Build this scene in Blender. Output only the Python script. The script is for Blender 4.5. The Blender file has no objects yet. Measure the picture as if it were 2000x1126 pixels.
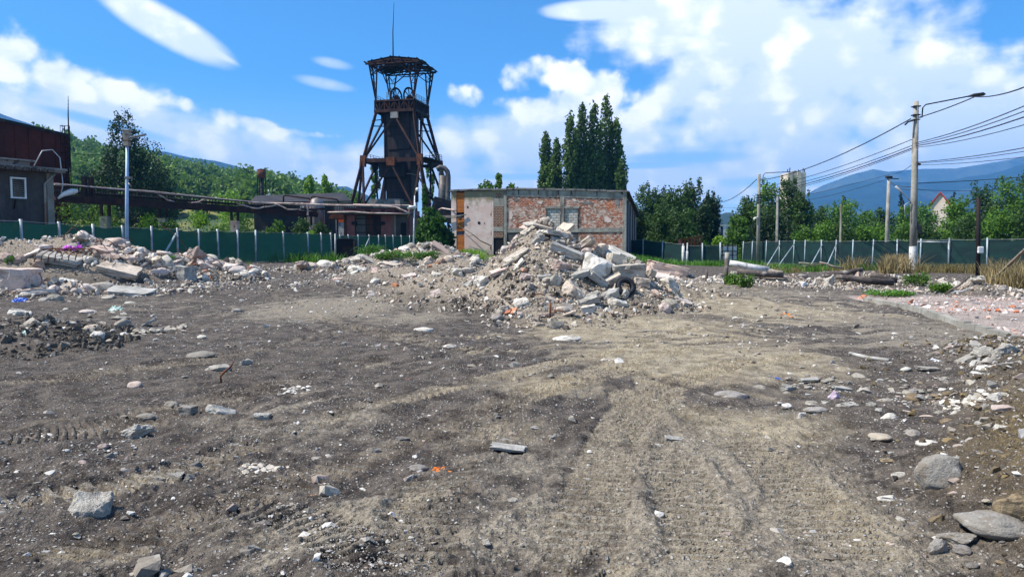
import bpy, bmesh, math, random
import numpy as np
from mathutils import Vector, Matrix, noise as mnoise
R = math.radians
rnd = random.Random(7)
rng = np.random.default_rng(11)
scene = bpy.context.scene
COL = scene.collection

# ------------------------------------------------------------------ camera, world, sun
FPX, CX, CY, EYE = 1450.0, 1000.0, 563.0, 1.7
PITCH = math.atan(83 / FPX)
cam_d = bpy.data.cameras.new('camera'); cam = bpy.data.objects.new('camera', cam_d); COL.objects.link(cam)
cam_d.sensor_width = 36; cam_d.lens = 36 * FPX / 2000
cam_d.clip_start = 0.05; cam_d.clip_end = 30000
cam.location = (0, 0, EYE); cam.rotation_euler = (R(90) - PITCH, 0, 0)
scene.camera = cam
scene.view_settings.view_transform = 'Standard'; scene.view_settings.look = 'None'
scene.view_settings.gamma = 1; scene.view_settings.exposure = 0.82
try: scene.view_settings.use_curve_mapping = False
except Exception: pass
scene.cycles.max_bounces = 5; scene.cycles.transparent_max_bounces = 8
scene.cycles.diffuse_bounces = 3; scene.cycles.glossy_bounces = 2; scene.cycles.volume_bounces = 0
scene.cycles.use_denoising = True
SUN_EL, SUN_AZ = R(54), R(-96)        # azimuth measured from +Y (view direction) towards +X
S = Vector((math.sin(SUN_AZ) * math.cos(SUN_EL), math.cos(SUN_AZ) * math.cos(SUN_EL), math.sin(SUN_EL)))
sl = bpy.data.lights.new('sun', 'SUN'); sl.energy = 4.7; sl.angle = R(0.5); sl.color = (1, .945, .85)
so = bpy.data.objects.new('sun', sl); COL.objects.link(so); so.rotation_euler = S.to_track_quat('Z', 'Y').to_euler()

class NT:
    """tiny node-graph helper"""
    def __init__(s, tree): s.t = tree; s.n = tree.nodes; s.l = tree.links; s.n.clear()
    def put(s, sock, v):
        if hasattr(v, 'is_output') or isinstance(v, bpy.types.NodeSocket): s.l.new(v, sock)
        else:
            try: sock.default_value = v
            except Exception: sock.default_value = (*v, 1)
    def node(s, typ, ins=None, out=0, **kw):
        n = s.n.new(typ)
        for k, v in kw.items(): setattr(n, k, v)
        for k, v in (ins or {}).items(): s.put(n.inputs[k], v)
        return n.outputs[out] if out is not None else n
    def m(s, op, a, b=0.0, c=0.0, clamp=False):
        n = s.n.new('ShaderNodeMath'); n.operation = op; n.use_clamp = clamp
        for i, v in enumerate((a, b, c)): s.put(n.inputs[i], v)
        return n.outputs[0]
    def mix(s, f, a, b, blend='MIX'):
        n = s.n.new('ShaderNodeMix'); n.data_type = 'RGBA'; n.blend_type = blend
        s.put(n.inputs[0], f); s.put(n.inputs[6], a); s.put(n.inputs[7], b); return n.outputs[2]
    def ss(s, v, lo, hi, a=0.0, b=1.0):
        n = s.n.new('ShaderNodeMapRange'); n.interpolation_type = 'SMOOTHSTEP'
        for i, x in enumerate((v, lo, hi, a, b)): s.put(n.inputs[i], x)
        return n.outputs[0]
    def noise(s, vec, scale, detail=3, rough=.55, dist=0.0, out=0):
        return s.node('ShaderNodeTexNoise', {'Vector': vec, 'Scale': scale, 'Detail': detail, 'Roughness': rough, 'Distortion': dist}, out)
    def ramp(s, f, stops, interp='LINEAR'):
        n = s.n.new('ShaderNodeValToRGB'); n.color_ramp.interpolation = interp
        e = n.color_ramp.elements
        while len(e) < len(stops): e.new(.5)
        for q, (p, c) in zip(e, stops): q.position = p; q.color = (*c, 1) if len(c) == 3 else c
        s.put(n.inputs[0], f); return n.outputs[0]
    def vm(s, op, a, b=(0, 0, 0)):
        n = s.n.new('ShaderNodeVectorMath'); n.operation = op; s.put(n.inputs[0], a); s.put(n.inputs[1], b)
        return n.outputs[0]

def azel(px, py):
    a, b = (px - CX) / FPX, (CY - py) / FPX
    v = Vector((a, math.cos(PITCH) + b * math.sin(PITCH), -math.sin(PITCH) + b * math.cos(PITCH)))
    return math.atan2(v.x, v.y), math.atan2(v.z, math.hypot(v.x, v.y))

def make_world():
    w = bpy.data.worlds.new('World'); scene.world = w; w.use_nodes = True
    g = NT(w.node_tree)
    sky = g.node('ShaderNodeTexSky', sky_type='NISHITA', sun_disc=False, sun_elevation=SUN_EL,
                 sun_rotation=SUN_AZ, altitude=600, air_density=1.0, dust_density=.4, ozone_density=3.0)
    sky = g.mix(1.0, sky, (.72, 1.42, 1.86, 1), 'MULTIPLY')
    d = g.node('ShaderNodeTexCoord', out=0)
    sep = g.node('ShaderNodeSeparateXYZ', {0: d}, None)
    X, Y, Z = sep.outputs
    az = g.m('ARCTAN2', X, Y); el = g.m('ARCSINE', Z)
    n1 = g.m('SUBTRACT', g.noise(d, 9, 7, .62), .5)
    n2 = g.m('SUBTRACT', g.noise(g.vm('MULTIPLY', d, (1, 1, 2.6)), 5, 6, .55, .4), .5)
    def blob(px, py, a, b, rot=0, k=1.0):
        u, v = azel(px, py); c, s_ = math.cos(R(rot)), math.sin(R(rot))
        du = g.m('SUBTRACT', az, u); dv = g.m('SUBTRACT', el, v)
        p = g.m('MULTIPLY', g.m('ADD', g.m('MULTIPLY', du, c), g.m('MULTIPLY', dv, -s_)), FPX / a)
        q = g.m('MULTIPLY', g.m('ADD', g.m('MULTIPLY', du, s_), g.m('MULTIPLY', dv, c)), FPX / b)
        r = g.m('ADD', g.m('MULTIPLY', p, p), g.m('MULTIPLY', q, q))
        return g.m('MULTIPLY', g.m('SUBTRACT', 1.0, r), k)       # 1 in the middle, 0 on the rim
    def union(bl):
        o = None
        for b in bl:
            x = blob(*b); o = x if o is None else g.m('SMOOTH_MAX', o, x, .25)
        return o
    bil = g.m('SUBTRACT', .42, g.node('ShaderNodeTexVoronoi', {'Vector': g.vm('ADD', d, g.vm('MULTIPLY', g.noise(d, 22, 3, .6, 0, 1), (.03, .03, .03))), 'Scale': 26.0, 'Smoothness': .5}, 0, feature='SMOOTH_F1'))
    bil2 = g.m('SUBTRACT', .42, g.node('ShaderNodeTexVoronoi', {'Vector': d, 'Scale': 62.0, 'Smoothness': .4}, 0, feature='SMOOTH_F1'))
    crisp = g.m('ADD', g.m('ADD', g.m('MULTIPLY', n1, 3.6), g.m('MULTIPLY', bil, 1.5)), g.m('MULTIPLY', bil2, .55))
    puff = union([(10, 115, 90, 60, 12), (110, 155, 110, 36, 18), (230, 180, 110, 26, 20), (340, 205, 110, 24, 16), (470, 240, 130, 20, 12),
                  (915, 190, 40, 28), (1025, 150, 50, 38), (1110, 150, 70, 34, 8), (1190, 175, 70, 44, 22), (1090, 210, 150, 34), (1240, 225, 60, 30, 0),
                  (600, 262, 90, 12, 4), (1560, 100, 120, 34, 10, .35), (1700, 118, 130, 36, 8, .4), (1870, 135, 120, 30, 14, .4), (1360, 275, 150, 16, -4, .5)])
    soft = union([(120, 250, 330, 90, 8), (450, 290, 360, 60, 6), (760, 330, 380, 46, 4), (1090, 280, 280, 70, 0), (1080, 370, 900, 26, 0),
                  (1640, 190, 330, 110, 4), (1820, 230, 330, 110, 8), (1550, 320, 460, 70, 0), (1950, 300, 320, 100),
                  (1490, 40, 270, 100, 0), (1560, 110, 240, 70, -8), (1370, 130, 150, 56, -42), (1640, 10, 170, 60, -14), (1300, 18, 150, 26, 0)])
    hole = union([(1335, 308, 140, 15, 0), (1265, 322, 100, 9, 0), (1530, 355, 150, 14, 0), (215, 245, 130, 13, 12), (400, 325, 150, 12, 14), (1000, 345, 120, 8, 0)])
    lens = union([(320, 50, 138, 36, 25), (392, 88, 76, 10, 24), (1170, 20, 122, 22, 0)])
    tiny = union([(650, 124, 46, 12, 8), (632, 163, 66, 14, 8)])
    mp = g.ss(g.m('ADD', puff, crisp), .0, .85)
    ms = g.m('MULTIPLY', g.ss(g.m('ADD', soft, g.m('ADD', g.m('MULTIPLY', n2, 3.4), g.m('MULTIPLY', crisp, .5))), -.42, .62), .95)
    ml = g.m('MULTIPLY', g.ss(g.m('ADD', lens, g.m('MULTIPLY', n1, .5)), 0, .7), .96)
    mt = g.m('MULTIPLY', g.ss(g.m('ADD', tiny, g.m('MULTIPLY', n1, .8)), 0, 1.2), .6)
    hk = g.ss(g.m('ADD', hole, g.m('MULTIPLY', n2, 1.2)), -.1, .9, 1.0, .15)
    ms = g.m('MULTIPLY', ms, hk); mp = g.m('MULTIPLY', mp, hk)
    # sky away from the view: the same kind of clouds from plain noise
    gen = g.m('MULTIPLY', g.ss(g.noise(g.vm('MULTIPLY', d, (1, 1, 2.2)), 2.6, 6, .6), .5, .68), .75)
    side = g.ss(g.m('ABSOLUTE', az), .8, 1.15); up = g.ss(el, .42, .6)
    gen = g.m('MULTIPLY', gen, g.m('MAXIMUM', side, up)); gen = g.m('MULTIPLY', gen, g.ss(Z, 0, .1))
    mask = g.m('MAXIMUM', g.m('MAXIMUM', mp, ms), g.m('MAXIMUM', g.m('MAXIMUM', ml, mt), gen))
    # haze band close to the horizon
    low = g.m('MULTIPLY', g.ss(el, .0, .22, 1, 0), .8)
    sky2 = g.mix(low, sky, (9.2, 11.4, 13.4, 1))
    shade = g.ss(g.m('ADD', g.m('ADD', g.noise(g.vm('MULTIPLY', d, (1, 1, 1.8)), 14, 5, .6, .3), g.m('MULTIPLY', bil, .5)), g.m('MULTIPLY', mp, .14)), .40, .74)
    cc = g.mix(shade, (10.6, 11.6, 13.2, 1), (16.2, 15.7, 15.1, 1))
    col = g.mix(mask, sky2, cc)
    bg = g.node('ShaderNodeBackground', {'Color': col, 'Strength': .06})
    out = g.node('ShaderNodeOutputWorld', None, None); g.l.new(bg, out.inputs[0])
make_world()

# ------------------------------------------------------------------ points, terrain height
def ray(px, py):
    a, b = (px - CX) / FPX, (CY - py) / FPX
    v = Vector((a, math.cos(PITCH) + b * math.sin(PITCH), -math.sin(PITCH) + b * math.cos(PITCH)))
    return v / v.y
def P(px, py, d):
    v = ray(px, py) * d; return Vector((v.x, v.y, v.z + EYE))

def hash2(ix, iy, seed):
    h = (ix.astype(np.int64) * 374761393 + iy.astype(np.int64) * 668265263 + seed * 974634777) & 0x7fffffff
    h = ((h ^ (h >> 13)) * 1274126177) & 0x7fffffff
    return ((h ^ (h >> 16)) & 0xffffff) / float(0xffffff)
def vnoise(x, y, seed=0):
    ix, iy = np.floor(x), np.floor(y); fx, fy = x - ix, y - iy
    fx = fx * fx * (3 - 2 * fx); fy = fy * fy * (3 - 2 * fy)
    a, b = hash2(ix, iy, seed), hash2(ix + 1, iy, seed); c, d = hash2(ix, iy + 1, seed), hash2(ix + 1, iy + 1, seed)
    return (a + (b - a) * fx) * (1 - fy) + (c + (d - c) * fx) * fy - .5
def fbm(x, y, f, o=4, seed=0, g=.5):
    t = 0; a = 1
    for k in range(o):
        t = t + a * vnoise(x * f + 17.3 * k, y * f - 9.1 * k, seed + k); f *= 2.03; a *= g
    return t
def worley(x, y, f, seed):
    X, Y = x * f, y * f; ix, iy = np.floor(X), np.floor(Y); best = np.full_like(X, 9.0)
    for dx in (-1, 0, 1):
        for dy in (-1, 0, 1):
            cx, cy = ix + dx, iy + dy; px, py = cx + hash2(cx, cy, seed), cy + hash2(cx, cy, seed + 1)
            best = np.minimum(best, (X - px) ** 2 + (Y - py) ** 2)
    return np.sqrt(best)
def sst(v, lo, hi):
    t = np.clip((v - lo) / (hi - lo), 0, 1); return t * t * (3 - 2 * t)

CTRL = [(px, py, d) for px, py, d in [(45, 522, 32), (300, 517, 40), (498, 513, 48), (640, 508, 56), (900, 497, 76), (1215, 494, 73),
        (1334, 524, 72), (1480, 514, 68), (1720, 528, 52), (1782, 528, 40), (1854, 529, 48), (1930, 534, 45), (700, 530, 40), (1500, 548, 40)]]
CP = [(P(*c).x, P(*c).y, P(*c).z) for c in CTRL]
CP += [(x, y, 0) for x in (-14, -7, 0, 7, 14) for y in (0, 6, 12)] + [(x, 20, 0.0) for x in (-4, 4, 14)] + [(-15, 19, .12)]
CP += [(x, 130, .6) for x in (-90, -30, 30, 90)] + [(x, 300, 0) for x in (-200, 0, 200)] + [(-60, 40, .8), (60, 40, 0.1), (-40, 5, .3), (40, 5, 0), (0, 30, .1), (8, 30, .05), (-8, 30, .3)]
CP = np.array(CP)
def base_h(x, y):
    num = 0; den = 0
    sc = 3 + .1 * np.abs(y)
    for cx, cy, cz in CP:
        w = 1.0 / (((x - cx) ** 2 + (y - cy) ** 2) / sc ** 2 + .35) ** 2
        num = num + w * cz; den = den + w
    return num / den
# heaps: px of the middle, distance, half width, half depth, height, rotation
def mound(cx, cy, rx, ry, h, rot=0, pw=1.15): return (cx, cy, rx, ry, h, R(rot), pw)
def pxm(px, d, rx, ry, h, rot=0, pw=1.15): return mound((px - CX) / FPX * d, d, rx, ry, h, rot, pw)
MOUNDS = [pxm(1058, 21.6, 2.45, 3.6, 2.5, 0, 1.0), pxm(1170, 21.5, 2.4, 3.0, 1.45, 0, .85), pxm(1235, 20.8, 1.8, 2.5, .9), pxm(1085, 17.6, 1.6, 2.2, .42),
          pxm(900, 25, 3.4, 2.8, 1.0), pxm(965, 21.3, 2.3, 2.6, .95), pxm(800, 29, 4.0, 2.4, .75), pxm(1290, 25, 2.4, 1.4, .6),
          pxm(835, 46, 3.9, 3.2, 1.6, 0, .8), pxm(740, 43, 3.4, 2.6, .85), pxm(895, 40, 3.0, 2.2, .85), pxm(655, 39, 3.2, 1.7, .6), pxm(725, 47, 1.5, 1.2, .7),
          pxm(140, 29, 4.2, 2.5, 1.5, 6, .7), pxm(5, 28, 2.6, 2.2, 1.1), pxm(250, 29.5, 2.0, 1.7, .95), pxm(375, 31, 1.5, 1.4, 1.1, 0, .9), pxm(445, 31, 1.9, 1.4, .8), pxm(315, 30, 2.2, 1.5, .8),
          pxm(40, 24, 2.6, 1.8, .35), pxm(30, 14.3, 2.0, 1.3, .30), pxm(95, 13.2, 1.3, .9, .26), pxm(0, 12, 1.6, 1.1, .28),
          pxm(1480, 36, 3.2, 1.6, .55), pxm(1700, 33, 3.4, 1.5, .4), pxm(1310, 38, 2.6, 1.6, .4), pxm(1910, 26, 1.7, 1.2, .38), pxm(1400, 35, 1.5, 1, .3)]
def mounds_h(x, y):
    t = np.zeros_like(np.asarray(x, float))
    for cx, cy, rx, ry, h, ro, pw in MOUNDS:
        c, s = math.cos(ro), math.sin(ro); dx, dy = x - cx, y - cy
        r = np.sqrt(((dx * c + dy * s) / rx) ** 2 + ((-dx * s + dy * c) / ry) ** 2 + .012)
        k = np.clip(1.05 - r * 1.0, 0, 1) ** pw
        t = t + (h * k) ** 3
    return np.cbrt(t)
def berm(x, y):
    edge = 1.95 + (y - 3.6) * .50 + .18 * np.sin(y * 2.1) + .5 * sst(y, 6, 9)
    k = sst(x - edge, 0, 1.3) * (1 - sst(y, 10.0, 13.5))
    return k
KERB = [P(1690, 587, 23.2), P(1790, 611, 18.9), P(1870, 637, 15.9), P(1985, 668, 13.2)]
def floor_mask(x, y):                       # rubble floor to the right of the kerb
    kx = np.interp(-y, [-23.2, -18.9, -15.9, -13.2, -10.8], [11.05, 10.3, 9.55, 8.97, 8.5])
    return sst(x - kx, -.05, .15) * sst(y, 12.6, 13.6) * (1 - sst(y, 24.4, 25.2))
def H0(x, y):
    x = np.asarray(x, float); y = np.asarray(y, float)
    z = base_h(x, y) + mounds_h(x, y) + .38 * berm(x, y) - .04 * floor_mask(x, y)
    z = z + fbm(x, y, .35, 3, 3) * .10 * (1 - sst(y, 60, 120))
    return z
def hz(x, y): return float(H0(np.array([x]), np.array([y]))[0])
_T = np.concatenate([np.arange(2.5, 30, .04), np.arange(30, 140, .15)])
def G(px, py):
    v = ray(px, py); zs = EYE + v.z * _T; hh = H0(v.x * _T, _T)
    i = np.nonzero(zs <= hh)[0]; i = int(i[0]) if len(i) else len(_T) - 1
    t = _T[i]; return Vector((v.x * t, t, float(hh[i])))

# wheel and crawler tracks, world polylines (x, y), half width, rib spacing, strength
def flat(px, py): d = 1.7 * FPX / (py - 480) if py > 500 else 60; return ((px - CX) / FPX * d, d)
TRACKS = [([(1690, 1120), (1560, 960), (1420, 850), (1300, 780), (1270, 740)], .26, .10, 1),
          ([(1400, 1120), (1330, 950), (1260, 840), (1225, 770)], .25, .10, 1),
          ([(0, 1010), (330, 930), (620, 830), (860, 770), (1150, 700), (1350, 640)], .24, .12, 1),
          ([(150, 1120), (430, 1000), (720, 900), (980, 800), (1250, 720)], .24, .12, .8),
          ([(560, 600), (680, 640), (860, 680), (1060, 690)], .3, .15, .8), ([(520, 570), (600, 610), (760, 655), (980, 660)], .3, .15, .8),
          ([(0, 760), (150, 740), (420, 700), (700, 640)], .3, .07, .7), ([(0, 860), (240, 830), (470, 780), (760, 700)], .34, .07, .7),
          ([(1500, 640), (1300, 690), (1080, 760), (900, 880), (800, 1120)], .26, .12, .8), ([(1600, 700), (1420, 720), (1250, 800), (1160, 1000), (1150, 1120)], .26, .11, .9),
          ([(60, 1120), (200, 1060), (420, 1010), (600, 1040), (700, 1120)], .22, .1, .6)]
def track_fields(x, y):
    dep = np.zeros_like(x); mask = np.zeros_like(x)
    for pts, hw, rib, k in TRACKS:
        w = [Vector((*flat(*p), 0)) for p in pts]
        # smooth polyline
        q = []
        for i in range(len(w) - 1):
            p0 = w[max(i - 1, 0)]; p1 = w[i]; p2 = w[i + 1]; p3 = w[min(i + 2, len(w) - 1)]
            for s in range(6):
                t = s / 6; q.append(.5 * ((2 * p1) + (p2 - p0) * t + (2 * p0 - 5 * p1 + 4 * p2 - p3) * t * t + (3 * p1 - p0 - 3 * p2 + p3) * t ** 3))
        q.append(w[-1]); acc = 0
        best = np.full_like(x, 1e9); al = np.zeros_like(x)
        for a, b in zip(q[:-1], q[1:]):
            L = (b - a).length
            if L < 1e-4: continue
            ux, uy = (b.x - a.x) / L, (b.y - a.y) / L
            s = np.clip((x - a.x) * ux + (y - a.y) * uy, 0, L)
            dd = np.hypot(x - a.x - s * ux, y - a.y - s * uy)
            m = dd < best; best = np.where(m, dd, best); al = np.where(m, acc + s, al); acc += L
        inside = 1 - sst(best, hw * .75, hw * 1.05)
        rim = np.exp(-((best - hw * 1.15) / (hw * .25)) ** 2)
        fade = sst(fbm(x, y, .9, 2, 31) + .55, .05, .45) * k
        dep += 1.5 * fade * (-.016 * inside + .012 * rim + .028 * inside * (np.sin(al * 2 * np.pi / rib + np.sign(1) * best * 4) > .1))
        mask = np.maximum(mask, inside * fade)
    # older wheel marks: long parallel streaks in three travel directions
    stk = np.zeros_like(x)
    for ang, z_, sd, kk in ((-32, sst(2.5 - x, 0, 3), 201, 1), (-2, sst(x, -1.2, 1.2), 231, 1), (-62, sst(-x + .5, 0, 3) * .8, 261, .8), (38, sst(x, -2, 1) * sst(y, 7, 10), 291, .9), (-80, sst(y, 9, 13), 321, .8)):
        c, s = math.cos(R(ang)), math.sin(R(ang)); u = x * c + y * s; v = -x * s + y * c
        u = u + .25 * fbm(v, v * 0 + sd, .35, 2, sd + 3)
        w = (vnoise(u * 5.5, v * .22, sd) + .5 * vnoise(u * 13, v * .35, sd + 1)) * sst(fbm(x, y, .33, 2, sd + 7), -.18, .32) * z_ * kk
        stk = stk + w
    stk = stk * (1 - .6 * np.exp(-((x + 3.5) / 3.5) ** 2 - ((y - 19) / 5.5) ** 2)); dep = dep + .030 * stk
    return dep, mask, stk

# ------------------------------------------------------------------ materials
def new_mat(name):
    m = bpy.data.materials.new(name); m.use_nodes = True; g = NT(m.node_tree)
    return m, g
def finish(g, col, rough=.85, metal=0.0, bump=None, bstr=.5, bdist=.02, alpha=None, spec=.3, trans=None):
    ins = {'Base Color': col, 'Roughness': rough, 'Metallic': metal, 'Specular IOR Level': spec}
    p = g.node('ShaderNodeBsdfPrincipled', ins, None)
    if bump is not None: g.put(p.inputs['Normal'], g.node('ShaderNodeBump', {'Height': bump, 'Strength': bstr, 'Distance': bdist}))
    if alpha is not None: g.put(p.inputs['Alpha'], alpha)
    sh = p.outputs[0]
    if trans:
        t = g.node('ShaderNodeBsdfTranslucent', {'Color': trans[0]})
        ms = g.n.new('ShaderNodeMixShader'); ms.inputs[0].default_value = trans[1]
        g.l.new(sh, ms.inputs[1]); g.l.new(t, ms.inputs[2]); sh = ms.outputs[0]
    o = g.node('ShaderNodeOutputMaterial', None, None); g.l.new(sh, o.inputs[0])
def objvec(g, shift=True):
    v = g.node('ShaderNodeTexCoord', out=3)
    if shift:
        r = g.node('ShaderNodeObjectInfo', out=5)
        v = g.vm('ADD', v, g.vm('MULTIPLY', g.node('ShaderNodeCombineXYZ', {0: r, 1: r, 2: r}), (37, 91, 53)))
    return v
def geo_rand(g): return g.node('ShaderNodeNewGeometry', out='Random Per Island') if False else g.n.new('ShaderNodeNewGeometry').outputs['Random Per Island']

def mix_mat(name, a, b, c=None, scale=2.0, rough=.85, metal=0.0, bs=12.0, bstr=.4, bdist=.02, streak=False, spec=.3, lo=.38, hi=.62):
    """two tones broken up by noise, a third in patches, optional vertical run-off streaks"""
    m, g = new_mat(name); v = objvec(g)
    n = g.noise(v, scale, 6, .6); col = g.mix(g.ss(n, lo, hi), a, b)
    fine = g.noise(v, scale * 9, 4, .6)
    col = g.mix(g.ss(fine, .35, .75, 0, .35), col, tuple(x * .55 for x in a))
    if c:
        n2 = g.noise(g.vm('MULTIPLY', v, (1, 1, .25)) if streak else v, scale * 1.9, 5, .65, .3)
        col = g.mix(g.ss(n2, .52, .66), col, c)
    finish(g, col, rough, metal, g.noise(v, bs, 5, .6), bstr, bdist, spec=spec)
    return m
def stone_mat(name, tones, island=False, bs=9, grime=(.10, .085, .07), bstr=.6, bdist=.03, gk=.6):
    m, g = new_mat(name); v = objvec(g)
    r = geo_rand(g) if island else g.node('ShaderNodeObjectInfo', out=5)
    n = len(tones); col = g.ramp(r, [(i / n, t) for i, t in enumerate(tones)], 'CONSTANT')
    nz = g.noise(v, 3.0, 6, .65); fine = g.noise(v, 26, 4, .6)
    col = g.mix(g.ss(nz, .44, .66, 0, gk), col, grime)
    col = g.mix(g.ss(fine, .5, .8, 0, .45), col, tuple(t * .6 for t in grime))
    col = g.mix(g.ss(g.noise(v, 7, 3, .5), .6, .75, 0, .5), col, (.62, .6, .56, 1))
    h = g.m('ADD', g.noise(v, bs, 6, .65), g.m('MULTIPLY', g.noise(v, bs * 5, 3, .6), .3))
    finish(g, col, .9, 0, h, bstr, bdist, spec=.2)
    return m

M = {}
M['concrete'] = mix_mat('concrete', (.30, .285, .255), (.47, .45, .41), (.16, .15, .13), 1.2, .92, bs=14, bstr=.5, bdist=.03)
M['pole'] = mix_mat('pole_concrete', (.24, .225, .19), (.36, .34, .29), (.14, .12, .10), 1.1, .9, bs=22, streak=True)
M['whitewash'] = mix_mat('whitewash', (.72, .71, .68), (.55, .53, .5), (.22, .2, .18), 2.4, .9, bs=20)
M['post'] = mix_mat('galvanised_post', (.30, .33, .36), (.42, .45, .47), (.20, .21, .22), 1.5, .55, .3, bs=20, bstr=.1)
M['farpost'] = mix_mat('bluish_post', (.26, .32, .36), (.36, .43, .47), (.18, .2, .21), 1.5, .55, .2, bs=20, bstr=.1)
M['bluepost'] = mix_mat('painted_lamp_post', (.28, .42, .62), (.36, .50, .70), (.25, .32, .42), 1.0, .5, .1, bs=20, bstr=.1)
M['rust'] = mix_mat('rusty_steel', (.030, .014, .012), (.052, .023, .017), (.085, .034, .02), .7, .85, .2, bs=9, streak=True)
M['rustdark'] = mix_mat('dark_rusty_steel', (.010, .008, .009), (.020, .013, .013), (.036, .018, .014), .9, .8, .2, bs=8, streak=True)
M['rustorange'] = mix_mat('orange_rust', (.09, .032, .016), (.16, .055, .022), (.05, .022, .016), 1.2, .9, .1, bs=10)
M['sheet'] = mix_mat('maroon_sheet', (.060, .012, .007), (.10, .018, .009), (.035, .010, .008), .25, .8, 0, bs=5, streak=True)
M['render'] = mix_mat('grey_render', (.068, .062, .060), (.095, .088, .084), (.045, .04, .042), .55, .92, bs=8, bstr=.25, streak=True)
M['renderlight'] = mix_mat('pale_render', (.20, .185, .175), (.28, .265, .25), (.12, .11, .10), .8, .92, bs=8)
M['maroonwall'] = mix_mat('maroon_plaster', (.19, .062, .062), (.26, .10, .09), (.12, .09, .08), .6, .9, bs=8, streak=True)
M['roofslab'] = mix_mat('roof_slab', (.17, .155, .15), (.25, .235, .22), (.05, .045, .045), 1.1, .9, bs=10)
M['tar'] = mix_mat('tarred_roof', (.012, .012, .014), (.026, .024, .025), (.06, .04, .035), .4, .8, bs=6)
M['black'] = mix_mat('black_steel_and_opening_dark', (.004, .004, .006), (.007, .007, .009), None, .8, .8, bs=8, bstr=.1)  # black steel; also paints the shade inside the ruin's openings
M['pinkpipe'] = mix_mat('insulated_pipe', (.50, .33, .29), (.62, .52, .46), (.25, .12, .09), .9, .8, bs=10)
M['whitepaint'] = mix_mat('white_paint', (.70, .70, .69), (.8, .8, .8), (.45, .43, .41), 1.2, .6, bs=10, bstr=.1)
M['wood'] = mix_mat('weathered_wood', (.26, .21, .16), (.40, .35, .29), (.12, .09, .07), 2.0, .9, bs=14)
M['darkwood'] = mix_mat('dark_timber', (.055, .042, .036), (.13, .105, .09), (.3, .27, .24), 1.4, .9, bs=14)
M['bark'] = mix_mat('bark', (.06, .045, .035), (.11, .09, .07), None, 2.0, .95, bs=14)
M['rebar'] = mix_mat('rusty_rod', (.11, .035, .018), (.20, .075, .035), None, 5, .8, .2, bs=40)
M['rubber'] = mix_mat('tyre_rubber', (.010, .012, .018), (.022, .024, .03), None, 4, .75, bs=30, bstr=.2)
M['ductsteel'] = mix_mat('weathered_duct', (.09, .085, .08), (.17, .155, .14), (.12, .06, .035), .9, .6, .3, bs=10, streak=True)
M['steelpipe'] = mix_mat('grey_steel', (.16, .155, .15), (.30, .28, .26), (.20, .10, .06), .9, .55, .4, bs=10, streak=True)
M['wire'] = mix_mat('cable', (.018, .018, .02), (.03, .03, .033), None, 2, .6, bs=10, bstr=.05)
M['boards'] = None
M['purple'] = mix_mat('purple_film', (.36, .02, .42), (.50, .05, .55), None, 4, .45, bs=8, bstr=.6, bdist=.05)
M['blue'] = mix_mat('blue_plastic', (.01, .07, .42), (.03, .14, .6), None, 6, .4, bs=8)
M['mint'] = mix_mat('pale_green_plastic', (.42, .58, .52), (.6, .72, .66), None, 6, .5, bs=8)
M['orange'] = mix_mat('orange_clay', (.62, .15, .02), (.75, .26, .05), (.35, .12, .05), 9, .85, bs=20, bstr=.8)
M['redcloth'] = mix_mat('red_scrap', (.45, .03, .02), (.55, .1, .06), None, 6, .8, bs=12)
M['lilac'] = mix_mat('lilac_rock', (.45, .33, .42), (.6, .5, .56), None, 5, .9, bs=12)
M['cream'] = mix_mat('cream_concrete', (.55, .47, .37), (.66, .58, .47), (.33, .28, .22), .25, .9, bs=3, streak=True)
M['redroof'] = mix_mat('red_roof', (.38, .04, .03), (.5, .07, .05), None, .8, .8, bs=5)
M['hazehouse'] = mix_mat('pale_house_wall', (.62, .50, .40), (.7, .58, .48), None, .5, .9, bs=5)
M['billboard'] = mix_mat('banner_white', (.62, .72, .75), (.75, .8, .82), (.05, .16, .2), .9, .6, bs=5)
M['bannerorange'] = mix_mat('banner_orange', (.8, .12, .02), (.85, .16, .03), None, 1, .6, bs=5)
M['roughboard'] = mix_mat('dull_purple_steel', (.13, .10, .12), (.22, .19, .21), (.07, .035, .035), .8, .7, .1, bs=7, streak=True)
STONES = [(.50, .465, .40), (.37, .35, .31), (.62, .58, .51), (.42, .36, .28), (.27, .255, .235), (.56, .45, .38), (.68, .65, .60), (.34, .31, .25), (.47, .38, .33), (.52, .50, .43)]
M['stone'] = stone_mat('field_stone', STONES, gk=.35)
M['chunk'] = stone_mat('broken_concrete', [(.55, .50, .42), (.66, .61, .52), (.47, .42, .35), (.70, .65, .57), (.56, .47, .38), (.40, .36, .30)], bs=7, gk=.75, grime=(.15, .12, .09), bstr=.8, bdist=.05)
M['whiterock'] = stone_mat('pale_rock', [(.62, .585, .51), (.68, .645, .57), (.56, .52, .45)], bs=6, gk=.45, grime=(.26, .21, .16), bstr=1.0, bdist=.08)
M['pinkchunk'] = stone_mat('plastered_rubble', [(.64, .51, .44), (.58, .43, .36), (.68, .59, .52), (.54, .41, .34), (.44, .33, .27), (.62, .54, .48)], bs=7, gk=.6, grime=(.19, .13, .10), bstr=.8, bdist=.05)
M['gravel'] = stone_mat('gravel', [(.34, .31, .27), (.22, .20, .175), (.50, .47, .42), (.27, .235, .19), (.15, .135, .12), (.38, .34, .28), (.66, .63, .58), (.24, .21, .17), (.33, .26, .22), (.58, .55, .50), (.50, .22, .10) if False else (.33, .32, .31)], True, gk=.4)
M['rubblebits'] = stone_mat('rubble_bits', [(.48, .435, .36), (.60, .55, .47), (.30, .26, .21), (.50, .42, .34), (.70, .65, .58), (.36, .29, .23), (.20, .165, .13), (.56, .48, .39), (.14, .115, .095), (.45, .33, .25)], True, gk=.5)
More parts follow.
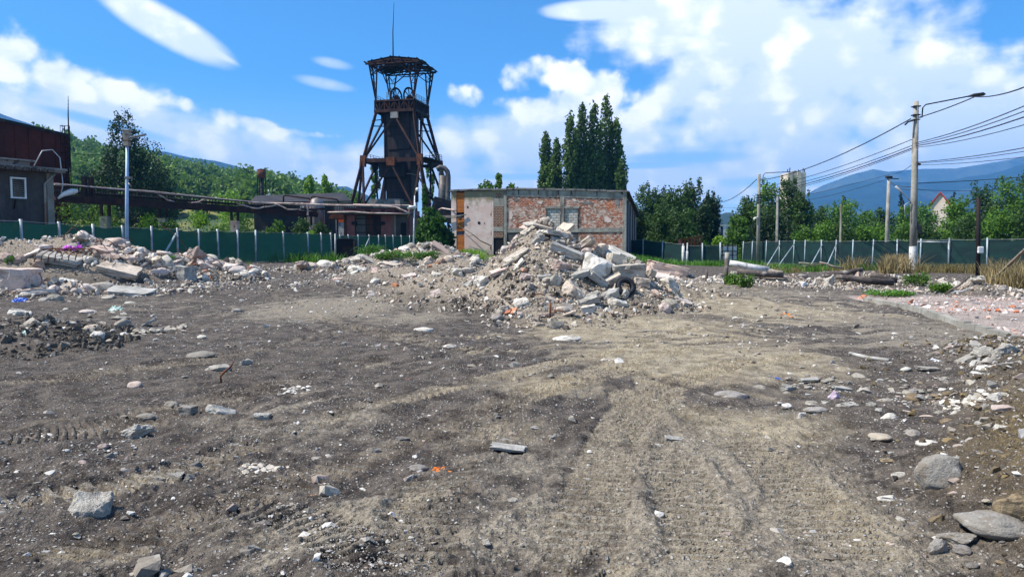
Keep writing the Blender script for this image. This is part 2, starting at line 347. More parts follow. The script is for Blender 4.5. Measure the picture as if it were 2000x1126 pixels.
M['pinkbits'] = stone_mat('brick_rubble', [(.58, .44, .39), (.62, .52, .47), (.50, .24, .15), (.60, .55, .52), (.56, .38, .31), (.48, .16, .08), (.64, .58, .55), (.45, .38, .34)], True, gk=.3, grime=(.3, .2, .16))
M['brick'] = stone_mat('brick_piece', [(.46, .15, .07), (.52, .21, .10), (.40, .14, .08), (.55, .28, .18)], gk=.4, grime=(.35, .3, .26))
M['ochrestone'] = stone_mat('ochre_stone', [(.22, .165, .10), (.27, .205, .125), (.19, .14, .085)], gk=.75, grime=(.10, .07, .04))
M['greystone'] = stone_mat('grey_boulder', [(.29, .265, .245), (.35, .32, .285), (.26, .24, .21)], gk=.85, bs=5, bstr=.9, grime=(.19, .155, .115))
M['clod'] = stone_mat('earth_clods', [(.13, .10, .06), (.17, .125, .065), (.10, .08, .055), (.21, .155, .075)], True, gk=.5, grime=(.06, .045, .03))
M['darkclod'] = stone_mat('dark_clods', [(.10, .084, .067), (.135, .113, .088), (.08, .068, .055), (.17, .145, .115)], True, gk=.4, grime=(.04, .034, .03))

def facade_brick():
    m, g = new_mat('old_brickwork'); v = g.node('ShaderNodeTexCoord', out=3); s = g.node('ShaderNodeSeparateXYZ', {0: v}, None)
    uv = g.node('ShaderNodeCombineXYZ', {0: s.outputs[0], 1: s.outputs[2], 2: 0.0})
    wob = g.noise(v, 3, 2); uv = g.vm('ADD', uv, g.vm('MULTIPLY', g.node('ShaderNodeCombineXYZ', {0: wob, 1: wob, 2: 0.0}), (.05, .04, 0)))
    b = g.node('ShaderNodeTexBrick', {'Vector': uv, 'Color1': (.42, .095, .028, 1), 'Color2': (.20, .055, .022, 1), 'Mortar': (.36, .28, .22, 1), 'Scale': 1.0,
               'Mortar Size': .022, 'Mortar Smooth': .3, 'Bias': -.1, 'Brick Width': .34, 'Row Height': .17}, None)
    col = b.outputs[0]
    big = g.noise(v, .75, 5, .6); col = g.mix(g.ss(big, .47, .62, 0, .7), col, (.50, .38, .30, 1))
    patch = g.noise(g.vm('ADD', v, (9, 3, 5)), .55, 6, .7)
    perb = g.noise(g.vm('MULTIPLY', v, (3.0, 3, 6.0)), 1.0, 1, .5)
    col = g.mix(g.m('MULTIPLY', g.ss(perb, .50, .60), g.ss(patch, .35, .5, .12, .8)), col, (.62, .52, .45, 1))
    col = g.mix(g.ss(g.noise(v, 2.0, 5, .65), .50, .68, 0, .85), col, (.09, .055, .035, 1)); col = g.mix(g.ss(g.noise(v, 6.0, 4, .65), .58, .70, 0, .8), col, (.62, .54, .46, 1))
    col = g.mix(g.ss(g.noise(g.vm('ADD', v, (2, 8, 1)), .5, 3, .5), .56, .66, 0, .55), col, (.48, .13, .03, 1))
    finish(g, col, .9, 0, b.outputs[1], .8, -.02)
    return m
M['facadebrick'] = facade_brick()
def plain_brick(name, c1, c2, mo, w=.5, h=.25):
    m, g = new_mat(name); v = g.node('ShaderNodeTexCoord', out=3); s = g.node('ShaderNodeSeparateXYZ', {0: v}, None)
    uv = g.node('ShaderNodeCombineXYZ', {0: s.outputs[0], 1: s.outputs[2], 2: 0.0})
    b = g.node('ShaderNodeTexBrick', {'Vector': uv, 'Color1': (*c1, 1), 'Color2': (*c2, 1), 'Mortar': (*mo, 1), 'Scale': 1.0, 'Mortar Size': .03,
               'Mortar Smooth': .2, 'Brick Width': w, 'Row Height': h}, None)
    col = g.mix(g.ss(g.noise(v, 1.6, 5, .6), .5, .7, 0, .7), b.outputs[0], tuple(x * .5 for x in c2))
    finish(g, col, .9, 0, b.outputs[1], .9, -.03)
    return m
M['orangebrick'] = plain_brick('orange_infill', (.52, .17, .03), (.44, .12, .02), (.34, .12, .03), .5, .16)
M['blockwork'] = plain_brick('white_blockwork', (.56, .53, .48), (.44, .41, .36), (.22, .19, .16), .50, .26)
M['redbrick'] = plain_brick('rough_red_brick', (.24, .085, .045), (.14, .055, .035), (.32, .26, .20), .34, .17)
def plaster():
    m, g = new_mat('pink_plaster'); v = g.node('ShaderNodeTexCoord', out=3)
    col = g.mix(g.ss(g.noise(v, .9, 6, .6), .4, .6), (.62, .45, .385, 1), (.68, .55, .48, 1))
    s = g.node('ShaderNodeSeparateXYZ', {0: v}, None)
    col = g.mix(g.ss(g.noise(g.vm('MULTIPLY', v, (1.6, 1, .5)), 1.0, 6, .7), .55, .68, 0, .7), col, (.36, .27, .22, 1))
    top = g.ss(g.m('ADD', s.outputs[2], g.m('MULTIPLY', g.noise(v, 1.3, 5, .6), 3.2)), 7.0, 8.2)
    col = g.mix(top, col, (.24, .20, .12, 1))
    bot = g.ss(g.m('SUBTRACT', s.outputs[2], g.m('MULTIPLY', g.noise(v, 1.1, 5, .6), 1.6)), .6, -.4)
    col = g.mix(bot, col, (.33, .27, .22, 1))
    col = g.mix(g.ss(g.noise(v, 5, 5, .7), .62, .70, 0, .9), col, (.14, .11, .09, 1))
    finish(g, col, .92, 0, g.noise(v, 6, 5, .6), .4, .03); return m
M['plaster'] = plaster()
def sideboards():
    m, g = new_mat('grey_boards'); v = g.node('ShaderNodeTexCoord', out=3)
    n = g.noise(g.vm('MULTIPLY', v, (1, 2.6, .12)), 1.6, 3, .6)
    col = g.mix(g.ss(n, .35, .65), (.20, .17, .175, 1), (.44, .40, .41, 1))
    col = g.mix(g.ss(g.noise(g.vm('MULTIPLY', v, (1, 1, .3)), 2.2, 5, .6), .55, .68), col, (.09, .07, .06, 1))
    finish(g, col, .9, 0, n, .5, .05); return m
M['boards'] = sideboards()
def shaft_sheet():
    m, g = new_mat('shaft_sheet'); v = g.node('ShaderNodeTexCoord', out=3); s = g.node('ShaderNodeSeparateXYZ', {0: v}, None)
    fx = g.m('FRACT', g.m('MULTIPLY', g.m('ADD', s.outputs[0], s.outputs[1]), .9)); fz = g.m('FRACT', g.m('MULTIPLY', s.outputs[2], .27))
    seam = g.m('MAXIMUM', g.m('LESS_THAN', fx, .05), g.m('LESS_THAN', fz, .025))
    st = g.noise(g.vm('MULTIPLY', v, (1, 1, .1)), 2.2, 4, .6)
    cell = g.node('ShaderNodeTexWhiteNoise', {'Vector': g.vm('FLOOR', g.vm('MULTIPLY', v, (.42, .42, .27)))}, 0, noise_dimensions='3D')
    col = g.mix(g.ss(st, .42, .68), (.009, .007, .007, 1), (.026, .018, .017, 1))
    col = g.mix(g.m('MULTIPLY', cell, .45), col, (.040, .024, .022, 1))
    col = g.mix(seam, col, (.006, .005, .006, 1))
    col = g.mix(g.ss(g.noise(g.vm('ADD', v, (5, 0, 2)), .9, 5, .7), .62, .75, 0, .7), col, (.11, .04, .025, 1))
    finish(g, col, .6, .1, seam, .5, -.03); return m
M['shaft'] = shaft_sheet()
def netting():
    m, g = new_mat('green_shade_net'); v = g.node('ShaderNodeTexCoord', out=3)
    n = g.noise(g.vm('MULTIPLY', v, (.35, .35, 1.0)), 1.6, 4, .6)
    col = g.mix(g.ss(n, .35, .7), (.004, .022, .024, 1), (.007, .042, .038, 1))
    col = g.mix(g.ss(g.noise(g.vm('MULTIPLY', v, (1, 1, .3)), 5, 3, .6), .5, .8, 0, .5), col, (.003, .015, .018, 1))
    col = g.mix(g.ss(g.noise(g.vm('MULTIPLY', v, (1, 1, 1.6)), 1.1, 5, .65), .55, .72, 0, .5), col, (.045, .060, .045, 1))
    wv = g.node('ShaderNodeTexWave', {'Vector': v, 'Scale': 14.0, 'Distortion': .5}, 1, bands_direction='Z')
    al = g.m('ADD', .93, g.m('MULTIPLY', g.noise(v, 2.5, 3, .6), .06))
    finish(g, col, .8, 0, g.m('ADD', g.m('MULTIPLY', wv, .2), g.noise(g.vm('MULTIPLY', v, (1, 1, .4)), 2.2, 3, .5)), .5, .08, alpha=al, trans=((.01, .08, .07, 1), .22)); return m
M['net'] = netting()
def leafmat(name, dark, light, ns=.45, tr=.22):
    m, g = new_mat(name); r = geo_rand(g); v = objvec(g)
    col = g.mix(r, (*dark, 1), (*light, 1))
    col = g.mix(g.ss(g.noise(v, ns, 3, .5), .4, .65, 0, .55), col, tuple(x * 1.35 for x in light)); col = g.mix(g.ss(g.noise(g.vm('ADD', v, (7, 1, 3)), ns * .6, 3, .6), .5, .64, 0, .55 if ns > .3 else .8), col, tuple(x * .8 for x in dark))
    finish(g, col, .6, 0, spec=.25, trans=(tuple(min(1, x * 1.6) for x in light), tr)); return m
M['leafdark'] = leafmat('dark_leaves', (.018, .042, .008), (.048, .098, .016))
M['leafblack'] = leafmat('blackish_leaves', (.010, .024, .007), (.028, .058, .012), tr=.16)  # darkest green leaf tone, own colour of the dark trees
M['leafmid'] = leafmat('mid_leaves', (.034, .085, .010), (.095, .19, .018))
M['leafbright'] = leafmat('bright_leaves', (.075, .16, .008), (.18, .32, .02))
M['leafpoplar'] = leafmat('poplar_leaves', (.032, .062, .014), (.085, .145, .026))
M['leafforest'] = leafmat('forest_leaves', (.050, .105, .022), (.13, .22, .036), ns=.085)
M['leafpine'] = leafmat('conifer_needles', (.008, .022, .016), (.016, .040, .025))
M['leafivy'] = leafmat('ivy_leaves', (.020, .060, .006), (.050, .125, .012))
M['drygrass'] = leafmat('dry_grass', (.12, .095, .042), (.27, .205, .095), tr=.1)
M['browngrass'] = leafmat('brown_grass', (.10, .085, .035), (.20, .16, .06), tr=.1)
M['greenweed'] = leafmat('green_weeds', (.025, .085, .008), (.085, .20, .02))

def ground_mat():
    m, g = new_mat('ground_soil')
    v = g.node('ShaderNodeTexCoord', out=3)
    a = g.n.new('ShaderNodeAttribute'); a.attribute_name = 'zones'; s = g.node('ShaderNodeSeparateXYZ', {0: a.outputs[1]}, None)
    b = g.n.new('ShaderNodeAttribute'); b.attribute_name = 'cover'; s2 = g.node('ShaderNodeSeparateXYZ', {0: b.outputs[1]}, None)
    n1 = g.noise(v, .55, 7, .65); n2 = g.noise(v, 3.2, 6, .65); n3 = g.noise(v, 22, 5, .65); n4 = g.noise(v, 95, 3, .6)
    vor = g.node('ShaderNodeTexVoronoi', {'Vector': v, 'Scale': 34.0, 'Randomness': 1.0}, None)
    vor2 = g.node('ShaderNodeTexVoronoi', {'Vector': v, 'Scale': 11.0, 'Randomness': 1.0}, None)
    dark = g.mix(g.ss(n2, .38, .62), (.047, .039, .034, 1), (.125, .105, .088, 1))
    tan = g.mix(g.ss(n2, .35, .65), (.225, .183, .122, 1), (.41, .348, .245, 1))
    grey = g.mix(g.ss(n3, .35, .65), (.155, .131, .10, 1), (.33, .285, .22, 1))
    tf = g.ss(g.m('ADD', g.m('ADD', s.outputs[0], g.m('MULTIPLY', g.m('SUBTRACT', n1, .5), 1.1)), g.m('MULTIPLY', g.m('SUBTRACT', n3, .5), .15)), .3, .8)
    gf = g.ss(g.m('ADD', s.outputs[1], g.m('ADD', g.m('MULTIPLY', g.m('SUBTRACT', n2, .5), 1.0), g.m('MULTIPLY', g.m('SUBTRACT', n3, .5), .2))), .25, .75)
    col = g.mix(gf, dark, grey); col = g.mix(tf, col, tan)
    pink = g.mix(g.ss(n3, .4, .6), (.30, .23, .19, 1), (.52, .44, .40, 1)); pink = g.mix(g.ss(n1, .48, .62, 0, .75), pink, (.22, .19, .165, 1)); col = g.mix(s.outputs[2], col, pink)
    olive = g.mix(g.ss(n3, .35, .65), (.075, .055, .028, 1), (.19, .14, .065, 1)); col = g.mix(g.m('MULTIPLY', s2.outputs[0], g.ss(n2, .3, .6, .4, 1)), col, olive)
    rub = g.mix(g.ss(n3, .4, .6), (.19, .15, .11, 1), (.40, .34, .265, 1)); col = g.mix(s2.outputs[1], col, rub)
    green = g.mix(g.ss(n2, .35, .65), (.035, .075, .015, 1), (.12, .15, .04, 1)); col = g.mix(s2.outputs[2], col, green)
    # pebbles pressed in the soil
    peb = g.m('MULTIPLY', g.ss(vor.outputs[0], .42, .25), g.ss(g.node('ShaderNodeSeparateXYZ', {0: vor.outputs[1]}, 0), .48, .52))
    pc = g.ramp(g.node('ShaderNodeSeparateXYZ', {0: vor.outputs[1]}, 1), [(0, (.20, .18, .16)), (.35, (.34, .31, .28)), (.6, (.50, .48, .45)), (.85, (.27, .22, .17)), (1, (.6, .58, .56))], 'CONSTANT')
    pm = g.m('MULTIPLY', peb, g.m('SUBTRACT', 1.0, s2.outputs[2])); col = g.mix(g.m('MULTIPLY', pm, .8), col, pc)
    col = g.mix(g.ss(n4, .46, .68, 0, .6), col, (.045, .037, .030, 1))
    fine = g.m('MULTIPLY', g.ss(g.noise(v, 140, 2, .5), .60, .70), .55); col = g.mix(g.m('MULTIPLY', fine, g.m('SUBTRACT', 1.0, s2.outputs[2])), col, (.40, .36, .31, 1))
    h = g.m('ADD', g.m('ADD', g.m('MULTIPLY', n3, 1.0), g.m('MULTIPLY', n4, .35)), g.m('MULTIPLY', peb, .35))
    h = g.m('ADD', h, g.m('MULTIPLY', g.ss(vor2.outputs[0], .0, .6), -.25))
    finish(g, col, .95, 0, h, 1.0, .034, spec=.1)
    return m
M['ground'] = ground_mat()

# ------------------------------------------------------------------ mesh helpers and tagging
def tag(o, label=None, cat=None, group=None, kind=None):
    if label: o['label'] = label
    if cat: o['category'] = cat
    if group: o['group'] = group
    if kind: o['kind'] = kind
    return o
def link_mesh(name, me, mat=None, parent=None, loc=None):
    o = bpy.data.objects.new(name, me); COL.objects.link(o)
    if mat is not None and not me.materials: me.materials.append(mat)
    if parent is not None: o.parent = parent
    if loc is not None: o.location = loc
    return o
def np_mesh(name, V, F, smooth=False, mats=None):
    """V (n,3); F (m,k) constant k"""
    V = np.asarray(V, np.float32); F = np.asarray(F, np.int32); me = bpy.data.meshes.new(name)
    k = F.shape[1]; me.vertices.add(len(V)); me.vertices.foreach_set('co', V.ravel())
    me.loops.add(F.size); me.loops.foreach_set('vertex_index', F.ravel())
    me.polygons.add(len(F)); me.polygons.foreach_set('loop_start', np.arange(0, F.size, k, dtype=np.int32))
    me.polygons.foreach_set('use_smooth', np.full(len(F), smooth))
    me.update(calc_edges=True); me.validate(); return me
def empty(name, loc=(0, 0, 0), rz=0):
    o = bpy.data.objects.new(name, None); COL.objects.link(o); o.location = loc; o.rotation_euler.z = rz; o.empty_display_size = .2; return o

class MB:
    def __init__(s): s.v = []; s.f = []; s.sm = []
    def add(s, vs, fs, smooth=False):
        o = len(s.v); s.v += [tuple(v) for v in vs]; s.f += [tuple(i + o for i in f) for f in fs]; s.sm += [smooth] * len(fs); return s
    def box(s, x0, x1, y0, y1, z0, z1, mt=None):
        vs = [Vector((x, y, z)) for z in (z0, z1) for y in (y0, y1) for x in (x0, x1)]
        if mt: vs = [mt @ v for v in vs]
        return s.add(vs, [(0, 2, 3, 1), (4, 5, 7, 6), (0, 1, 5, 4), (2, 6, 7, 3), (0, 4, 6, 2), (1, 3, 7, 5)])
    def bar(s, p, q, w=.1, h=None, up=(0, 0, 1)):
        p, q = Vector(p), Vector(q); d = (q - p); L = d.length; d.normalize(); up = Vector(up)
        if abs(d.dot(up)) > .98: up = Vector((0, 1, 0))
        a = d.cross(up).normalized(); b = a.cross(d); h = h or w; a *= w / 2; b *= h / 2
        vs = [p - a - b, p + a - b, p + a + b, p - a + b, q - a - b, q + a - b, q + a + b, q - a + b]
        return s.add(vs, [(3, 2, 1, 0), (4, 5, 6, 7), (0, 1, 5, 4), (1, 2, 6, 5), (2, 3, 7, 6), (3, 0, 4, 7)])
    def tube(s, pts, r=.05, n=8, caps=True):
        pts = [Vector(p) for p in pts]; rs = r if isinstance(r, (list, tuple)) else [r] * len(pts)
        vs = []; fs = []; ref = None
        for i, p in enumerate(pts):
            d = (pts[min(i + 1, len(pts) - 1)] - pts[max(i - 1, 0)]).normalized()
            u = Vector((0, 0, 1)) if abs(d.z) < .9 else Vector((1, 0, 0))
            if ref is None: a = d.cross(u).normalized()
            else: a = (ref - d * ref.dot(d)).normalized()
            ref = a; b = d.cross(a)
            for k in range(n):
                t = 2 * math.pi * k / n; vs.append(p + (a * math.cos(t) + b * math.sin(t)) * rs[i])
        for i in range(len(pts) - 1):
            for k in range(n): fs.append((i * n + k, i * n + (k + 1) % n, (i + 1) * n + (k + 1) % n, (i + 1) * n + k))
        s.add(vs, fs, n > 4)
        if caps: o = len(s.v) - len(vs); s.f += [tuple(o + k for k in reversed(range(n))), tuple(o + (len(pts) - 1) * n + k for k in range(n))]; s.sm += [False, False]
        return s
    def prism(s, poly, ext):
        """poly: list of 3D points, ext: vector"""
        n = len(poly); e = Vector(ext); a = [Vector(p) for p in poly]; b = [p + e for p in a]
        return s.add(a + b, [tuple(reversed(range(n))), tuple(range(n, 2 * n))] + [(i, (i + 1) % n, n + (i + 1) % n, n + i) for i in range(n)])
    def build(s, name, mat, parent=None, loc=None, bevel=0):
        me = bpy.data.meshes.new(name); me.from_pydata(s.v, [], s.f); me.polygons.foreach_set('use_smooth', s.sm)
        bm = bmesh.new(); bm.from_mesh(me); bmesh.ops.recalc_face_normals(bm, faces=bm.faces)
        if bevel: bmesh.ops.bevel(bm, geom=[e for e in bm.edges if e.is_manifold and e.calc_face_angle(0) > .5], offset=bevel, segments=1, affect='EDGES', clamp_overlap=True)
        bm.to_mesh(me); bm.free(); me.update()
        return link_mesh(name, me, mat, parent, loc)

# ------------------------------------------------------------------ ground
def build_ground():
    ys = [-60, -30, -15, -7, -3, 0, 1.5]; y = 2.6
    while y < 75: ys.append(y); y += min(max(y * y / 1230 * .5, .005), .18) if y < 34 else .35
    while y < 9000: ys.append(y); y *= 1.12
    ys = np.array(ys)
    inner = np.linspace(-.80, .80, 940); out = .80 + np.cumsum(np.geomspace(.01, 3.0, 34)); u = np.concatenate([-out[::-1], inner, out])
    sc = np.maximum(ys, 0) * 1.0 + np.where(ys < 2.6, 2.6 - np.maximum(ys, 0) , 0)
    X = u[None, :] * sc[:, None]; Y = np.repeat(ys[:, None], len(u), 1)
    x, yv = X.ravel(), Y.ravel()
    far = yv > 75
    z = H0(x, yv)
    nearw = 1 - sst(yv, 28, 60)
    heap = np.clip(mounds_h(x, yv) * 2.2, 0, 1)
    bm_ = berm(x, yv)
    dyy = np.clip(yv * yv / 1230 * .5, .005, .18)
    def ofbm(f, o, seed, g_):                # octaves finer than the grid rows fade out
        t = 0; am = 1
        for k in range(o):
            t = t + am * vnoise(x * f + 17.3 * k, yv * f - 9.1 * k, seed + k) * (1 - sst(dyy * f, .22, .5)); f *= 2.03; am *= g_
        return t
    rough = fbm(x, yv, 1.3, 3, 5) * .075 + ofbm(5.5, 3, 8, .6) * .038 * (1 + 1.3 * heap + 1.2 * bm_) + ofbm(24, 2, 9, .6) * .015 * (1 + 1.0 * heap + 1.2 * bm_)
    ridg = .5 - np.abs(fbm(x * 1.0, yv * 1.0, 3.1, 3, 77)); rough += np.maximum(ridg - .42, 0) * .12
    dep, tm, sk = np.zeros_like(x), np.zeros_like(x), np.zeros_like(x); sel = (yv > 2.5) & (yv < 26) & (np.abs(x) < 22)
    d_, t_, k_ = track_fields(x[sel], yv[sel]); dep[sel] = d_; tm[sel] = t_; sk[sel] = k_
    fl = floor_mask(x, yv)
    z = z + (rough * (1 - .75 * tm) * (1 - .6 * fl)) * nearw + dep * nearw
    q = (yv > 2.5) & (yv < 17) & (np.abs(x) < 14); xs, ys_ = x[q], yv[q]; lump = sst(fbm(xs, ys_, 1.6, 3, 401), -.25, .3) * (1 - .6 * tm[q]) * (1 - sst(ys_, 12, 17))
    xw, yw = xs + .02 * fbm(xs, ys_, 9, 2, 411), ys_ + .02 * fbm(xs, ys_, 9, 2, 421)
    w1 = np.clip(.62 - worley(xw, yw, 11, 431), 0, 1) * .034 * (hash2(np.floor(xw * 11), np.floor(yw * 11), 5) > .35); w2 = np.clip(.65 - worley(xw, yw, 27, 441), 0, 1) * .017
    dq = dyy[q]; z[q] += (w1 * (1 - sst(dq * 11, .25, .6)) + w2 * (1 - sst(dq * 27, .25, .6))) * (.2 + .8 * lump) * (1 + 1.3 * bm_[q])
    V = np.stack([x, yv, z], 1)
    nr, nc = X.shape; idx = np.arange(nr * nc).reshape(nr, nc)
    F = np.stack([idx[:-1, :-1], idx[:-1, 1:], idx[1:, 1:], idx[1:, :-1]], -1).reshape(-1, 4)
    me = np_mesh('ground', V, F, True)
    # zones: dusty tan, pale grey dust, brick floor
    def area(lst):
        t = np.zeros_like(x)
        for px, py, rx, ry, k in lst:      # given on flat ground as px
            cx, cy = flat(px, py); d = cy
            t = np.maximum(t, k * np.exp(-((x - cx) / (rx / FPX * d)) ** 2 - ((yv - cy) / (ry * d * d / (1.7 * FPX))) ** 2))
        return t
    tan = area([(1250, 640, 260, 40, 1), (1450, 600, 260, 30, .9), (1350, 700, 260, 60, .95), (1080, 760, 180, 40, .7), (950, 800, 130, 30, .5), (1450, 830, 260, 60, .75),
                (1640, 1000, 120, 160, .55), (1000, 860, 160, 50, .5), (100, 1100, 180, 40, .6), (60, 830, 160, 30, .35), (350, 900, 200, 30, .25), (1550, 700, 150, 40, .7), (1350, 560, 300, 14, .6)])
    gry = area([(650, 600, 160, 26, 1), (800, 620, 110, 20, .7), (600, 830, 280, 60, .6), (1450, 950, 330, 220, .85), (700, 1050, 420, 90, .7), (1150, 1050, 420, 110, .9), (1060, 930, 220, 60, .6), (1750, 640, 250, 50, .7), (1500, 580, 300, 26, .6), (300, 600, 150, 20, .3)])
    tan = np.maximum(tan, tm * .45 * (x > -1)); gry = np.maximum(gry, tm * (.5 + .35 * sst(x, -1, 1))) + (.75 + .5 * sst(x, -1, 1)) * sk; tan = tan + .5 * sk * (tan > .15)
    z1 = np.stack([np.clip(tan, 0, 1), np.clip(gry, -.4, 1.2), fl, np.ones_like(x)], 1).astype(np.float32)
    veg = np.clip(sst(yv, 58, 66) + 0, 0, 1); veg = np.maximum(veg, sst(x - .62 * yv, 2, 5) * sst(yv, 25, 30)); veg = np.maximum(veg, sst(-x - .66 * yv, 2, 5) * sst(yv, 30, 34))
    z2 = np.stack([bm_ * (1 - .75 * sst(yv, 6, 8.5)), heap * (1 - sst(yv, 10, 15) * 0), veg, np.ones_like(x)], 1).astype(np.float32)
    z2[:, 1] *= (yv > 16)
    for nm, arr in (('zones', z1), ('cover', z2)):
        at = me.color_attributes.new(nm, 'FLOAT_COLOR', 'POINT'); at.data.foreach_set('color', arr.ravel())
    o = link_mesh('ground', me, M['ground']); tag(o, kind='structure')
build_ground()

# ------------------------------------------------------------------ hills, mountains
def ridge_mesh(name, sky, d0, d1, d2, zb, mat, rough, seed, nx=260, ny=40, prof=1.0):
    """terrain strip rising from distance d0 (height zb) to a crest at d1 seen along the px skyline, falling to d2"""
    px = np.linspace(sky[0][0], sky[-1][0], nx); py = np.interp(px, [s[0] for s in sky], [s[1] for s in sky])
    V = []
    for j in range(ny):
        t = j / (ny - 1)
        if t < .7: k = t / .7; d = d0 + (d1 - d0) * k; hgt = k ** prof
        else: k = (t - .7) / .3; d = d1 + (d2 - d1) * k; hgt = 1 - k * .8
        x = (px - CX) / FPX * (d1 * .35 + d * .65)
        crest = EYE + (480 - py) / FPX * d1
        z = zb + (crest - zb) * hgt + fbm(x, np.full_like(x, d), 3.0 / (d1 * .5), 6, seed, .55) * rough * (4 * k * (1 - k) if t < .7 else (.0 + k)) + fbm(x, np.full_like(x, d), 12.0 / (d1 * .5), 4, seed + 5) * rough * .12
        V.append(np.stack([x, np.full_like(x, d), z], 1))
    V = np.concatenate(V); idx = np.arange(nx * ny).reshape(ny, nx)
    F = np.stack([idx[:-1, :-1], idx[:-1, 1:], idx[1:, 1:], idx[1:, :-1]], -1).reshape(-1, 4)
    o = link_mesh(name, np_mesh(name, V, F, True), mat); tag(o, kind='structure'); return o, V.reshape(ny, nx, 3)
M['mountain'] = mix_mat('mountain_forest', (.014, .030, .022), (.022, .042, .026), (.05, .065, .035), .0012, .95, bs=.01, bstr=.6, bdist=30)
M['alp'] = mix_mat('mountain_alp', (.055, .075, .040), (.090, .10, .055), (.015, .03, .02), .0015, .95, bs=.01, bstr=.6, bdist=30)
M['meadow'] = mix_mat('hill_meadow', (.12, .13, .03), (.22, .20, .07), (.035, .07, .02), .02, .95, bs=.3)
ridge_mesh('mountain', [(1380, 470), (1420, 445), (1500, 400), (1575, 380), (1640, 362), (1700, 350), (1780, 355), (1850, 352), (1920, 340), (2000, 318), (2150, 310), (2400, 305)], 2600, 3900, 5200, 0, M['mountain'], 120, 3)
ridge_mesh('mountain', [(1500, 420), (1600, 364), (1660, 340), (1700, 330), (1730, 335), (1800, 330), (1860, 330), (1930, 318), (2000, 304), (2150, 300), (2400, 300)], 4600, 5200, 6500, 100, M['alp'], 60, 9)
ridge_mesh('mountain', [(-500, 190), (-200, 180), (0, 218), (40, 233), (90, 250), (160, 275), (250, 290), (330, 296), (380, 309), (430, 316), (470, 326), (500, 336), (560, 352), (640, 366), (680, 364), (700, 372), (760, 400)], 2600, 3400, 4600, 0, M['mountain'], 60, 5)
ridge_mesh('hill', [(1180, 440), (1390, 422), (1420, 413), (1460, 425), (1560, 440), (1800, 420), (2300, 400)], 900, 1300, 1700, 0, M['mountain'], 12, 15, 120, 20)
HILL, HV = ridge_mesh('hill', [(-700, 262), (-300, 262), (0, 276), (80, 284), (150, 300), (200, 312), (300, 332), (360, 346), (430, 366), (500, 380), (560, 378), (610, 392), (680, 412), (760, 440), (840, 472)],
                      180, 460, 700, 0, M['meadow'], 14, 21, 200, 40, .85)

# ------------------------------------------------------------------ foliage
def leaf_quads(C, N, size, asp=.7):
    """quads centred on C with normals N, random roll"""
    n = len(C); N = N / (np.linalg.norm(N, axis=1, keepdims=True) + 1e-9)
    up = rng.normal(size=(n, 3)); A = np.cross(N, up); A /= np.linalg.norm(A, axis=1, keepdims=True) + 1e-9
    B = np.cross(N, A); s = size[:, None] if np.ndim(size) else size
    A = A * s * .5; B = B * s * .5 * asp
    V = np.stack([C - A, C - B * .9 + N * s * .08, C + A, C + B * .9 - N * s * .08], 1).reshape(-1, 3)
    F = np.arange(4 * n).reshape(n, 4); return V, F
def crown_points(lobes, n, thick=.55):
    L = np.array(lobes, float); w = L[:, 3] * L[:, 4] + L[:, 5] * L[:, 3] + .01; w /= w.sum()
    k = rng.choice(len(L), n, p=w); l = L[k]
    dirs = rng.normal(size=(n, 3)); dirs /= np.linalg.norm(dirs, axis=1, keepdims=True)
    r = 1 - thick * rng.random(n) ** 1.8
    # ragged outline by direction
    rag = 1 + .26 * np.sin(dirs[:, 0] * 6 + k * 2.1) * np.sin(dirs[:, 1] * 5 + k) + .2 * np.sin(dirs[:, 2] * 8 + k * 1.3 + dirs[:, 0] * 5)
    P_ = l[:, :3] + dirs * l[:, 3:6] * (r * rag)[:, None]
    return P_, dirs * .7 + rng.normal(size=(n, 3)) * .6
def tree_lobes(h, w, base, style, sd):
    r = random.Random(sd); L = []
    if style == 'round':
        for i in range(21):
            a = r.random() * 6.28; k = (i + r.random()) / 21; z = base + (h - base) * (.08 + .84 * k); rr = w * .5 * (1 - abs(k - .38) ** 1.5 * 1.05) * r.uniform(.45, .82)
            s = w * r.uniform(.16, .27); L.append((math.cos(a) * rr * .9, math.sin(a) * rr * .9, z - s * .5, s, s, s * r.uniform(.75, 1.05)))
        L.append((0, 0, (h + base) * .48, w * .36, w * .36, (h - base) * .42))
        for i in range(5): a = r.random() * 6.28; q = r.uniform(.05, .3) * w; L.append((math.cos(a) * q, math.sin(a) * q, h - r.uniform(.03, .16) * (h - base), w * .07, w * .07, (h - base) * .08))
    elif style == 'poplar':
        for i in range(46):
            k = (i + r.random()) / 46; z = base + (h - base) * k; rr = w * .5 * (min(1, (k + .25) * 2.6) * (1 - k) ** .6) ; a = i * 2.4
            s = w * r.uniform(.10, .19) * (1.25 - k * .7); q = rr * r.uniform(.25, 1.0); L.append((math.cos(a) * q, math.sin(a) * q, z, s, s, s * 2.6))
    elif style == 'cone':
        for i in range(16):
            k = i / 16; z = base + (h - base) * k; rr = w * .5 * (1 - k) + .2; L.append((r.uniform(-.1, .1) * w, r.uniform(-.1, .1) * w, z, rr, rr, (h - base) * .05))
    elif style == 'wispy':
        for i in range(26):
            a = r.random() * 6.28; k = r.random() ** .8; z = base + (h - base) * k; q = w * .5 * (1 - k * .75) * r.uniform(.2, 1); s = w * r.uniform(.05, .11)
            L.append((math.cos(a) * q, math.sin(a) * q, z, s, s, s * 2.2))
    elif style == 'bush':
        for i in range(12):
            a = r.random() * 6.28; q = w * .42 * r.random(); s = w * r.uniform(.14, .24); z = h * r.uniform(.15, .85) * (1 - .5 * q / (w * .5)); L.append((math.cos(a) * q, math.sin(a) * q, z, s, s, min(s, h * .3)))
    return L
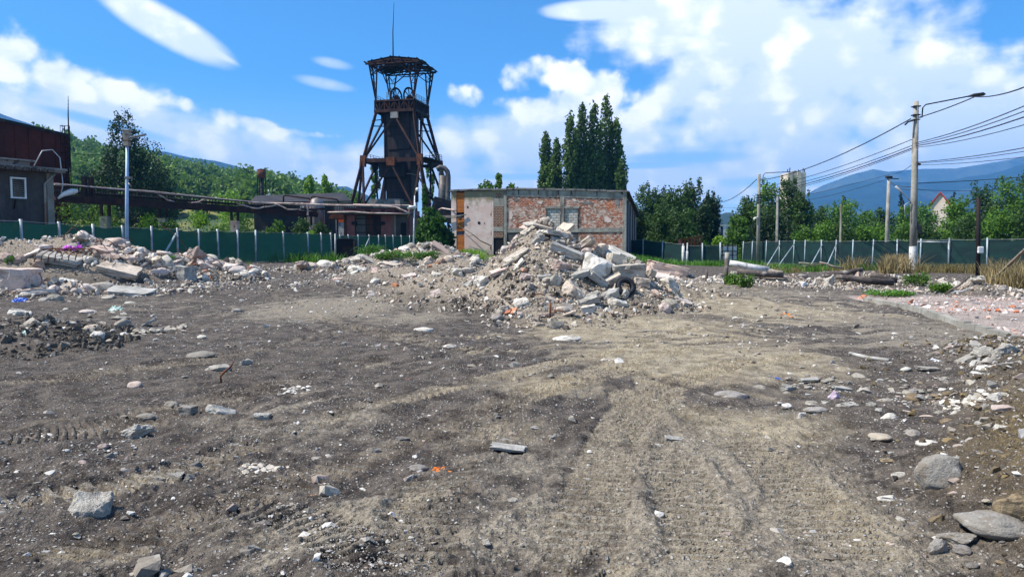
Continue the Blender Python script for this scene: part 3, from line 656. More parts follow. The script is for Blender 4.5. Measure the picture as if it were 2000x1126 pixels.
def add_trunk(h, w, base, style, sd, parent, mat):
    r = random.Random(sd); b = MB(); t = max(.14, w * .035) if style != 'poplar' else .32
    top = h * (.85 if style in ('cone', 'poplar') else .62)
    pts = [Vector((0, 0, -.5)), Vector((.1 * t, 0, base)), Vector((r.uniform(-.3, .3), r.uniform(-.3, .3), (base + top) / 2)), Vector((r.uniform(-.4, .4), r.uniform(-.4, .4), top))]
    b.tube(pts, [t, t * .85, t * .6, t * .2], 8)
    for i in range(7):
        k = r.uniform(.25, .9); s = pts[1].lerp(pts[3], k); a = r.random() * 6.28
        e = s + Vector((math.cos(a) * w * .3, math.sin(a) * w * .3, h * .12 if style != 'poplar' else h * .2)) * (1 if style != 'poplar' else .5)
        b.tube([s, s.lerp(e, .5) + Vector((0, 0, .1 * h * .2)), e], [t * .4, t * .28, t * .08], 5)
    b.build('trunk', mat, parent)
def make_tree(px, top, d, wpx, style, mat, label, group=None, n=5200, base=.22, name='tree', cat='tree', leaf=None, sd=None, zb=None, trunk=True):
    x = (px - CX) / FPX * d; g0 = hz(x, d) if zb is None else zb; h = EYE + (480 - top) / FPX * d - g0; w = wpx / FPX * d
    n = int(n * 1.15); sd = sd or int(px * 7 + top); o = empty(name, (x, d, g0)); tag(o, label, cat, group)
    lobes = tree_lobes(h, w, h * base, style, sd); C, N = crown_points(lobes, n)
    ls = (leaf * 1.25 if leaf else max(.16, min(.85, .0031 * d)))
    V, F = leaf_quads(C, N, ls * rng.uniform(.55, 1.3, n))
    link_mesh('crown', np_mesh('crown', V, F), mat, o)
    if trunk: add_trunk(h, w, h * base, style, sd, o, M['bark'])
    return o

def forest():
    unit = []
    for s in range(4):
        C, N = crown_points(tree_lobes(10 + s, 8, 1.5, 'round', 50 + s), 330, .4); unit.append((C, N))
    Vs, Fs = [], []; off = 0; cnt = 0
    ny, nx, _ = HV.shape
    for _ in range(9000):
        j = ny * .74 * rnd.random() ** .85 + .5; i = rnd.uniform(0, nx - 2); a, b = int(j), int(i); p = HV[a, b] * (1 - j + a) + HV[min(a + 1, ny - 1), b] * (j - a)
        p = p * (1 - i + b) + HV[a, b + 1] * (i - b)
        px = CX + FPX * p[0] / p[1]; py = 480 - (p[2] - EYE) / p[1] * FPX
        if px < 60 or px > 800 or py > 425: continue
        if 338 < px < 470 and 372 < py < 425 and not (px > 430 and py < 392): 
            if rnd.random() < .93: continue
        if p[1] > 520: continue
        C, N = unit[rnd.randrange(4)]; s = rnd.uniform(.55, .9) if rnd.random() < .6 else rnd.uniform(.8, 1.25); a = rnd.random() * 6.28; c, sn = math.cos(a), math.sin(a)
        Q = C @ np.array([[c, sn, 0], [-sn, c, 0], [0, 0, 1]]) * s
        V, F = leaf_quads(Q + p - np.array([0, 0, 1.5]), N, rng.uniform(.8, 1.9, len(Q)) * s, .8); Vs.append(V); Fs.append(F + off); off += len(V); cnt += 1
        if cnt > 2300: break
    o = link_mesh('forest', np_mesh('forest', np.concatenate(Vs), np.concatenate(Fs)), M['leafforest'])
    tag(o, 'green mixed woodland covering the hillside behind the pipe bridge', 'forest', kind='stuff')
forest()

# big dark tree behind the blue lamp post, bushes by the pipe bridge
make_tree(258, 258, 112, 185, 'round', M['leafblack'], 'tall dark tree with a spiky top rising behind the blue lamp post', n=9000, base=.1)
make_tree(312, 318, 118, 90, 'round', M['leafblack'], 'rounded dark tree leaning out right of the tall spiky-topped tree', n=5000, base=.1)
make_tree(200, 320, 105, 80, 'round', M['leafblack'], 'dense dark tree left of the tall spiky-topped tree, beside the rusty hall', n=4200, base=.1)
make_tree(215, 372, 92, 60, 'bush', M['leafmid'], 'yellow-green bush peeping over the pipe bridge below the big dark tree', n=1500, name='bush', cat='bush', trunk=False)
make_tree(455, 372, 150, 80, 'round', M['leafbright'], 'bright green tree above the pipe bridge, below the red hillside roof', n=3500, base=.05)
make_tree(640, 344, 150, 46, 'wispy', M['leafbright'], 'feathery light green tree left of the headframe foot', n=3200, base=.05)
make_tree(606, 352, 155, 50, 'wispy', M['leafbright'], 'low feathery green tree left of the taller feathery one by the headframe', n=3000, base=.05)
make_tree(700, 372, 165, 50, 'round', M['leafmid'], 'pale green tree seen through the left leg of the headframe', n=2500, base=.05)
make_tree(735, 322, 162, 42, 'wispy', M['leafmid'], 'slim green tree between the headframe leg and the dark shaft', n=3000, base=.05)
make_tree(843, 318, 150, 44, 'wispy', M['leafmid'], 'tall green tree seen through the right legs of the headframe', n=3500, base=.05)
for i, (px, top, w, m_, lb) in enumerate([(140, 388, 90, 'leafmid', 'leafy bush behind the left fence beside the grey building'), (200, 382, 90, 'leafmid', 'tall green bush under the pipe bridge left of the blue lamp post'),
        (275, 402, 70, 'leafbright', 'light green bush just right of the blue lamp post'), (335, 412, 70, 'leafmid', 'low green bush behind the braced fence post'),
        (395, 410, 60, 'leafbright', 'bright low bush beneath the middle of the pipe bridge'), (440, 404, 60, 'leafmid', 'green bush against the trestle of the pipe bridge'),
        (235, 410, 50, 'leafdark', 'dark bush hidden under the pipe bridge behind the blue lamp post'), (495, 414, 56, 'leafdark', 'dark bush right of the pipe bridge trestle'),
        (545, 416, 50, 'leafmid', 'green bush between two concrete trestle stumps'), (585, 412, 50, 'leafdark', 'dark shrub below the end of the pipe bridge'),
        (360, 430, 50, 'leafbright', 'lowest yellow-green bush behind the left fence')]):
    make_tree(px, top, 66 + i * 1.3, w * 1.25, 'bush', M[m_], lb, n=3200, name='bush', cat='bush', trunk=False)
make_tree(628, 428, 72, 46, 'bush', M['leafdark'], 'round dark green bush at the fence corner in front of the grey tank', n=1800, name='bush', cat='bush', trunk=False)
make_tree(608, 446, 70, 42, 'bush', M['leafbright'], 'small light green bush at the fence corner', n=1300, name='bush', cat='bush', trunk=False)
make_tree(252, 232, 110, 120, 'wispy', M['leafblack'], 'feathery spiky crown top poking out above the big dark tree', n=5200, base=.3)
# ivy mass
make_tree(838, 392, 72, 74, 'bush', M['leafivy'], 'ivy thicket smothering the wall left of the brick ruin', n=9000, name='ivy_thicket', cat='ivy', leaf=.26, sd=4, trunk=False)
make_tree(862, 425, 74, 60, 'bush', M['leafblack'], 'dark ivy bush squeezed against the brick ruin', n=3500, name='ivy_thicket', cat='ivy', leaf=.24, trunk=False)
make_tree(830, 362, 73, 16, 'wispy', M['leafivy'], 'ivy column climbing above the thicket beside the headframe', n=1100, base=.6, name='ivy_column', cat='ivy', leaf=.25, trunk=False)
# poplars
POP = [(1066, 252, 26, 'leftmost and shortest poplar of the row behind the brick ruin'), (1086, 262, 24, 'thin poplar second from the left behind the brick ruin'), (1113, 214, 32, 'poplar just right of the gap in the row'),
       (1136, 198, 30, 'pointed poplar left of the middle of the row'), (1158, 200, 32, 'dense poplar in the middle of the row'), (1182, 184, 32, 'tallest poplar of the row'), (1202, 222, 28, 'leaning poplar right of the tallest one'), (1211, 308, 20, 'small rightmost poplar above the ruin corner'), (1150, 262, 30, 'lower poplar filling the middle of the row'), (1124, 250, 26, 'lower poplar left in the main group'), (1078, 300, 24, 'low poplar between the two leftmost ones')]
for px, top, w, lb in POP: make_tree(px, top + 15, 150 + (px % 7), w * 2.1, 'poplar', M['leafpoplar'], lb, 'row of poplars behind the brick ruin', n=6300, base=.08, name='poplar_tree', cat='poplar', leaf=.5)
# trees right of the ruin
TR = [(1262, 362, 100, 100, 'leafblack', 'dark broad tree touching the right end of the brick ruin'), (1312, 368, 92, 80, 'leafdark', 'green-tinged tree in the middle of the dark clump right of the ruin'),
      (1345, 352, 96, 70, 'leafblack', 'tallest tree of the dark clump right of the ruin'), (1383, 376, 98, 54, 'leafblack', 'last dark tree of the clump before the gap in the trees'),
      (1240, 400, 88, 50, 'leafblack', 'low dark tree at the foot of the ruin side wall'), (1290, 400, 86, 70, 'leafdark', 'low front tree of the dark clump right of the ruin'), (1330, 405, 84, 74, 'leafblack', 'low dark tree above the rusty railing'), (1365, 400, 90, 60, 'leafblack', 'low dark tree at the right of the dark clump'), (1285, 368, 104, 70, 'leafblack', 'dark tree at the back of the clump right of the ruin')]
for px, top, d, w, m_, lb in TR: make_tree(px, top, d, w, 'round', M['leafdark' if m_ == 'leafblack' and px in (1262, 1345, 1330) else m_], lb, 'dark trees right of the ruin', n=7500, base=.0)
make_tree(1408, 444, 85, 40, 'bush', M['leafbright'], 'bright green bush in the gap above the white gate', n=1500, name='bush', cat='bush', trunk=False)
make_tree(1375, 462, 84, 40, 'bush', M['leafbright'], 'low bright bush behind the rusty railing', n=900, name='bush', cat='bush', trunk=False)
TR2 = [(1455, 382, 92, 64, 'leafdark', 'round'), (1498, 352, 90, 66, 'leafmid', 'round'), (1535, 344, 96, 60, 'leafdark', 'round'), (1562, 372, 94, 50, 'leafdark', 'round'), (1500, 400, 84, 90, 'leafblack', 'round'), (1440, 420, 82, 50, 'leafmid', 'round')]
LB2 = ['left tree of the clump around the second power pole', 'airy tree with pale top behind the second power pole', 'tall dark tree in front of the cream concrete tower', 'dark tree at the right edge of the cream tower', 'low dark tree behind the bare pole stump', 'small green tree by the white gate']
for (px, top, d, w, m_, st), lb in zip(TR2, LB2): make_tree(px, top, d, w, st, M[m_], lb, 'trees around the second power pole', n=5000, base=.03)
BACK = [(1590, 402), (1618, 398), (1650, 386), (1690, 408), (1722, 404), (1770, 400), (1803, 396), (1600, 432), (1640, 430), (1680, 436), (1720, 436), (1765, 432), (1810, 430), (1850, 428), (1575, 440)]
LB3 = ['beside the cream tower', 'left of the short concrete pole', 'behind the short concrete pole', 'right of the short concrete pole', 'left of the pole with the cross arm', 'left of the big power pole', 'right of the big power pole', 'low at the left end of the row', 'low by the short concrete pole', 'low between the two thin poles',
       'low under the cross-arm pole', 'low left of the big power pole', 'low right of the big power pole', 'low by the black steel post', 'lowest behind the bare pole']
for i, ((px, top), lb) in enumerate(zip(BACK, LB3)):
    make_tree(px, top, 100 + (i * 7) % 22 if top < 420 else 74 + i % 6, 66, 'round', M['leafmid' if i % 4 else 'leafdark'], 'bushy green tree ' + lb, 'bushy trees behind the right fence', n=3300, base=.0)
for px, top, w, lb in [(1758, 376, 26, 'dark conifer sticking up left of the big power pole'), (1645, 380, 18, 'small conifer above the bushy trees near the short pole'), (1856, 374, 22, 'conifer right of the pink-gabled house')]:
    make_tree(px, top, 150, w, 'cone', M['leafpine'], lb, 'conifers', n=1500, base=.1, name='conifer_tree', cat='conifer')
BIG = [(1872, 384, 80, 70, 'leafmid', 'green tree left in the big clump at the right edge'), (1915, 356, 84, 80, 'leafdark', 'tall dark tree in the right-edge clump'), (1962, 346, 82, 80, 'leafmid', 'broad tree near the right edge of the view'),
       (2010, 326, 86, 80, 'leafdark', 'tallest tree cut by the right edge'), (1895, 420, 70, 80, 'leafdark', 'low dark tree behind the black steel post'), (1950, 410, 68, 80, 'leafmid', 'low bushy tree left of the leaning plank'), (2000, 400, 66, 70, 'leafdark', 'low dark tree at the right edge'), (2080, 350, 80, 100, 'leafdark', 'dark tree just outside the right edge')]
for px, top, d, w, m_, lb in BIG: make_tree(px, top, d, w, 'round', M[m_], lb, 'big trees at the right edge', n=5600, base=.0)

# ------------------------------------------------------------------ headframe tower
def headframe():
    T = empty('headframe', (-19.6, 134.2, 0), -R(13.5)); tag(T, 'tall rusty mine headframe with winding wheels under an open roof', 'headframe')
    rot = Matrix.Rotation(R(13.5), 3, 'Z')
    z = lambda py, d=130.5: EYE + (480 - py) / FPX * d
    zp0, zp1 = z(219), z(200)      # platform underside, deck
    zm = z(316); a0 = 3.5
    out = lambda zz: a0 + (zp0 - zz) / zp0 * 5.2
    C4 = [(-1, -1), (1, -1), (1, 1), (-1, 1)]
    for sx, sy in C4:
        b = MB(); p = (sx * out(zp0), sy * out(zp0), zp0 - .2); q = (sx * out(zm), sy * out(zm), zm); f = (sx * out(1), sy * out(1), .6)
        b.bar(p, q, .42); b.bar(q, f, .46); b.box(f[0] - .7, f[0] + .7, f[1] - .7, f[1] + .7, -.5, 1.0)
        b.build('leg', M['rust'], T)
        g = MB(); g.bar((q[0], q[1], zm - 1.0), (q[0] - sx * .12, q[1] - sy * .12, zm + .9), 1.0, .7); g.build('gusset_plate', M['rustorange'], T)
    # struts from mid nodes towards the ground (the K bracing)
    for k in range(4):
        s = C4[k]; t = C4[(k + 1) % 4]; om, ot, ob = out(zm), out(zp0), out(4)
        A = Vector((s[0] * om, s[1] * om, zm)); B = Vector((t[0] * om, t[1] * om, zm)); mid = (A + B) / 2
        top = Vector(((s[0] + t[0]) / 2 * ot, (s[1] + t[1]) / 2 * ot, zp0 - .8))
        A1 = Vector((s[0] * ob, s[1] * ob, 3)); B1 = Vector((t[0] * ob, t[1] * ob, 3))
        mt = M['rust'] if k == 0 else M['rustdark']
        b = MB(); b.bar(A, B, .34, .62); b.build('girder', mt, T)
        b = MB(); b.bar(top, A, .30); b.build('brace', mt, T); b = MB(); b.bar(top, B, .30); b.build('brace', mt, T)
        b = MB(); b.bar(mid + Vector((0, 0, -.5)), A1, .30); b.build('brace', mt, T); b = MB(); b.bar(mid + Vector((0, 0, -.5)), B1, .30); b.build('brace', mt, T)
        iA = A1.lerp(B1, .26) - Vector((0, 0, 2)); iB = B1.lerp(A1, .26) - Vector((0, 0, 2))
        b = MB(); b.bar(A, iA, .34); b.build('brace', mt, T); b = MB(); b.bar(B, iB, .34); b.build('brace', mt, T)
        g = MB(); n = Vector(((s[0] + t[0]) / 2, (s[1] + t[1]) / 2, 0)) * .12
        g.bar(mid + n + Vector((0, 0, -.95)), mid + n + Vector((0, 0, .5)), 1.5 if k % 2 == 0 else .5, .5 if k % 2 == 0 else 1.5); g.build('gusset_plate', M['rustorange'] if k == 0 else mt, T)
        g = MB(); g.bar(top + n + Vector((0, 0, -.5)), top + n + Vector((0, 0, .7)), 1.4 if k % 2 == 0 else .4, .4 if k % 2 == 0 else 1.4); g.build('gusset_plate', M['steelpipe'] if k == 0 else mt, T)
        # light ties half way up
        zt = zp0 - 2.6; o2 = out(zt); b = MB(); b.bar((s[0] * o2, s[1] * o2, zt), ((s[0] + t[0]) / 2 * 2.4, (s[1] + t[1]) / 2 * 2.4, zt), .16)
        zt2 = zp0 - 1.2; b.bar((s[0] * o2, s[1] * o2, zt + .9), (s[0] * 2.4, s[1] * 2.4, zt2), .14); b.build('tie_rod', M['rustdark'], T)
    # shaft tube in storeys
    b = MB(); b.box(-2.45, 2.25, -2.1, 2.3, z(352), zp0); b.build('shaft_casing', M['shaft'], T)
    b = MB(); b.box(-2.75, 2.45, -2.35, 2.5, z(340), z(338.5)); b.build('shaft_ledge', M['steelpipe'], T)
    b = MB(); b.box(-2.35, 2.15, -2.0, 2.2, z(392), z(352)); b.build('shaft_casing', M['shaft'], T)
    b = MB(); b.box(-3.05, 1.6, -3.6, -2.36, z(346), z(318.8)); b.build('shaft_bay', M['shaft'], T)
    b = MB(); b.box(-4.9, 1.0, -3.9, 2.6, 0, z(388.5)); b.build('plinth', M['renderlight'], T)
    for sx in (-2.5, 2.3):
        b = MB(); b.bar((sx, -2.14, z(392)), (sx, -2.14, zp0), .22); b.build('shaft_post', M['rustdark'], T)
    for k, (x0, x1, zz) in enumerate([(-2.4, .9, 262), (-1.9, 2.2, 291), (-2.4, 2.2, 240)]):
        b = MB(); b.box(x0, x1, -2.2, -2.1, z(zz) - .06, z(zz) + .06); b.build('shaft_rib', M['rustdark'], T)
    # mid walkway with railings
    b = MB(); b.box(-out(zm) + .4, out(zm) + .9, -4.9, -3.7, zm + .32, zm + .44); b.box(2.6, 6.5, -3.6, 3.0, zm + .32, zm + .44); b.box(-6.2, -2.8, -3.6, 3.0, zm + .32, zm + .44); b.build('walkway', M['rustdark'], T)
    def rail(x0, y0, x1, y1, zz, n, nm='railing', h=1.15):
        b = MB()
        for i in range(n + 1):
            x, y = x0 + (x1 - x0) * i / n, y0 + (y1 - y0) * i / n; b.bar((x, y, zz), (x, y, zz + h), .07)
        for k in (.35, .7, 1): b.bar((x0, y0, zz + h * k), (x1, y1, zz + h * k), .06)
        b.build(nm, M['steelpipe'], T)
    rail(-5.8, 2.9, -2.9, 2.9, zm + .44, 4); rail(-5.8, -3.5, -5.8, 2.9, zm + .44, 5); rail(3.2, 2.9, 6.4, 2.9, zm + .44, 4); rail(6.4, -3.5, 6.4, 2.9, zm + .44, 5)
    # head platform: lattice girders round a deck
    A = a0 + .15
    b = MB(); b.box(-A, A, -A, A, zp1 - .1, zp1 + .02); b.build('deck', M['rustdark'], T)
    for k in range(4):
        s = C4[k]; t = C4[(k + 1) % 4]; p = Vector((s[0] * A, s[1] * A, 0)); q = Vector((t[0] * A, t[1] * A, 0))
        b = MB(); zt, zb = zp1 + .05, zp1 - 1.75
        b.bar(p + Vector((0, 0, zt)), q + Vector((0, 0, zt)), .28); b.bar(p + Vector((0, 0, zb)), q + Vector((0, 0, zb)), .28); b.bar(p + Vector((0, 0, zp0)), q + Vector((0, 0, zp0)), .36, .5)
        for i in range(9):
            u = p.lerp(q, i / 8); b.bar(u + Vector((0, 0, zb)), u + Vector((0, 0, zt)), .18)
            if i < 8:
                w_ = p.lerp(q, (i + 1) / 8); b.bar(u + Vector((0, 0, zb if i % 2 else zt)), w_ + Vector((0, 0, zt if i % 2 else zb)), .14)
        for i in range(5):
            u = p.lerp(q, i / 4); b.bar(u + Vector((0, 0, zp0)), u + Vector((0, 0, zb)), .2)
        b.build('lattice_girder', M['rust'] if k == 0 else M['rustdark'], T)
    b = MB(); b.box(-A + .3, A - .3, -A + .3, A - .3, zp1 - 1.6, zp1 - .2); b.build('machine_box', M['rustdark'], T)
    rail(-A, A, A, A, zp1, 6); rail(A, -A, A, A, zp1, 6); rail(-A, -A, -A, A, zp1, 6)
    for x in (-2.9, -2.4): 
        b = MB(); b.bar((x, 0, zp1), (x, 0, zp1 + 2.3), .13); b.build('post', M['steelpipe'], T)
    # winding wheels
    def wheel(cx, cy, rz):
        w = empty('winding_wheel', (cx, cy, z(186)), rz); w.parent = T
        r = 1.62; b = MB(); ring = [(0, math.cos(t * math.pi / 14) * r, math.sin(t * math.pi / 14) * r) for t in range(28)]; b.tube(ring + ring[:2], .13, 8, False); 
        ring2 = [(0, y_ * .9, z_ * .9) for _, y_, z_ in ring]; b.tube(ring2 + ring2[:2], .07, 6, False); b.build('rim', M['rustdark'], w)
        for i in range(8):
            t = i * math.pi / 4 + .2; b = MB(); b.bar((0, 0, 0), (0, math.cos(t) * r, math.sin(t) * r), .12); b.build('spoke', M['rustdark'], w)
        b = MB(); b.tube([(-.35, 0, 0), (.35, 0, 0)], .32, 12); b.build('hub', M['rustorange'], w)
        b = MB()
        for s in (-.5, .5): b.bar((s, 0, 0), (s, .9, -1.7), .24); b.bar((s, 0, 0), (s, -.9, -1.7), .24); b.box(s - .2, s + .2, -.8, .8, -1.7, -1.1)
        b.build('bearing_stand', M['rust'], w)
    wheel(-1.0, -.2, R(-15)); wheel(1.35, .1, R(-17))
    # roof columns: slim lattice triangles standing on their points
    ze = z(131); Ro = 4.0
    for sx, sy in C4:
        b = MB(); f = Vector((sx * (A - .15), sy * (A - .15), zp1))
        for dx, dy in ((.35, .35), (-1.15, .35), (.35, -1.15)):
            t_ = Vector((sx * (Ro + dx), sy * (Ro + dy), ze)); b.bar(f + (t_ - f) * .02, t_, .2)
        for k in (.45, .75):
            q = [f.lerp(Vector((sx * (Ro + dx), sy * (Ro + dy), ze)), k) for dx, dy in ((.35, .35), (-1.15, .35), (.35, -1.15))]
            b.bar(q[0], q[1], .09); b.bar(q[0], q[2], .09)
            q2 = [f.lerp(Vector((sx * (Ro + dx), sy * (Ro + dy), ze)), k + .22) for dx, dy in ((.35, .35), (-1.15, .35), (.35, -1.15))]
            b.bar(q[1], q2[0], .08); b.bar(q[2], q2[0], .08)
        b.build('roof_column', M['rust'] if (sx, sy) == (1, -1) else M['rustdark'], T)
    # knee braces and eave girders
    for k in range(4):
        s = C4[k]; t = C4[(k + 1) % 4]; e = Ro + .3; p = Vector((s[0] * e, s[1] * e, ze)); q = Vector((t[0] * e, t[1] * e, ze)); b = MB()
        b.bar(p, q, .22); lo = Vector((0, 0, -1.1)); n = 10; prev = p
        b.bar(p.lerp(q, .12) + lo * 1.5, p.lerp(q, .32) + lo * .35, .14); b.bar(q.lerp(p, .12) + lo * 1.5, q.lerp(p, .32) + lo * .35, .14)
        b.bar(p.lerp(q, .32) + lo * .35, q.lerp(p, .32) + lo * .35, .14)
        for i in range(n):
            u = p.lerp(q, i / n); w_ = p.lerp(q, (i + 1) / n); dz = lo * (1.5 if i in (0, 9) else .85 if i in (1, 8) else .35); b.bar(u + (dz if i % 2 else Vector()), w_ + (Vector() if i % 2 else dz), .09)
        b.build('eave_truss', M['rust'] if k == 0 else M['rustdark'], T)
    # gable roof: ridge along the depth; rafters, front truss, sheet
    zr = z(121.5); E = 4.9; D0, D1 = -4.9, 4.6
    for i, y in enumerate((-4.6, -2.3, 0, 2.2, 4.3)):
        b = MB(); b.bar((-E, y, ze + .15), (0, y, zr - .1), .16, .22); b.bar((E, y, ze + .15), (0, y, zr - .1), .16, .22); b.bar((-E, y, ze), (E, y, ze), .16)
        for x in (-3.2, -1.6, 0, 1.6, 3.2):
            h = (zr - ze - .2) * (1 - abs(x) / E); b.bar((x, y, ze), (x, y, ze + h), .12)
            b.bar((x, y, ze), (x - math.copysign(1.6, x) if x else 1.6, y, ze + (zr - ze) * (1 - abs(abs(x) - 1.6) / E) - .2), .1)
        b.build('roof_truss', M['rust'] if i == 0 else M['rustdark'], T)
    for x in (-E, -3.4, -1.7, 0, 1.7, 3.4, E):
        zz = ze + .33 + (zr - ze - .2) * (1 - abs(x) / E); b = MB(); b.bar((x, D0 - rnd.uniform(.2, .8), zz), (x, D1 + .3, zz), .14, .2); b.build('purlin', M['rustdark'], T)
    for sgn in (-1, 1):
        for i in range(9):
            y0 = D0 + .35 + i * 1.05
            if sgn < 0 and i in (3,): continue
            if sgn > 0 and i == 5: continue
            b = MB(); e0 = E + rnd.uniform(-.3, .35); zz = lambda x: ze + .5 + (zr - ze - .2) * (1 - abs(x) / E)
            b.prism([(0, y0, zz(0)), (0, y0 + 1.0, zz(0)), (sgn * e0, y0 + 1.0, zz(e0)), (sgn * e0, y0, zz(e0))], (0, 0, .05)); b.build('roof_sheet', M['rustdark'], T)
    b = MB(); b.bar((1.2, -1.5, ze + .9), (3.1, .2, ze - 1.3), .35, .12); b.bar((.3, -.6, ze + .8), (-1.0, 1.5, ze - .3), .3, .1); b.bar((.8, 0, ze + .6), (.9, .3, ze - .7), .7, .1); b.build('hanging_sheet', M['rustdark'], T)
    b = MB(); b.tube([(0, -4.0, zr), (.0, -4.0, z(70)), (.25, -4.0, z(16))], [.11, .08, .03], 6); b.build('lightning_rod', M['rustdark'], T)
    # ladder / pipes on the right side of the shaft
    b = MB(); b.bar((3.0, -1, 1), (3.0, -1, zp0), .18); b.bar((3.5, .6, 1), (3.5, .6, zp0), .14); b.build('riser_pipe', M['rust'], T)
headframe()

# ------------------------------------------------------------------ brick ruin
def ruin():
    a = R(15); L = 18.25; d = 78.3; x0 = (882 - CX) / FPX * d; g0 = .35
    T = empty('brick_ruin', (x0, d, g0), -a); tag(T, 'roofless-looking two-storey ruin of patched brick and pink plaster behind the rubble', 'ruined building')
    U = lambda px: (px - 882) / 340 * L
    def Zr(px, py): return EYE + (480 - py) / (18.5 + (px - 882) / 340 * 1.2) - g0
    D = 11.0
    top = lambda px: Zr(px, np.interp(px, [882, 960, 1050, 1130, 1222], [374, 372, 370.5, 372, 376]))
    b = MB(); n = 24; prof = [(U(882 + 340 * i / n), top(882 + 340 * i / n) - .35) for i in range(n + 1)]
    b.prism([(0, .1, -1)] + [(u, .1, zz) for u, zz in prof] + [(L, .1, -1)], (0, .35, 0)); b.build('wall', M['render'], T)
    def panel(nm, mat, px0, px1, py0, py1, y=0.0, th=.12, par=T, jag=0):
        b = MB(); u0, u1, z0, z1 = U(px0), U(px1), Zr(px0, py1), Zr(px0, py0)
        if jag:
            P1 = [(u0, y, z0), (u1, y, z0)] + [(u1 + rnd.uniform(-jag, jag) * .3, y, z0 + (z1 - z0) * k) for k in (.3, .6)] + [(u1 + (u0 - u1) * k, y, z1 + rnd.uniform(-jag, jag)) for k in (0, .1, .2, .3, .45, .6, .7, .8, .9, 1)]
            b.prism(P1, (0, th, 0))
        else: b.box(u0, u1, y, y + th, z0, z1)
        return b.build(nm, mat, par)
    panel('plaster_wall', M['plaster'], 882, 892.5, 374, 520, -.04, .14)
    b = MB(); zt_, zb_ = Zr(940, 374), Zr(940, 520); b.prism([(U(909), -.03, zb_), (U(964), -.03, zb_)] + [(U(964 + rnd.uniform(-3.5, 3)), -.03, zb_ + (zt_ - zb_) * k / 16) for k in range(1, 16)] + [(U(964), -.03, zt_), (U(909), -.03, zt_)], (0, .13, 0)); b.build('plaster_wall', M['plaster'], T)
    panel('plaster_wall', M['plaster'], 964, 993, 372, 385, -.01, .11); 
    b = panel('infill_strip', M['orangebrick'], 892.5, 909, 377, 415, .0, .1)
    panel('infill_strip', M['orangebrick'], 892.5, 909, 425, 451, .0, .1); panel('infill_strip', M['orangebrick'], 892.5, 909, 459, 515, .0, .1)
    panel('slit_window', M['black'], 892.5, 909, 415, 425, .05, .05); panel('slit_window', M['roughboard'], 892.5, 909, 451, 459, .04, .06)  # upper slit: black panel puts the shade of the opening into colour
    panel('lintel', M['orangebrick'], 892.5, 909, 449.5, 451.5, -.06, .16)
    # ragged brick strip with doorway
    panel('plaster_wall', M['plaster'], 964, 968, 385, 520, -.02, .12, jag=.05)
    panel('brick_strip', M['redbrick'], 968, 988, 404, 443, .0, .1, jag=.08); panel('lintel', M['pole'], 968, 988, 443, 452, -.03, .12); panel('brick_strip', M['redbrick'], 968, 987, 452, 464, .0, .1)
    panel('brick_strip', M['redbrick'], 973, 984, 378, 386, -.03, .1); panel('lintel', M['pole'], 968, 989, 385, 404, .0, .1); panel('doorway', M['black'], 968, 987, 464, 520, .06, .04)  # doorway is a black panel, its inner shade painted as colour
    panel('pillar', M['pole'], 989, 994.5, 371, 520, -.08, .2); panel('pillar', M['pole'], 1099, 1106.5, 384, 450, -.07, .18)
    b = MB(); u0, u1 = U(994.5), U(1222)
    pr = [(u0, -.05, top(995) - .62)] + [(U(p), -.05, top(p) - rnd.uniform(0, .09)) for p in range(995, 1223, 12)] + [(u1, -.05, top(1222) - .66)]
    b.prism(pr, (0, .3, 0)); b.build('ring_beam', M['pole'], T)
    panel('brick_wall', M['facadebrick'], 994.5, 1072, 383, 446, .0, .1); panel('brick_wall', M['facadebrick'], 1106.5, 1216, 383, 408, .002, .1); panel('brick_wall', M['facadebrick'], 1134, 1216, 408, 446, .0, .1)
    panel('brick_wall', M['facadebrick'], 1072, 1099, 383, 406, .001, .1)
    panel('lintel', M['pole'], 1069, 1135, 403.5, 407.5, -.06, .14)
    for s, e in ((1073, 1099), (1107, 1132)):
        w = panel('blocked_window', M['blockwork'], s, e, 408, 446, .065, .03)
        f = MB(); u_, v_ = U(s), U(e); z0, z1 = Zr(s, 446), Zr(s, 407.5)
        for k in (u_ - .07, v_ + .0): f.box(k, k + .08, -.09, .05, z0, z1)
        f.build('frame', M['darkwood'], w)
    panel('floor_beam', M['pole'], 994.5, 1216, 446, 454, -.06, .16)
    panel('brick_wall', M['facadebrick'], 1134, 1216, 454, 520, .0, .1); panel('brick_wall', M['render'], 994.5, 1134, 454, 520, .0, .1)
    panel('pillar', M['pole'], 1216, 1222.5, 374, 520, -.09, .25)
    for px, py, w_, h_, m_ in ((1012, 390, 16, 7, 'renderlight'), (1040, 432, 20, 9, 'plaster'), (1060, 394, 12, 12, 'plaster'), (1150, 396, 26, 8, 'renderlight'), (1190, 430, 20, 12, 'plaster'), (1150, 470, 22, 9, 'plaster'), (1206, 395, 12, 18, 'renderlight'), (1003, 420, 9, 24, 'plaster'), (1180, 480, 26, 8, 'renderlight'), (1125, 391, 14, 6, 'plaster')):
        b = MB(); cu, cz_, ru, rz_ = U(px), Zr(px, py), w_ / 19 / 2, h_ / 19 / 2; b.prism([(cu + math.cos(t * .349) * ru * rnd.uniform(.45, 1.1), -.025, cz_ + math.sin(t * .349) * rz_ * rnd.uniform(.45, 1.1)) for t in range(18)], (0, .02, 0)); b.build('plaster_patch', M[m_], T)
    # side wall of boards: top drops away towards the back
    zt = top(1222)
    b = MB(); b.prism([(L - .05, .46, -1.5), (L - .05, D, -1.5), (L - .05, D, zt - 2.0), (L - .05, D * .5, zt - .9), (L - .05, .46, zt - .4)], (-.25, 0, 0)); b.build('side_wall', M['boards'], T)
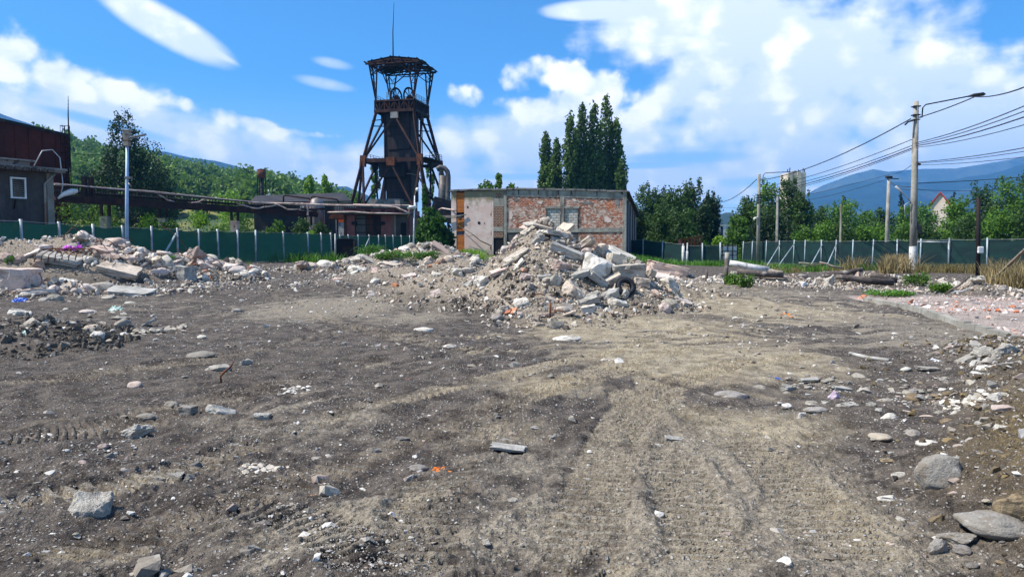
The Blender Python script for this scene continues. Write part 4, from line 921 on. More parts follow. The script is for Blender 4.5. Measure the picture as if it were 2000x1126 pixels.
    for y in (1.5, 3.6, 6.2, 8.4):
        b = MB(); b.box(L - .05, L + .06, y, y + .3, -1, zt - .5 - 1.55 * y / D); b.build('side_post', M['render'], T)
    b = MB(); b.prism([(0, .46, -1), (0, D, -1), (0, D, zt - 2.0), (0, .46, prof[0][1])], (.25, 0, 0)); b.build('side_wall', M['render'], T)
    b = MB(); b.box(.26, L - .31, D - .3, D, -1, zt - 2.1); b.build('back_wall', M['render'], T)
    b = MB()
    for i in range(9):
        p0, p1 = 880 + i * 38.3, 880 + (i + 1) * 38.3 - 1; z0, z1 = top(min(max(p0, 882), 1222)) + rnd.uniform(-.03, .04), top(min(max(p1, 882), 1222)) + rnd.uniform(-.03, .04)
        b.prism([(U(p0), -.22, z0 - .02), (U(p1), -.22, z1 - .02), (U(p1) + .0, D + .1, z1 - 1.9), (U(p0), D + .1, z0 - 1.9)], (0, 0, .16))
    b.build('roof', M['roofslab'], T)
    b = MB(); b.prism([(L + .02, -.2, zt + .02), (L + .32, -.1, zt - .02), (L + .35, D, zt - 1.95), (L + .02, D, zt - 1.9)], (0, 0, .12)); b.build('roof_edge', M['darkwood'], T)
    # dead branches, bolt holes
    b = MB(); b.tube([(U(893), -.12, Zr(893, 438)), (U(925), -.5, Zr(925, 455)), (U(945), -.6, Zr(945, 470)), (U(966), -.4, Zr(966, 480))], [.02, .04, .05, .06], 5)
    b.tube([(U(910), -.3, Zr(910, 463)), (U(932), -.5, Zr(932, 459)), (U(945), -.6, Zr(945, 470))], [.015, .03, .03], 5)
    o = b.build('dead_branch', M['darkwood']); o.matrix_world = Matrix.Translation((x0, d, g0)) @ Matrix.Rotation(-a, 4, 'Z'); tag(o, 'forked dead branch leaning on the pink plaster wall', 'branch')
    for px, py, r in ((916, 405, .10), (939, 435.5, .16), (950, 436, .06)):
        b = MB(); b.tube([(U(px), -.045, Zr(px, py)), (U(px), 0, Zr(px, py))], r, 10); b.build('wall_hole', M['black'], T)  # black disc paints the dark of each hole on the wall
    for px in (1018, 1057, 1095, 1120, 1168):
        b = MB(); b.bar((U(px), -.10, top(px) + .05), (U(px) + .02, -.10, top(px) - .5), .07, .03); b.build('strap', M['black'], T)
    b = MB(); b.tube([(-3.2, -.6, Zr(882, 420)), (-1, -.3, Zr(882, 422)), (U(900), -.2, Zr(900, 422)), (U(914), -.15, Zr(914, 419))], .05, 6); b.tube([(-3.2, -.6, Zr(882, 424)), (0, -.3, Zr(882, 425)), (U(905), -.2, Zr(905, 425))], .05, 6)
    b.build('cable_bundle', M['steelpipe'], T)
    return T
ruin()
# shrubs growing on the ruin's roof
for px, top, w, lb in ((975, 343, 26, 'leafy sapling growing on the ruin roof'), (950, 358, 40, 'low straggly shrub along the left part of the ruin roof'), (1000, 364, 30, 'tiny shrub at the roof edge right of the sapling')):
    make_tree(px, top, 79.5, w, 'wispy', M['leafmid'], lb, 'shrubs on the ruin roof', n=420 if w < 30 else 260, base=.12, name='roof_shrub', cat='shrub', leaf=.22, zb=P(px, 372, 79.5).z, trunk=True)

# ------------------------------------------------------------------ left buildings
def left_buildings():
    # grey rendered building: front wall runs from the left towards the back right
    A = P(-160, 480, 34.5); B = P(106, 480, 39.5); A.z = B.z = 0; v = (B - A); L = v.length; ang = math.atan2(v.y, v.x)
    T = empty('grey_building', (A.x, A.y, .2), ang); tag(T, 'low grey rendered building with slab roof and one small louvred window', 'building')
    H = EYE + (480 - 330) / FPX * 39.5 - .2 - .25; U = lambda px, : ((px + 160) / 266) ** 1.06 * L
    b = MB(); b.box(0, L, 0, .3, -1, H); b.build('front_wall', M['render'], T)
    b = MB(); b.box(L - .3, L, .3, 9, -1, H); b.build('side_wall', M['render'], T)
    b = MB(); b.box(0, L - .3, 8.7, 9, -1, H); b.build('back_wall', M['render'], T)
    b = MB(); b.box(-.6, L + .45, -.55, 9.4, H, H + .10); b.box(-.6, L + .5, -.62, 9.45, H + .104, H + .22); b.build('roof', M['roofslab'], T)
    b = MB()
    for k in range(16): b.box(-.4 + k * L / 15.2, -.1 + k * L / 15.2, -.66, -.56, H - .02, H + .16)
    b.build('rafter_ends', M['darkwood'], T)
    for u in (U(95), U(12) - .5):
        b = MB(); b.box(u, u + .42, -.06, .0, -1, H - .02) if u < 5 else b.box(L - .28, L + .05, -.05, .0, -1, H - .02); b.build('pilaster', M['pole'] if u > 5 else M['render'], T)
    u0, u1 = U(22), U(49); z0, z1 = EYE + (480 - 386) / FPX * 38 - .2, EYE + (480 - 349) / FPX * 38 - .2
    w = MB(); w.box(u0, u1, -.04, .0, z0, z1); w = w.build('window', M['black'], T)
    f = MB()
    for q in ((u0 - .05, u0 + .03, z0 - .05, z1 + .05), (u1 - .03, u1 + .05, z0 - .05, z1 + .05), (u0 + .03, u1 - .03, z0 - .05, z0 + .02), (u0 + .03, u1 - .03, z1 - .03, z1 + .05)): f.box(q[0], q[1], -.10, -.02, q[2], q[3])
    f.build('frame', M['whitepaint'], w); s = MB()
    for k in range(9): zz = z0 + .06 + k * (z1 - z0) / 9.4; s.prism([(u0 + .04, -.045, zz), (u0 + .04, -.09, zz + .04), (u0 + .04, -.09, zz + .06), (u0 + .04, -.045, zz + .02)], (u1 - u0 - .08, 0, 0))
    s.build('louvre', M['steelpipe'], w)
    b = MB(); up = U(88); b.tube([(up, -.14, -.8), (up, -.14, H - .6), (up + .3, -.2, H - .25), (up + .45, -.35, H)], .075, 8); b.build('downpipe', M['steelpipe'], T)
    b = MB(); b.tube([(u0 + .15, -.12, z0 - .1), (u0 + .05, -.13, z0 - .6)], .035, 6); b.build('handle', M['black'], T)
    # roof clutter: small hut, pipe, hooked conduit
    b = MB(); b.box(L - 2.5, L - .6, 1.0, 3.5, H + .224, H + .6); b.box(L - 2.7, L - .4, .8, 3.7, H + .604, H + .68); b.build('roof_hatch', M['roofslab'], T)
    b = MB(); b.tube([(0, 2, H + 1.25), (L * .5, 2, H + .9), (L - 1.2, 2.2, H + .65)], .05, 6); b.tube([(L * .3, 1.4, H + .5), (L - 1.4, 1.6, H + .45)], .04, 6); b.build('roof_pipe', M['pinkpipe'], T)
    lamp = empty('wall_lamp', (0, 0, 0)); lamp.matrix_world = T.matrix_basis.copy(); tag(lamp, 'white street lamp head hooked over the corner of the grey building', 'lamp')
    b = MB(); b.tube([(L - .9, -.1, H + .3), (L - .5, -.15, H + 1.1), (L - .05, -.25, H + 1.2), (L + .25, -.4, H + .8), (L + .3, -.5, H - .6), (L + .15, -.5, H - 1.3)], .028, 8); b.build('conduit', M['post'], lamp)
    b = MB(); b.tube([(L + .05, -.45, H - 1.35), (L + .3, -.5, H - 1.12), (L + .7, -.62, H - .95), (L + .95, -.7, H - .90)], [.05, .12, .17, .08], 10); b.build('lamp_head', M['whitepaint'], lamp)
    # maroon hall behind
    T2 = empty('rusty_hall', (0, 0, 0)); tag(T2, 'big windowless maroon sheet-metal hall behind the grey building', 'industrial hall')
    p0 = P(-260, 480, 60); p1 = P(140, 480, 78); z_ = lambda px, py, d: EYE + (480 - py) / FPX * d
    b = MB(); za = z_(-260, 178, 60); zb = z_(140, 270, 78)
    b.prism([(p0.x, p0.y, -1), (p1.x, p1.y, -1), (p1.x, p1.y, zb), (p0.x, p0.y, za)], (-15, 20, 0)); b.build('wall', M['sheet'], T2)
    b = MB(); b.prism([(p0.x, p0.y - .15, za), (p1.x + .15, p1.y - .15, zb), (p1.x + .15, p1.y - .15, zb + .3), (p0.x, p0.y - .15, za + .3)], (-15, 20, 0)); b.build('roof', M['tar'], T2)
    b = MB()
    for k in range(14):
        q = p0.lerp(p1, k / 13); b.bar((q.x, q.y - .08, 0), (q.x, q.y - .08, za + (zb - za) * k / 13 - .05), .12, .1)
    b.build('wall_rib', M['sheet'], T2)
    # mast and caged ladder
    q = P(134, 268, 79); b = MB(); b.tube([(q.x, q.y, zb - 3), (q.x + .03, q.y, P(135, 225, 79).z), (q.x + .1, q.y, P(136, 187, 79).z)], [.07, .06, .025], 6); o = b.build('antenna_mast', M['wire']); tag(o, 'thin antenna mast above the corner of the maroon hall', 'mast')
    T3 = empty('caged_ladder', (P(143, 480, 78).x, 77.6, 0)); tag(T3, 'steel ladder with safety cage on the end of the maroon hall', 'ladder')
    zt = P(143, 247, 78).z
    for x in (-.25, .25): b = MB(); b.bar((x, 0, .5), (x, 0, zt), .07); b.build('rail', M['rustdark'], T3)
    for k in range(int((zt - 1) / .35)): b = MB(); b.bar((-.25, 0, 1 + .35 * k), (.25, 0, 1 + .35 * k), .04); b.build('rung', M['rustdark'], T3)
    b = MB()
    for k in range(9):
        zz = zt - .1 - k * .9; b.tube([(-.25, 0, zz), (-.4, -.5, zz), (0, -.8, zz), (.4, -.5, zz), (.25, 0, zz)], .03, 4)
    for x, y in ((-.4, -.5), (0, -.8), (.4, -.5)): b.bar((x, y, zt - 7.5), (x, y, zt), .03)
    b.build('cage', M['rustdark'], T3)
    # dark wire from hall to the trees
    b = MB(); b.tube([P(141, 300, 78), P(180, 302, 80), P(225, 302, 90)], .03, 5); tag(b.build('cable', M['wire']), 'short dark cable from the maroon hall to the big tree', 'cable')
left_buildings()

# ------------------------------------------------------------------ pipe bridge
def pipe_bridge():
    T = empty('pipe_bridge', (0, 0, 0)); tag(T, 'long rusty pipe bridge with slatted side running to the mine sheds', 'pipe bridge')
    def pt(px, up, off=0):
        d = np.interp(px, [100, 500, 620], [60, 84, 92]); top = np.interp(px, [100, 300, 500, 620], [360, 376, 396, 402]); bot = np.interp(px, [100, 300, 500, 620], [394, 404, 413, 424])
        p = P(px, top + (bot - top) * (1 - up), d + off); return p
    for up, w, h, nm in ((1, .10, .10, 'handrail'), (.45, .14, .12, 'rail')):
        b = MB(); b.bar(pt(104, up), pt(500, up), w, h); b.bar(pt(500, up), pt(618, up), w, h); b.build(nm, M['rust'], T)
    for i in range(86):
        b = MB(); px = 108 + 500 * (i / 85) ** 1.12; b.bar(pt(px, .45), pt(px, 1), .06); b.build('slat', M['rustdark'], T)
    b = MB(); b.bar(pt(104, .2, .2), pt(500, .2, .2), .6, .5); b.bar(pt(500, .2, .2), pt(618, .2, .2), .6, .5); b.build('girder', M['rust'], T)
    b = MB(); b.bar(pt(104, .06, -.3), pt(618, .06, -.3), .2, .16); b.build('flange', M['rust'], T)
    b = MB(); b.tube([pt(104, .62, .9), pt(300, .62, .9), pt(618, .62, .9)], .13, 8); b.build('main_pipe', M['rustdark'], T)
    for px in (165, 178): 
        b = MB(); p = pt(px, 1); b.bar((p.x, p.y, p.z - 1), (p.x, p.y, p.z + .9), .35); b.build('bracket_post', M['rustdark'], T)
    for px, dd in ((318, 75), (458, 82), (602, 91), (205, 68)):
        p = pt(px, .1); g = hz(p.x, p.y)
        for s in (-.35, .35): b = MB(); b.bar((p.x + s, p.y, p.z - 1.2), (p.x + s, p.y, p.z), .22); b.build('leg', M['rustdark'], T)
        b = MB(); b.box(p.x - .35, p.x + .35, p.y - .35, p.y + .35, g - .5, p.z - 1.2); b.build('leg', M['pinkpipe' if px > 300 else 'pole'] if px > 400 else M['pole'], T)
    # sagging insulated pipes along the top
    def sag(pxs, ups, r, label, off=-.35):
        b = MB(); pts = []
        for i in range(len(pxs) - 1):
            for k in range(4):
                t = k / 4; pts.append(pt(pxs[i] + (pxs[i + 1] - pxs[i]) * t, ups[i] + (ups[i + 1] - ups[i]) * (t * t * (3 - 2 * t)), off))
        pts.append(pt(pxs[-1], ups[-1], off)); b.tube(pts, r, 7); tag(b.build('insulated_pipe', M['pinkpipe']), label, 'pipe', 'pipes on the pipe bridge')
    sag([106, 200, 300, 380, 420, 480, 560, 618], [1.03, 1.02, 1.05, 1.04, 1.02, 1.04, 1.03, .98], .09, 'pink insulated pipe laid along the top of the pipe bridge')
    sag([302, 315, 330, 345, 360, 385, 402, 420], [1.02, .8, .52, .42, .30, .55, .9, .95], .07, 'pink pipe sagging down the bridge side and up again')
    sag([455, 470, 500, 520, 545], [1.0, .62, .35, .62, .95], .08, 'white pipe sagging from the right part of the pipe bridge', -.45)
pipe_bridge()

# ------------------------------------------------------------------ low mine sheds in front of the headframe
def sheds():
    z_ = lambda py, d: EYE + (480 - py) / FPX * d; X = lambda px, d: (px - CX) / FPX * d
    T = empty('mine_shed', (0, 0, 0)); tag(T, 'long dark mine shed with sloping tarred roof behind the pipes', 'shed')
    d = 108
    b = MB(); b.prism([(X(498, d), d, 0), (X(700, d), d, 0), (X(700, d), d, z_(396, d)), (X(498, d), d, z_(400, d))], (0, 12, 0)); b.build('wall', M['tar'], T)
    b = MB(); b.prism([(X(492, d), d - .5, z_(400, d)), (X(690, d), d - .5, z_(397, d)), (X(690, d), d - .5, z_(395.5, d)), (X(492, d), d - .5, z_(398.5, d))], (0, .5, 0)); b.build('gutter', M['steelpipe'], T)
    b = MB(); b.prism([(X(492, d), d - .6, z_(398, d)), (X(690, d), d - .6, z_(395, d)), (X(672, 122), 122, z_(378.5, 122)), (X(502, 122), 122, z_(384.5, 122))], (0, 0, .15)); b.build('roof', M['tar'], T)
    for px, a_, c_ in ((556, 400, 384), (610, 395, 386)):
        b = MB(); b.tube([(X(px, 106), 106, z_(a_, 106)), (X(px, 106), 106, z_(c_, 106)), (X(px + 3, 106), 106, z_(c_ - 2, 106)), (X(px + 50, 106), 106, z_(c_ + 4, 106)), (X(px + 54, 106), 106, z_(c_ + 10, 106))], .12, 7); b.build('vent_pipe', M['rust'], T)
    # grey dust tank and maroon column
    T = empty('dust_tank', (X(621, 94), 94, 0)); tag(T, 'tall pale grey dust tank with streaked conical top beside the pipe bridge end', 'tank')
    b = MB(); r = .95; b.tube([(0, 0, 0), (0, 0, z_(404, 94)), (0, 0, z_(392, 94)), (.2, 0, z_(388, 94))], [r, r, .75, .25], 16); b.build('shell', M['steelpipe'], T)
    b = MB(); b.tube([(0, 0, z_(410, 94)), (0, 0, z_(410, 94) + .2)], r + .08, 16); b.build('band', M['rust'], T)
    T = empty('brick_stack', (0, 0, 0)); tag(T, 'narrow maroon brick tower left of the grey dust tank', 'tower')
    b = MB(); b.box(X(596, 95), X(609, 95), 95, 97.5, 0, z_(398, 95)); b.prism([(X(596, 95), 95, z_(398, 95)), (X(609, 95), 95, z_(398, 95)), (X(609, 95), 95, z_(392, 95))], (0, 2.5, 0)); b.build('wall', M['maroonwall'], T)
    b = MB(); b.prism([(X(588, 94.5), 94.5, z_(416, 95)), (X(596, 94.5), 94.5, z_(416, 95)), (X(596, 94.5), 94.5, z_(398, 95)), (X(588, 94.5), 94.5, z_(403, 95))], (0, 1.5, 0)); b.build('annex', M['blockwork'], T)
    # garage block
    d = 88; T = empty('garage_block', (0, 0, 0)); tag(T, 'low maroon garage block with wide dark doors in front of the headframe', 'garage')
    x = lambda px: X(px, d)
    b = MB(); b.box(x(672), x(800), d + .3, d + 10, -1, z_(408, d)); b.build('wall', M['maroonwall'], T)
    for a_, c_, m_ in ((673.5, 694, 'maroonwall'), (745, 771, 'maroonwall')):
        b = MB(); b.box(x(a_), x(c_), d, d + .3, -1, z_(419.5, d)); b.build('pillar', M[m_], T)
    b = MB(); b.box(x(673), x(678), d - .15, d, -1, z_(420, d)); b.build('pilaster', M['rust'], T)
    b = MB(); b.box(x(771), x(774), d - .1, d + .3, -1, z_(420, d)); b.build('pilaster', M['renderlight'], T)
    b = MB(); b.box(x(694), x(745), d + .1, d + .25, -1, z_(421, d)); b.build('lintel_wall', M['tar'], T)
    for a_, c_, m_ in ((696, 715, 'render'), (717.5, 731, 'rust'), (736, 744, 'rustorange')):
        b = MB(); b.box(x(a_), x(c_), d - .02, d + .1, -1, z_(421, d)); g = b.build('door', M[m_] if m_ != 'rustorange' else M['rust'], T)
        b = MB(); [b.box(x(a_), x(c_), d - .06, d - .02, zz, zz + .1) for zz in (z_(455, d), z_(440, d), z_(428, d))]; b.build('door_rail', M['rustdark'], g)
    b = MB(); b.box(x(774), x(797), d + .05, d + .3, -1, z_(420, d)); b.build('side_bay', M['render'], T)
    b = MB(); b.box(x(783.5), x(794), d - .02, d + .05, -1, z_(435, d)); b.build('dark_door', M['black'], T)
    b = MB(); b.box(x(670), x(801), d - .8, d + 10.3, z_(419, d), z_(416.5, d)); b.box(x(671), x(800), d + .2, d + 10, z_(408, d), z_(406, d)); b.build('roof', M['tar'], T)
    b = MB(); 
    for k in range(9): b.box(x(674 + k * 14), x(674 + k * 14) + .5, d - .3 + (k % 3) * .2, d + .2, z_(416.4, d), z_(412 - (k % 2) * 2, d))
    b.build('roof_clutter', M['rustdark'], T)
    for a_ in (693, 747):
        b = MB(); b.box(x(a_) - .25, x(a_) + .35, d - .35, d - .01 if a_ < 700 else d - .01, z_(439, d), z_(433, d)); b.build('lamp_box', M['black'], T)
    # canopy and banner left of it
    T = empty('loading_canopy', (0, 0, 0)); tag(T, 'rusty lean-to canopy between the dust tank and the garage block', 'canopy')
    b = MB(); b.prism([(x(634), 90, z_(427, 90)), (x(676), 90, z_(427, 90)), (x(674), 90, z_(418, 90)), (x(640), 90, z_(418, 90))], (0, 3, 0)); b.build('roof', M['rustorange'], T)
    b = MB(); [b.bar((x(p), 90.1, 0), (x(p), 90.1, z_(427, 90)), .2) for p in (636, 652)]; b.build('post', M['rustdark'], T)
    b = MB(); b.box(x(630), x(690), 93.2, 95, z_(416, 93), z_(398, 93)); b.build('wall', M['tar'], T)
    b = MB()
    for k in range(9): b.bar((x(640 + k * 5), 92.6, z_(416, 93)), (x(640 + k * 5), 92.6, z_(402, 93)), .08)
    for k in range(4): b.bar((x(636), 92.6, z_(415 - k * 4, 93)), (x(686), 92.6, z_(415 - k * 4, 93)), .07)
    b.build('grille', M['steelpipe'], T)
    d = 97; o = MB(); o.box(X(657, d), X(676, d), d, d + .3, z_(460, d), z_(427.5, d)); T = empty('banner', (0, 0, 0)); tag(T, 'white and teal advertising banner with orange top seen under the canopy', 'banner'); o.build('panel', M['billboard'], T)
    o = MB(); o.box(X(659, d), X(674, d), d - .05, d, z_(434, d), z_(428, d)); o.build('orange_band', M['bannerorange'], T)
    # debris plank roofs below headframe feet
    # pipes across
    def pipe(pts, r, label, mat='pinkpipe'):
        b = MB(); b.tube([P(*p) for p in pts], r, 7); tag(b.build('insulated_pipe', M[mat]), label, 'pipe', 'pipes above the garage block')
    pipe([(486, 396, 85), (560, 397, 86), (640, 400, 86.5), (700, 401, 86.8), (745, 402, 87), (772, 404, 87), (790, 412, 87), (801, 417, 87)], .10, 'long white pipe running over the garage roof and dropping right')
    pipe([(640, 414.5, 86), (690, 413.5, 86.5), (720, 416, 86.8), (760, 416.5, 87), (800, 417.5, 87)], .09, 'lower white pipe along the garage eaves')
    pipe([(690, 399, 87.4), (740, 400, 87.5), (800, 401, 87.6), (806, 404, 87.6)], .07, 'thin pink pipe highest above the garage roof')
    pipe([(534, 396, 84), (548, 402, 84.3), (562, 409, 84.6), (588, 409, 85)], .07, 'white pipe dropping in front of the long dark shed')
    pipe([(588, 397.5, 90), (598, 399, 90), (600.5, 405, 90), (601, 417, 90), (602, 447, 90)], .11, 'white pipe bending down beside the maroon tower')
    pipe([(856, 410, 80), (863, 406.5, 80), (885, 410, 78), (892, 411, 78)], .08, 'pink pipe kinking between ivy and ruin, upper one')
    pipe([(800, 404, 88), (798, 418, 88), (796, 425, 88)], .05, 'short drop pipe at the garage corner')
    # big swan-neck duct right of the headframe
    b = MB(); D = 124; b.tube([P(853, 331, D), P(860, 326.5, D), P(868, 328, D), P(874, 335, D), P(875.5, 345, D), P(875, 380, D), P(874, 420, D)], .42, 14); T = empty('swan_neck_duct', (0, 0, 0)); tag(T, 'grey steel swan-neck duct rising between headframe and ruin', 'duct'); b.build('duct', M['ductsteel'], T)
    b = MB(); b.tube([P(865, 420, D + 2), P(865, 343, D + 2)], .7, 12); b.build('cyclone', M['ductsteel'], T)
    b = MB(); [b.bar(P(x_, 343, D + 1.5), P(x_, 333, D + 1.5), .06) for x_ in (856, 861, 866, 871)]; [b.bar(P(856, y_, D + 1.5), P(871, y_, D + 1.5), .06) for y_ in (333, 338)]; b.build('railing', M['steelpipe'], T)
    # dark conveyor / clutter between headframe and ruin
    b = MB(); b.bar(P(845, 400, 112), P(884, 412, 112), 1.5, 2.6); b.bar(P(848, 416, 111), P(884, 428, 111), 1.2, 1.5); tag(b.build('conveyor_gallery', M['tar']), 'dark conveyor gallery behind the ivy and left of the ruin', 'conveyor')
    # distant rusty water tower, steeple, hillside house
    T = empty('rusty_tank_tower', (X(514, 200), 200, 0)); tag(T, 'small rusty tank on a lattice tower before the wooded hill', 'tank tower')
    b = MB(); b.tube([(0, 0, z_(349, 200)), (0, 0, z_(334, 200))], 1.15, 14); b.tube([(0, 0, z_(334, 200)), (0, 0, z_(332, 200))], 1.0, 14); b.build('tank', M['rustorange'], T)
    b = MB()
    for sx in (-.9, .9):
        for sy in (-.9, .9): b.bar((sx, sy, 0), (sx * .9, sy * .9, z_(349, 200)), .22)
    for k in range(10):
        zz = 2 + k * 1.8; 
        if zz > z_(349, 200) - 1.6: break
        for sy in (-.9, .9): b.bar((-.9, sy, zz), (.9, sy, zz + 1.8), .12); b.bar((.9, sy, zz), (-.9, sy, zz + 1.8), .12)
    b.tube([(0, 0, 0), (0, 0, z_(349, 200))], .35, 8)
    b.build('lattice_tower', M['rustdark'], T)
    T = empty('church_steeple', (X(527, 240), 240, 0)); tag(T, 'tiny white church steeple above the dark shed roof', 'steeple')
    b = MB(); b.tube([(0, 0, 0), (0, 0, z_(384, 240)), (0, 0, z_(371, 240))], [1.0, .8, .05], 8); b.build('spire', M['whitepaint'], T)
    T = empty('hillside_house', (X(437, 330), 330, 0)); tag(T, 'little house with a bright red roof on the hillside meadow', 'house'); zz = z_(370, 330)
    b = MB(); b.box(-4, 4, -2.5, 2.5, zz - 4, zz); b.build('wall', M['hazehouse'], T)
    b = MB(); b.prism([(-5, -3.2, zz - .2), (5, -3.2, zz - .2), (4.2, 0, zz + 2.1), (-4.2, 0, zz + 2.1)], (0, .3, 0)); b.prism([(-5, 3.2, zz - .2), (5, 3.2, zz - .2), (4.2, 0.3, zz + 2.1), (-4.2, 0.3, zz + 2.1)], (0, -.2, 0)); b.build('roof', M['redroof'], T)
    # cream concrete tower ruin
    d = 200; T = empty('cream_tower', (0, 0, 0)); tag(T, 'unfinished cream concrete silo tower above the trees with bars on top', 'tower')
    b = MB()
    for i, (a_, c_) in enumerate(((1536, 1545), (1545, 1554), (1554, 1562), (1562, 1572))):
        b.box(X(a_, d), X(c_, d) - .1, d + (i % 2) * .3, d + 6, 0, z_(338 - (i % 3), d))
    b.build('silo_wall', M['cream'], T)
    b = MB(); [b.bar((X(p, d), d + 1, z_(337, d)), (X(p + .3, d), d + 1, z_(337 - h, d)), .18) for p, h in ((1537, 6), (1541, 9), (1550, 4), (1558, 5), (1567, 8), (1570, 6))]; b.build('starter_bars', M['rustdark'], T)
    # pink gabled house
    d = 170; T = empty('gabled_house', (X(1832, d), d, 0), R(-30)); tag(T, 'house with pink gable and steep maroon roof between the trees right of the big pole', 'house')
    zb_, zt_ = z_(400, d), z_(378, d); b = MB(); b.box(-1.7, 1.7, 0, 6, 0, zb_); b.prism([(-1.7, 0, zb_), (1.7, 0, zb_), (0, 0, zt_)], (0, 6, 0)); b.build('wall', M['hazehouse'], T)
    b = MB(); b.prism([(-2.1, -.4, zb_ - .3), (0, -.4, zt_ + .1), (0, -.4, zt_ + .4), (-2.4, -.4, zb_ - .3)], (0, 7, 0)); b.prism([(2.1, -.4, zb_ - .3), (0, -.4, zt_ + .1), (0, -.4, zt_ + .4), (2.4, -.4, zb_ - .3)], (0, 7, 0)); b.build('roof', M['redroof'], T)
    # far pale town blocks in the gap
    for i, (px, py, w) in enumerate(((1404, 446, 8), (1416, 444, 10), (1429, 447, 9))):
        d = 600; b = MB(); b.box(X(px - w, d), X(px + w, d) - .3, d, d + 10, 0, z_(py - 4, d)); b.box(X(px - w, d) - .2, X(px + w, d), d - .2, d + 10.2, z_(py - 4, d), z_(py - 5, d))
        tag(b.build('far_block', M['cream']), ['leftmost', 'middle', 'rightmost'][i] + ' pale block of the far-off town in the gap between the trees', 'building', 'far town blocks')
sheds()

# ------------------------------------------------------------------ poles, lamp posts, cables
def pole(px, top, base_py, d, wtop, wbot, label, name='power_pole', cat='power pole', mat='pole', square=False, paint=None, dx=0):
    b = P(px, base_py, d); g = hz(b.x, d); t = P(px + dx, top, d); o = empty(name, (b.x, d, g)); tag(o, label, cat)
    h = t.z - g; lean = t.x - b.x; m_ = MB()
    pts = [(0, 0, -.4), (lean * .5, 0, h * .5), (lean, 0, h)]
    m_.tube(pts, [wbot / 2, (wtop + wbot) / 4, wtop / 2], 4 if square else 12); m_.build('shaft', M[mat], o)
    if paint:
        m_ = MB(); m_.tube([(0, 0, -.1), (lean * .12, 0, paint), (lean * .13, 0, paint + .02)], [wbot / 2 + .006, wbot / 2 + .004, wbot / 2 + .001], 12, False); m_.build('whitewash', M['whitewash'], o)
    return o, h, lean
PA = {}
def poles():
    o, h, l = pole(1783, 198, 528, 40, .27, .40, 'big round concrete power pole with whitewashed foot beside the dry grass', paint=1.35, dx=6); PA['big'] = (o, h)
    b = MB(); b.tube([(l + .13, -.05, h - .85), (l + .32, -.05, h - .85), (l + .34, -.05, h - .35), (l + .50, -.05, h - .18), (l + 2.9, -.1, h + .28)], .035, 7); arm = b.build('lamp_arm', M['wire'], o)
    b = MB(); b.tube([(l + 2.7, -.1, h + .24), (l + 3.0, -.1, h + .30), (l + 3.5, -.1, h + .36), (l + 3.62, -.1, h + .36)], [.04, .09, .10, .03], 10); b.build('lamp_head', M['wire'], arm)
    for zz, s in ((h - .3, .3), (h - .75, .3), (h - 1.0, .26)): b = MB(); b.box(l - s * .6, l + s * .6, -.20, .16, zz, zz + .05); b.build('clamp', M['wire'], o)
    b = MB()
    b.tube([(l - .15, -.1, h - 1.0), (l - .45, -.1, h - 1.1), (l - .6, -.1, h - 1.25)], .05, 6); b.build('insulator', M['wire'], o); b = MB(); b.tube([(l + .1, -.15, h - 3.3), (l + .25, -.15, h - 3.35)], .07, 6); b.build('insulator', M['wire'], o)
    b = MB(); z0 = h - 5.1; b.tube([(l - .14, -.1, z0 - .3), (l - .35, -.1, z0), (l - .62, -.1, z0 + .25), (l - 1.0, -.1, z0 + .6)], [.03, .03, .04, .07], 7); b.tube([(l - .2, -.1, z0 - .2), (l - .5, -.1, z0 - .4), (l - .45, -.1, z0 - .9), (l - .22, -.1, z0 - 1.0)], .025, 6); b.build('old_bracket', M['post'], o)
    b = MB()
    for k in range(6): b.tube([(l + .1, -.1, z0 - 1.8 + k * .12), (l + .42, -.15, z0 - 1.9 + .15 * (k % 3)), (l + .3, -.1, z0 - 2.1 + k * .05)], .04, 5)
    b.build('cable_clutter', M['wire'], o)
    o, h, l = pole(1480, 340, 510, 68, .24, .36, 'slim concrete power pole with dark clamp rings standing before the right fence', dx=3)
    b = MB(); b.tube([(l + .1, 0, h - 1.0), (l + .32, 0, h - .9), (l + .36, 0, h - .1), (l + .55, 0, h + .1), (l + 2.9, 0, h + .22)], .035, 6); arm = b.build('lamp_arm', M['wire'], o)
    b = MB(); b.tube([(l + 2.8, 0, h + .22), (l + 3.2, 0, h + .25), (l + 3.5, 0, h + .23)], [.04, .10, .03], 8); b.build('lamp_head', M['post'], arm)
    b = MB(); [b.tube([(l * .7, 0, h - 2.6 + k * .22), (l * .7, 0, h - 2.5 + k * .22)], .23, 10) for k in range(4)]; b.build('clamp_rings', M['wire'], o)
    b = MB(); b.tube([(-.1, -.1, h - 3.9), (-.5, -.2, h - 4.05)], [.05, .12], 8); b.build('small_lamp', M['whitepaint'], o)
    pole(1517, 383, 492, 76, .26, .36, 'plain square concrete pole behind the right fence, right of the slim one', 'concrete_pole', 'pole', square=True, dx=2)
    pole(1641, 398, 486, 68, .18, .26, 'shortest thin concrete pole among the bushy trees', 'concrete_pole', 'pole', square=True, dx=2)
    o, h, l = pole(1732, 346, 492, 68, .26, .44, 'leaning concrete pole with insulators left of the big pole', dx=4)
    b = MB(); b.box(l - .25, l + .25, -.18, .15, h - .1, h + .1); b.tube([(l, 0, h - .1), (l + .9, 0, h - .15)], .05, 6); b.build('crossarm', M['wire'], o)
    pole(1910, 386, 546, 34.5, .17, .20, 'rusty black steel post with a white meter box near the right edge', 'steel_post', 'post', mat='rustdark', dx=1)
    s = bpy.data.objects[[x.name for x in bpy.data.objects if x.name.startswith('steel_post')][0]]
    zz = P(1905, 488, 34.5).z - s.location.z; b = MB(); b.box(-.16, .10, -.22, -.10, zz - .15, zz + .16); b.build('meter_box', M['whitepaint'], s, bevel=.03)
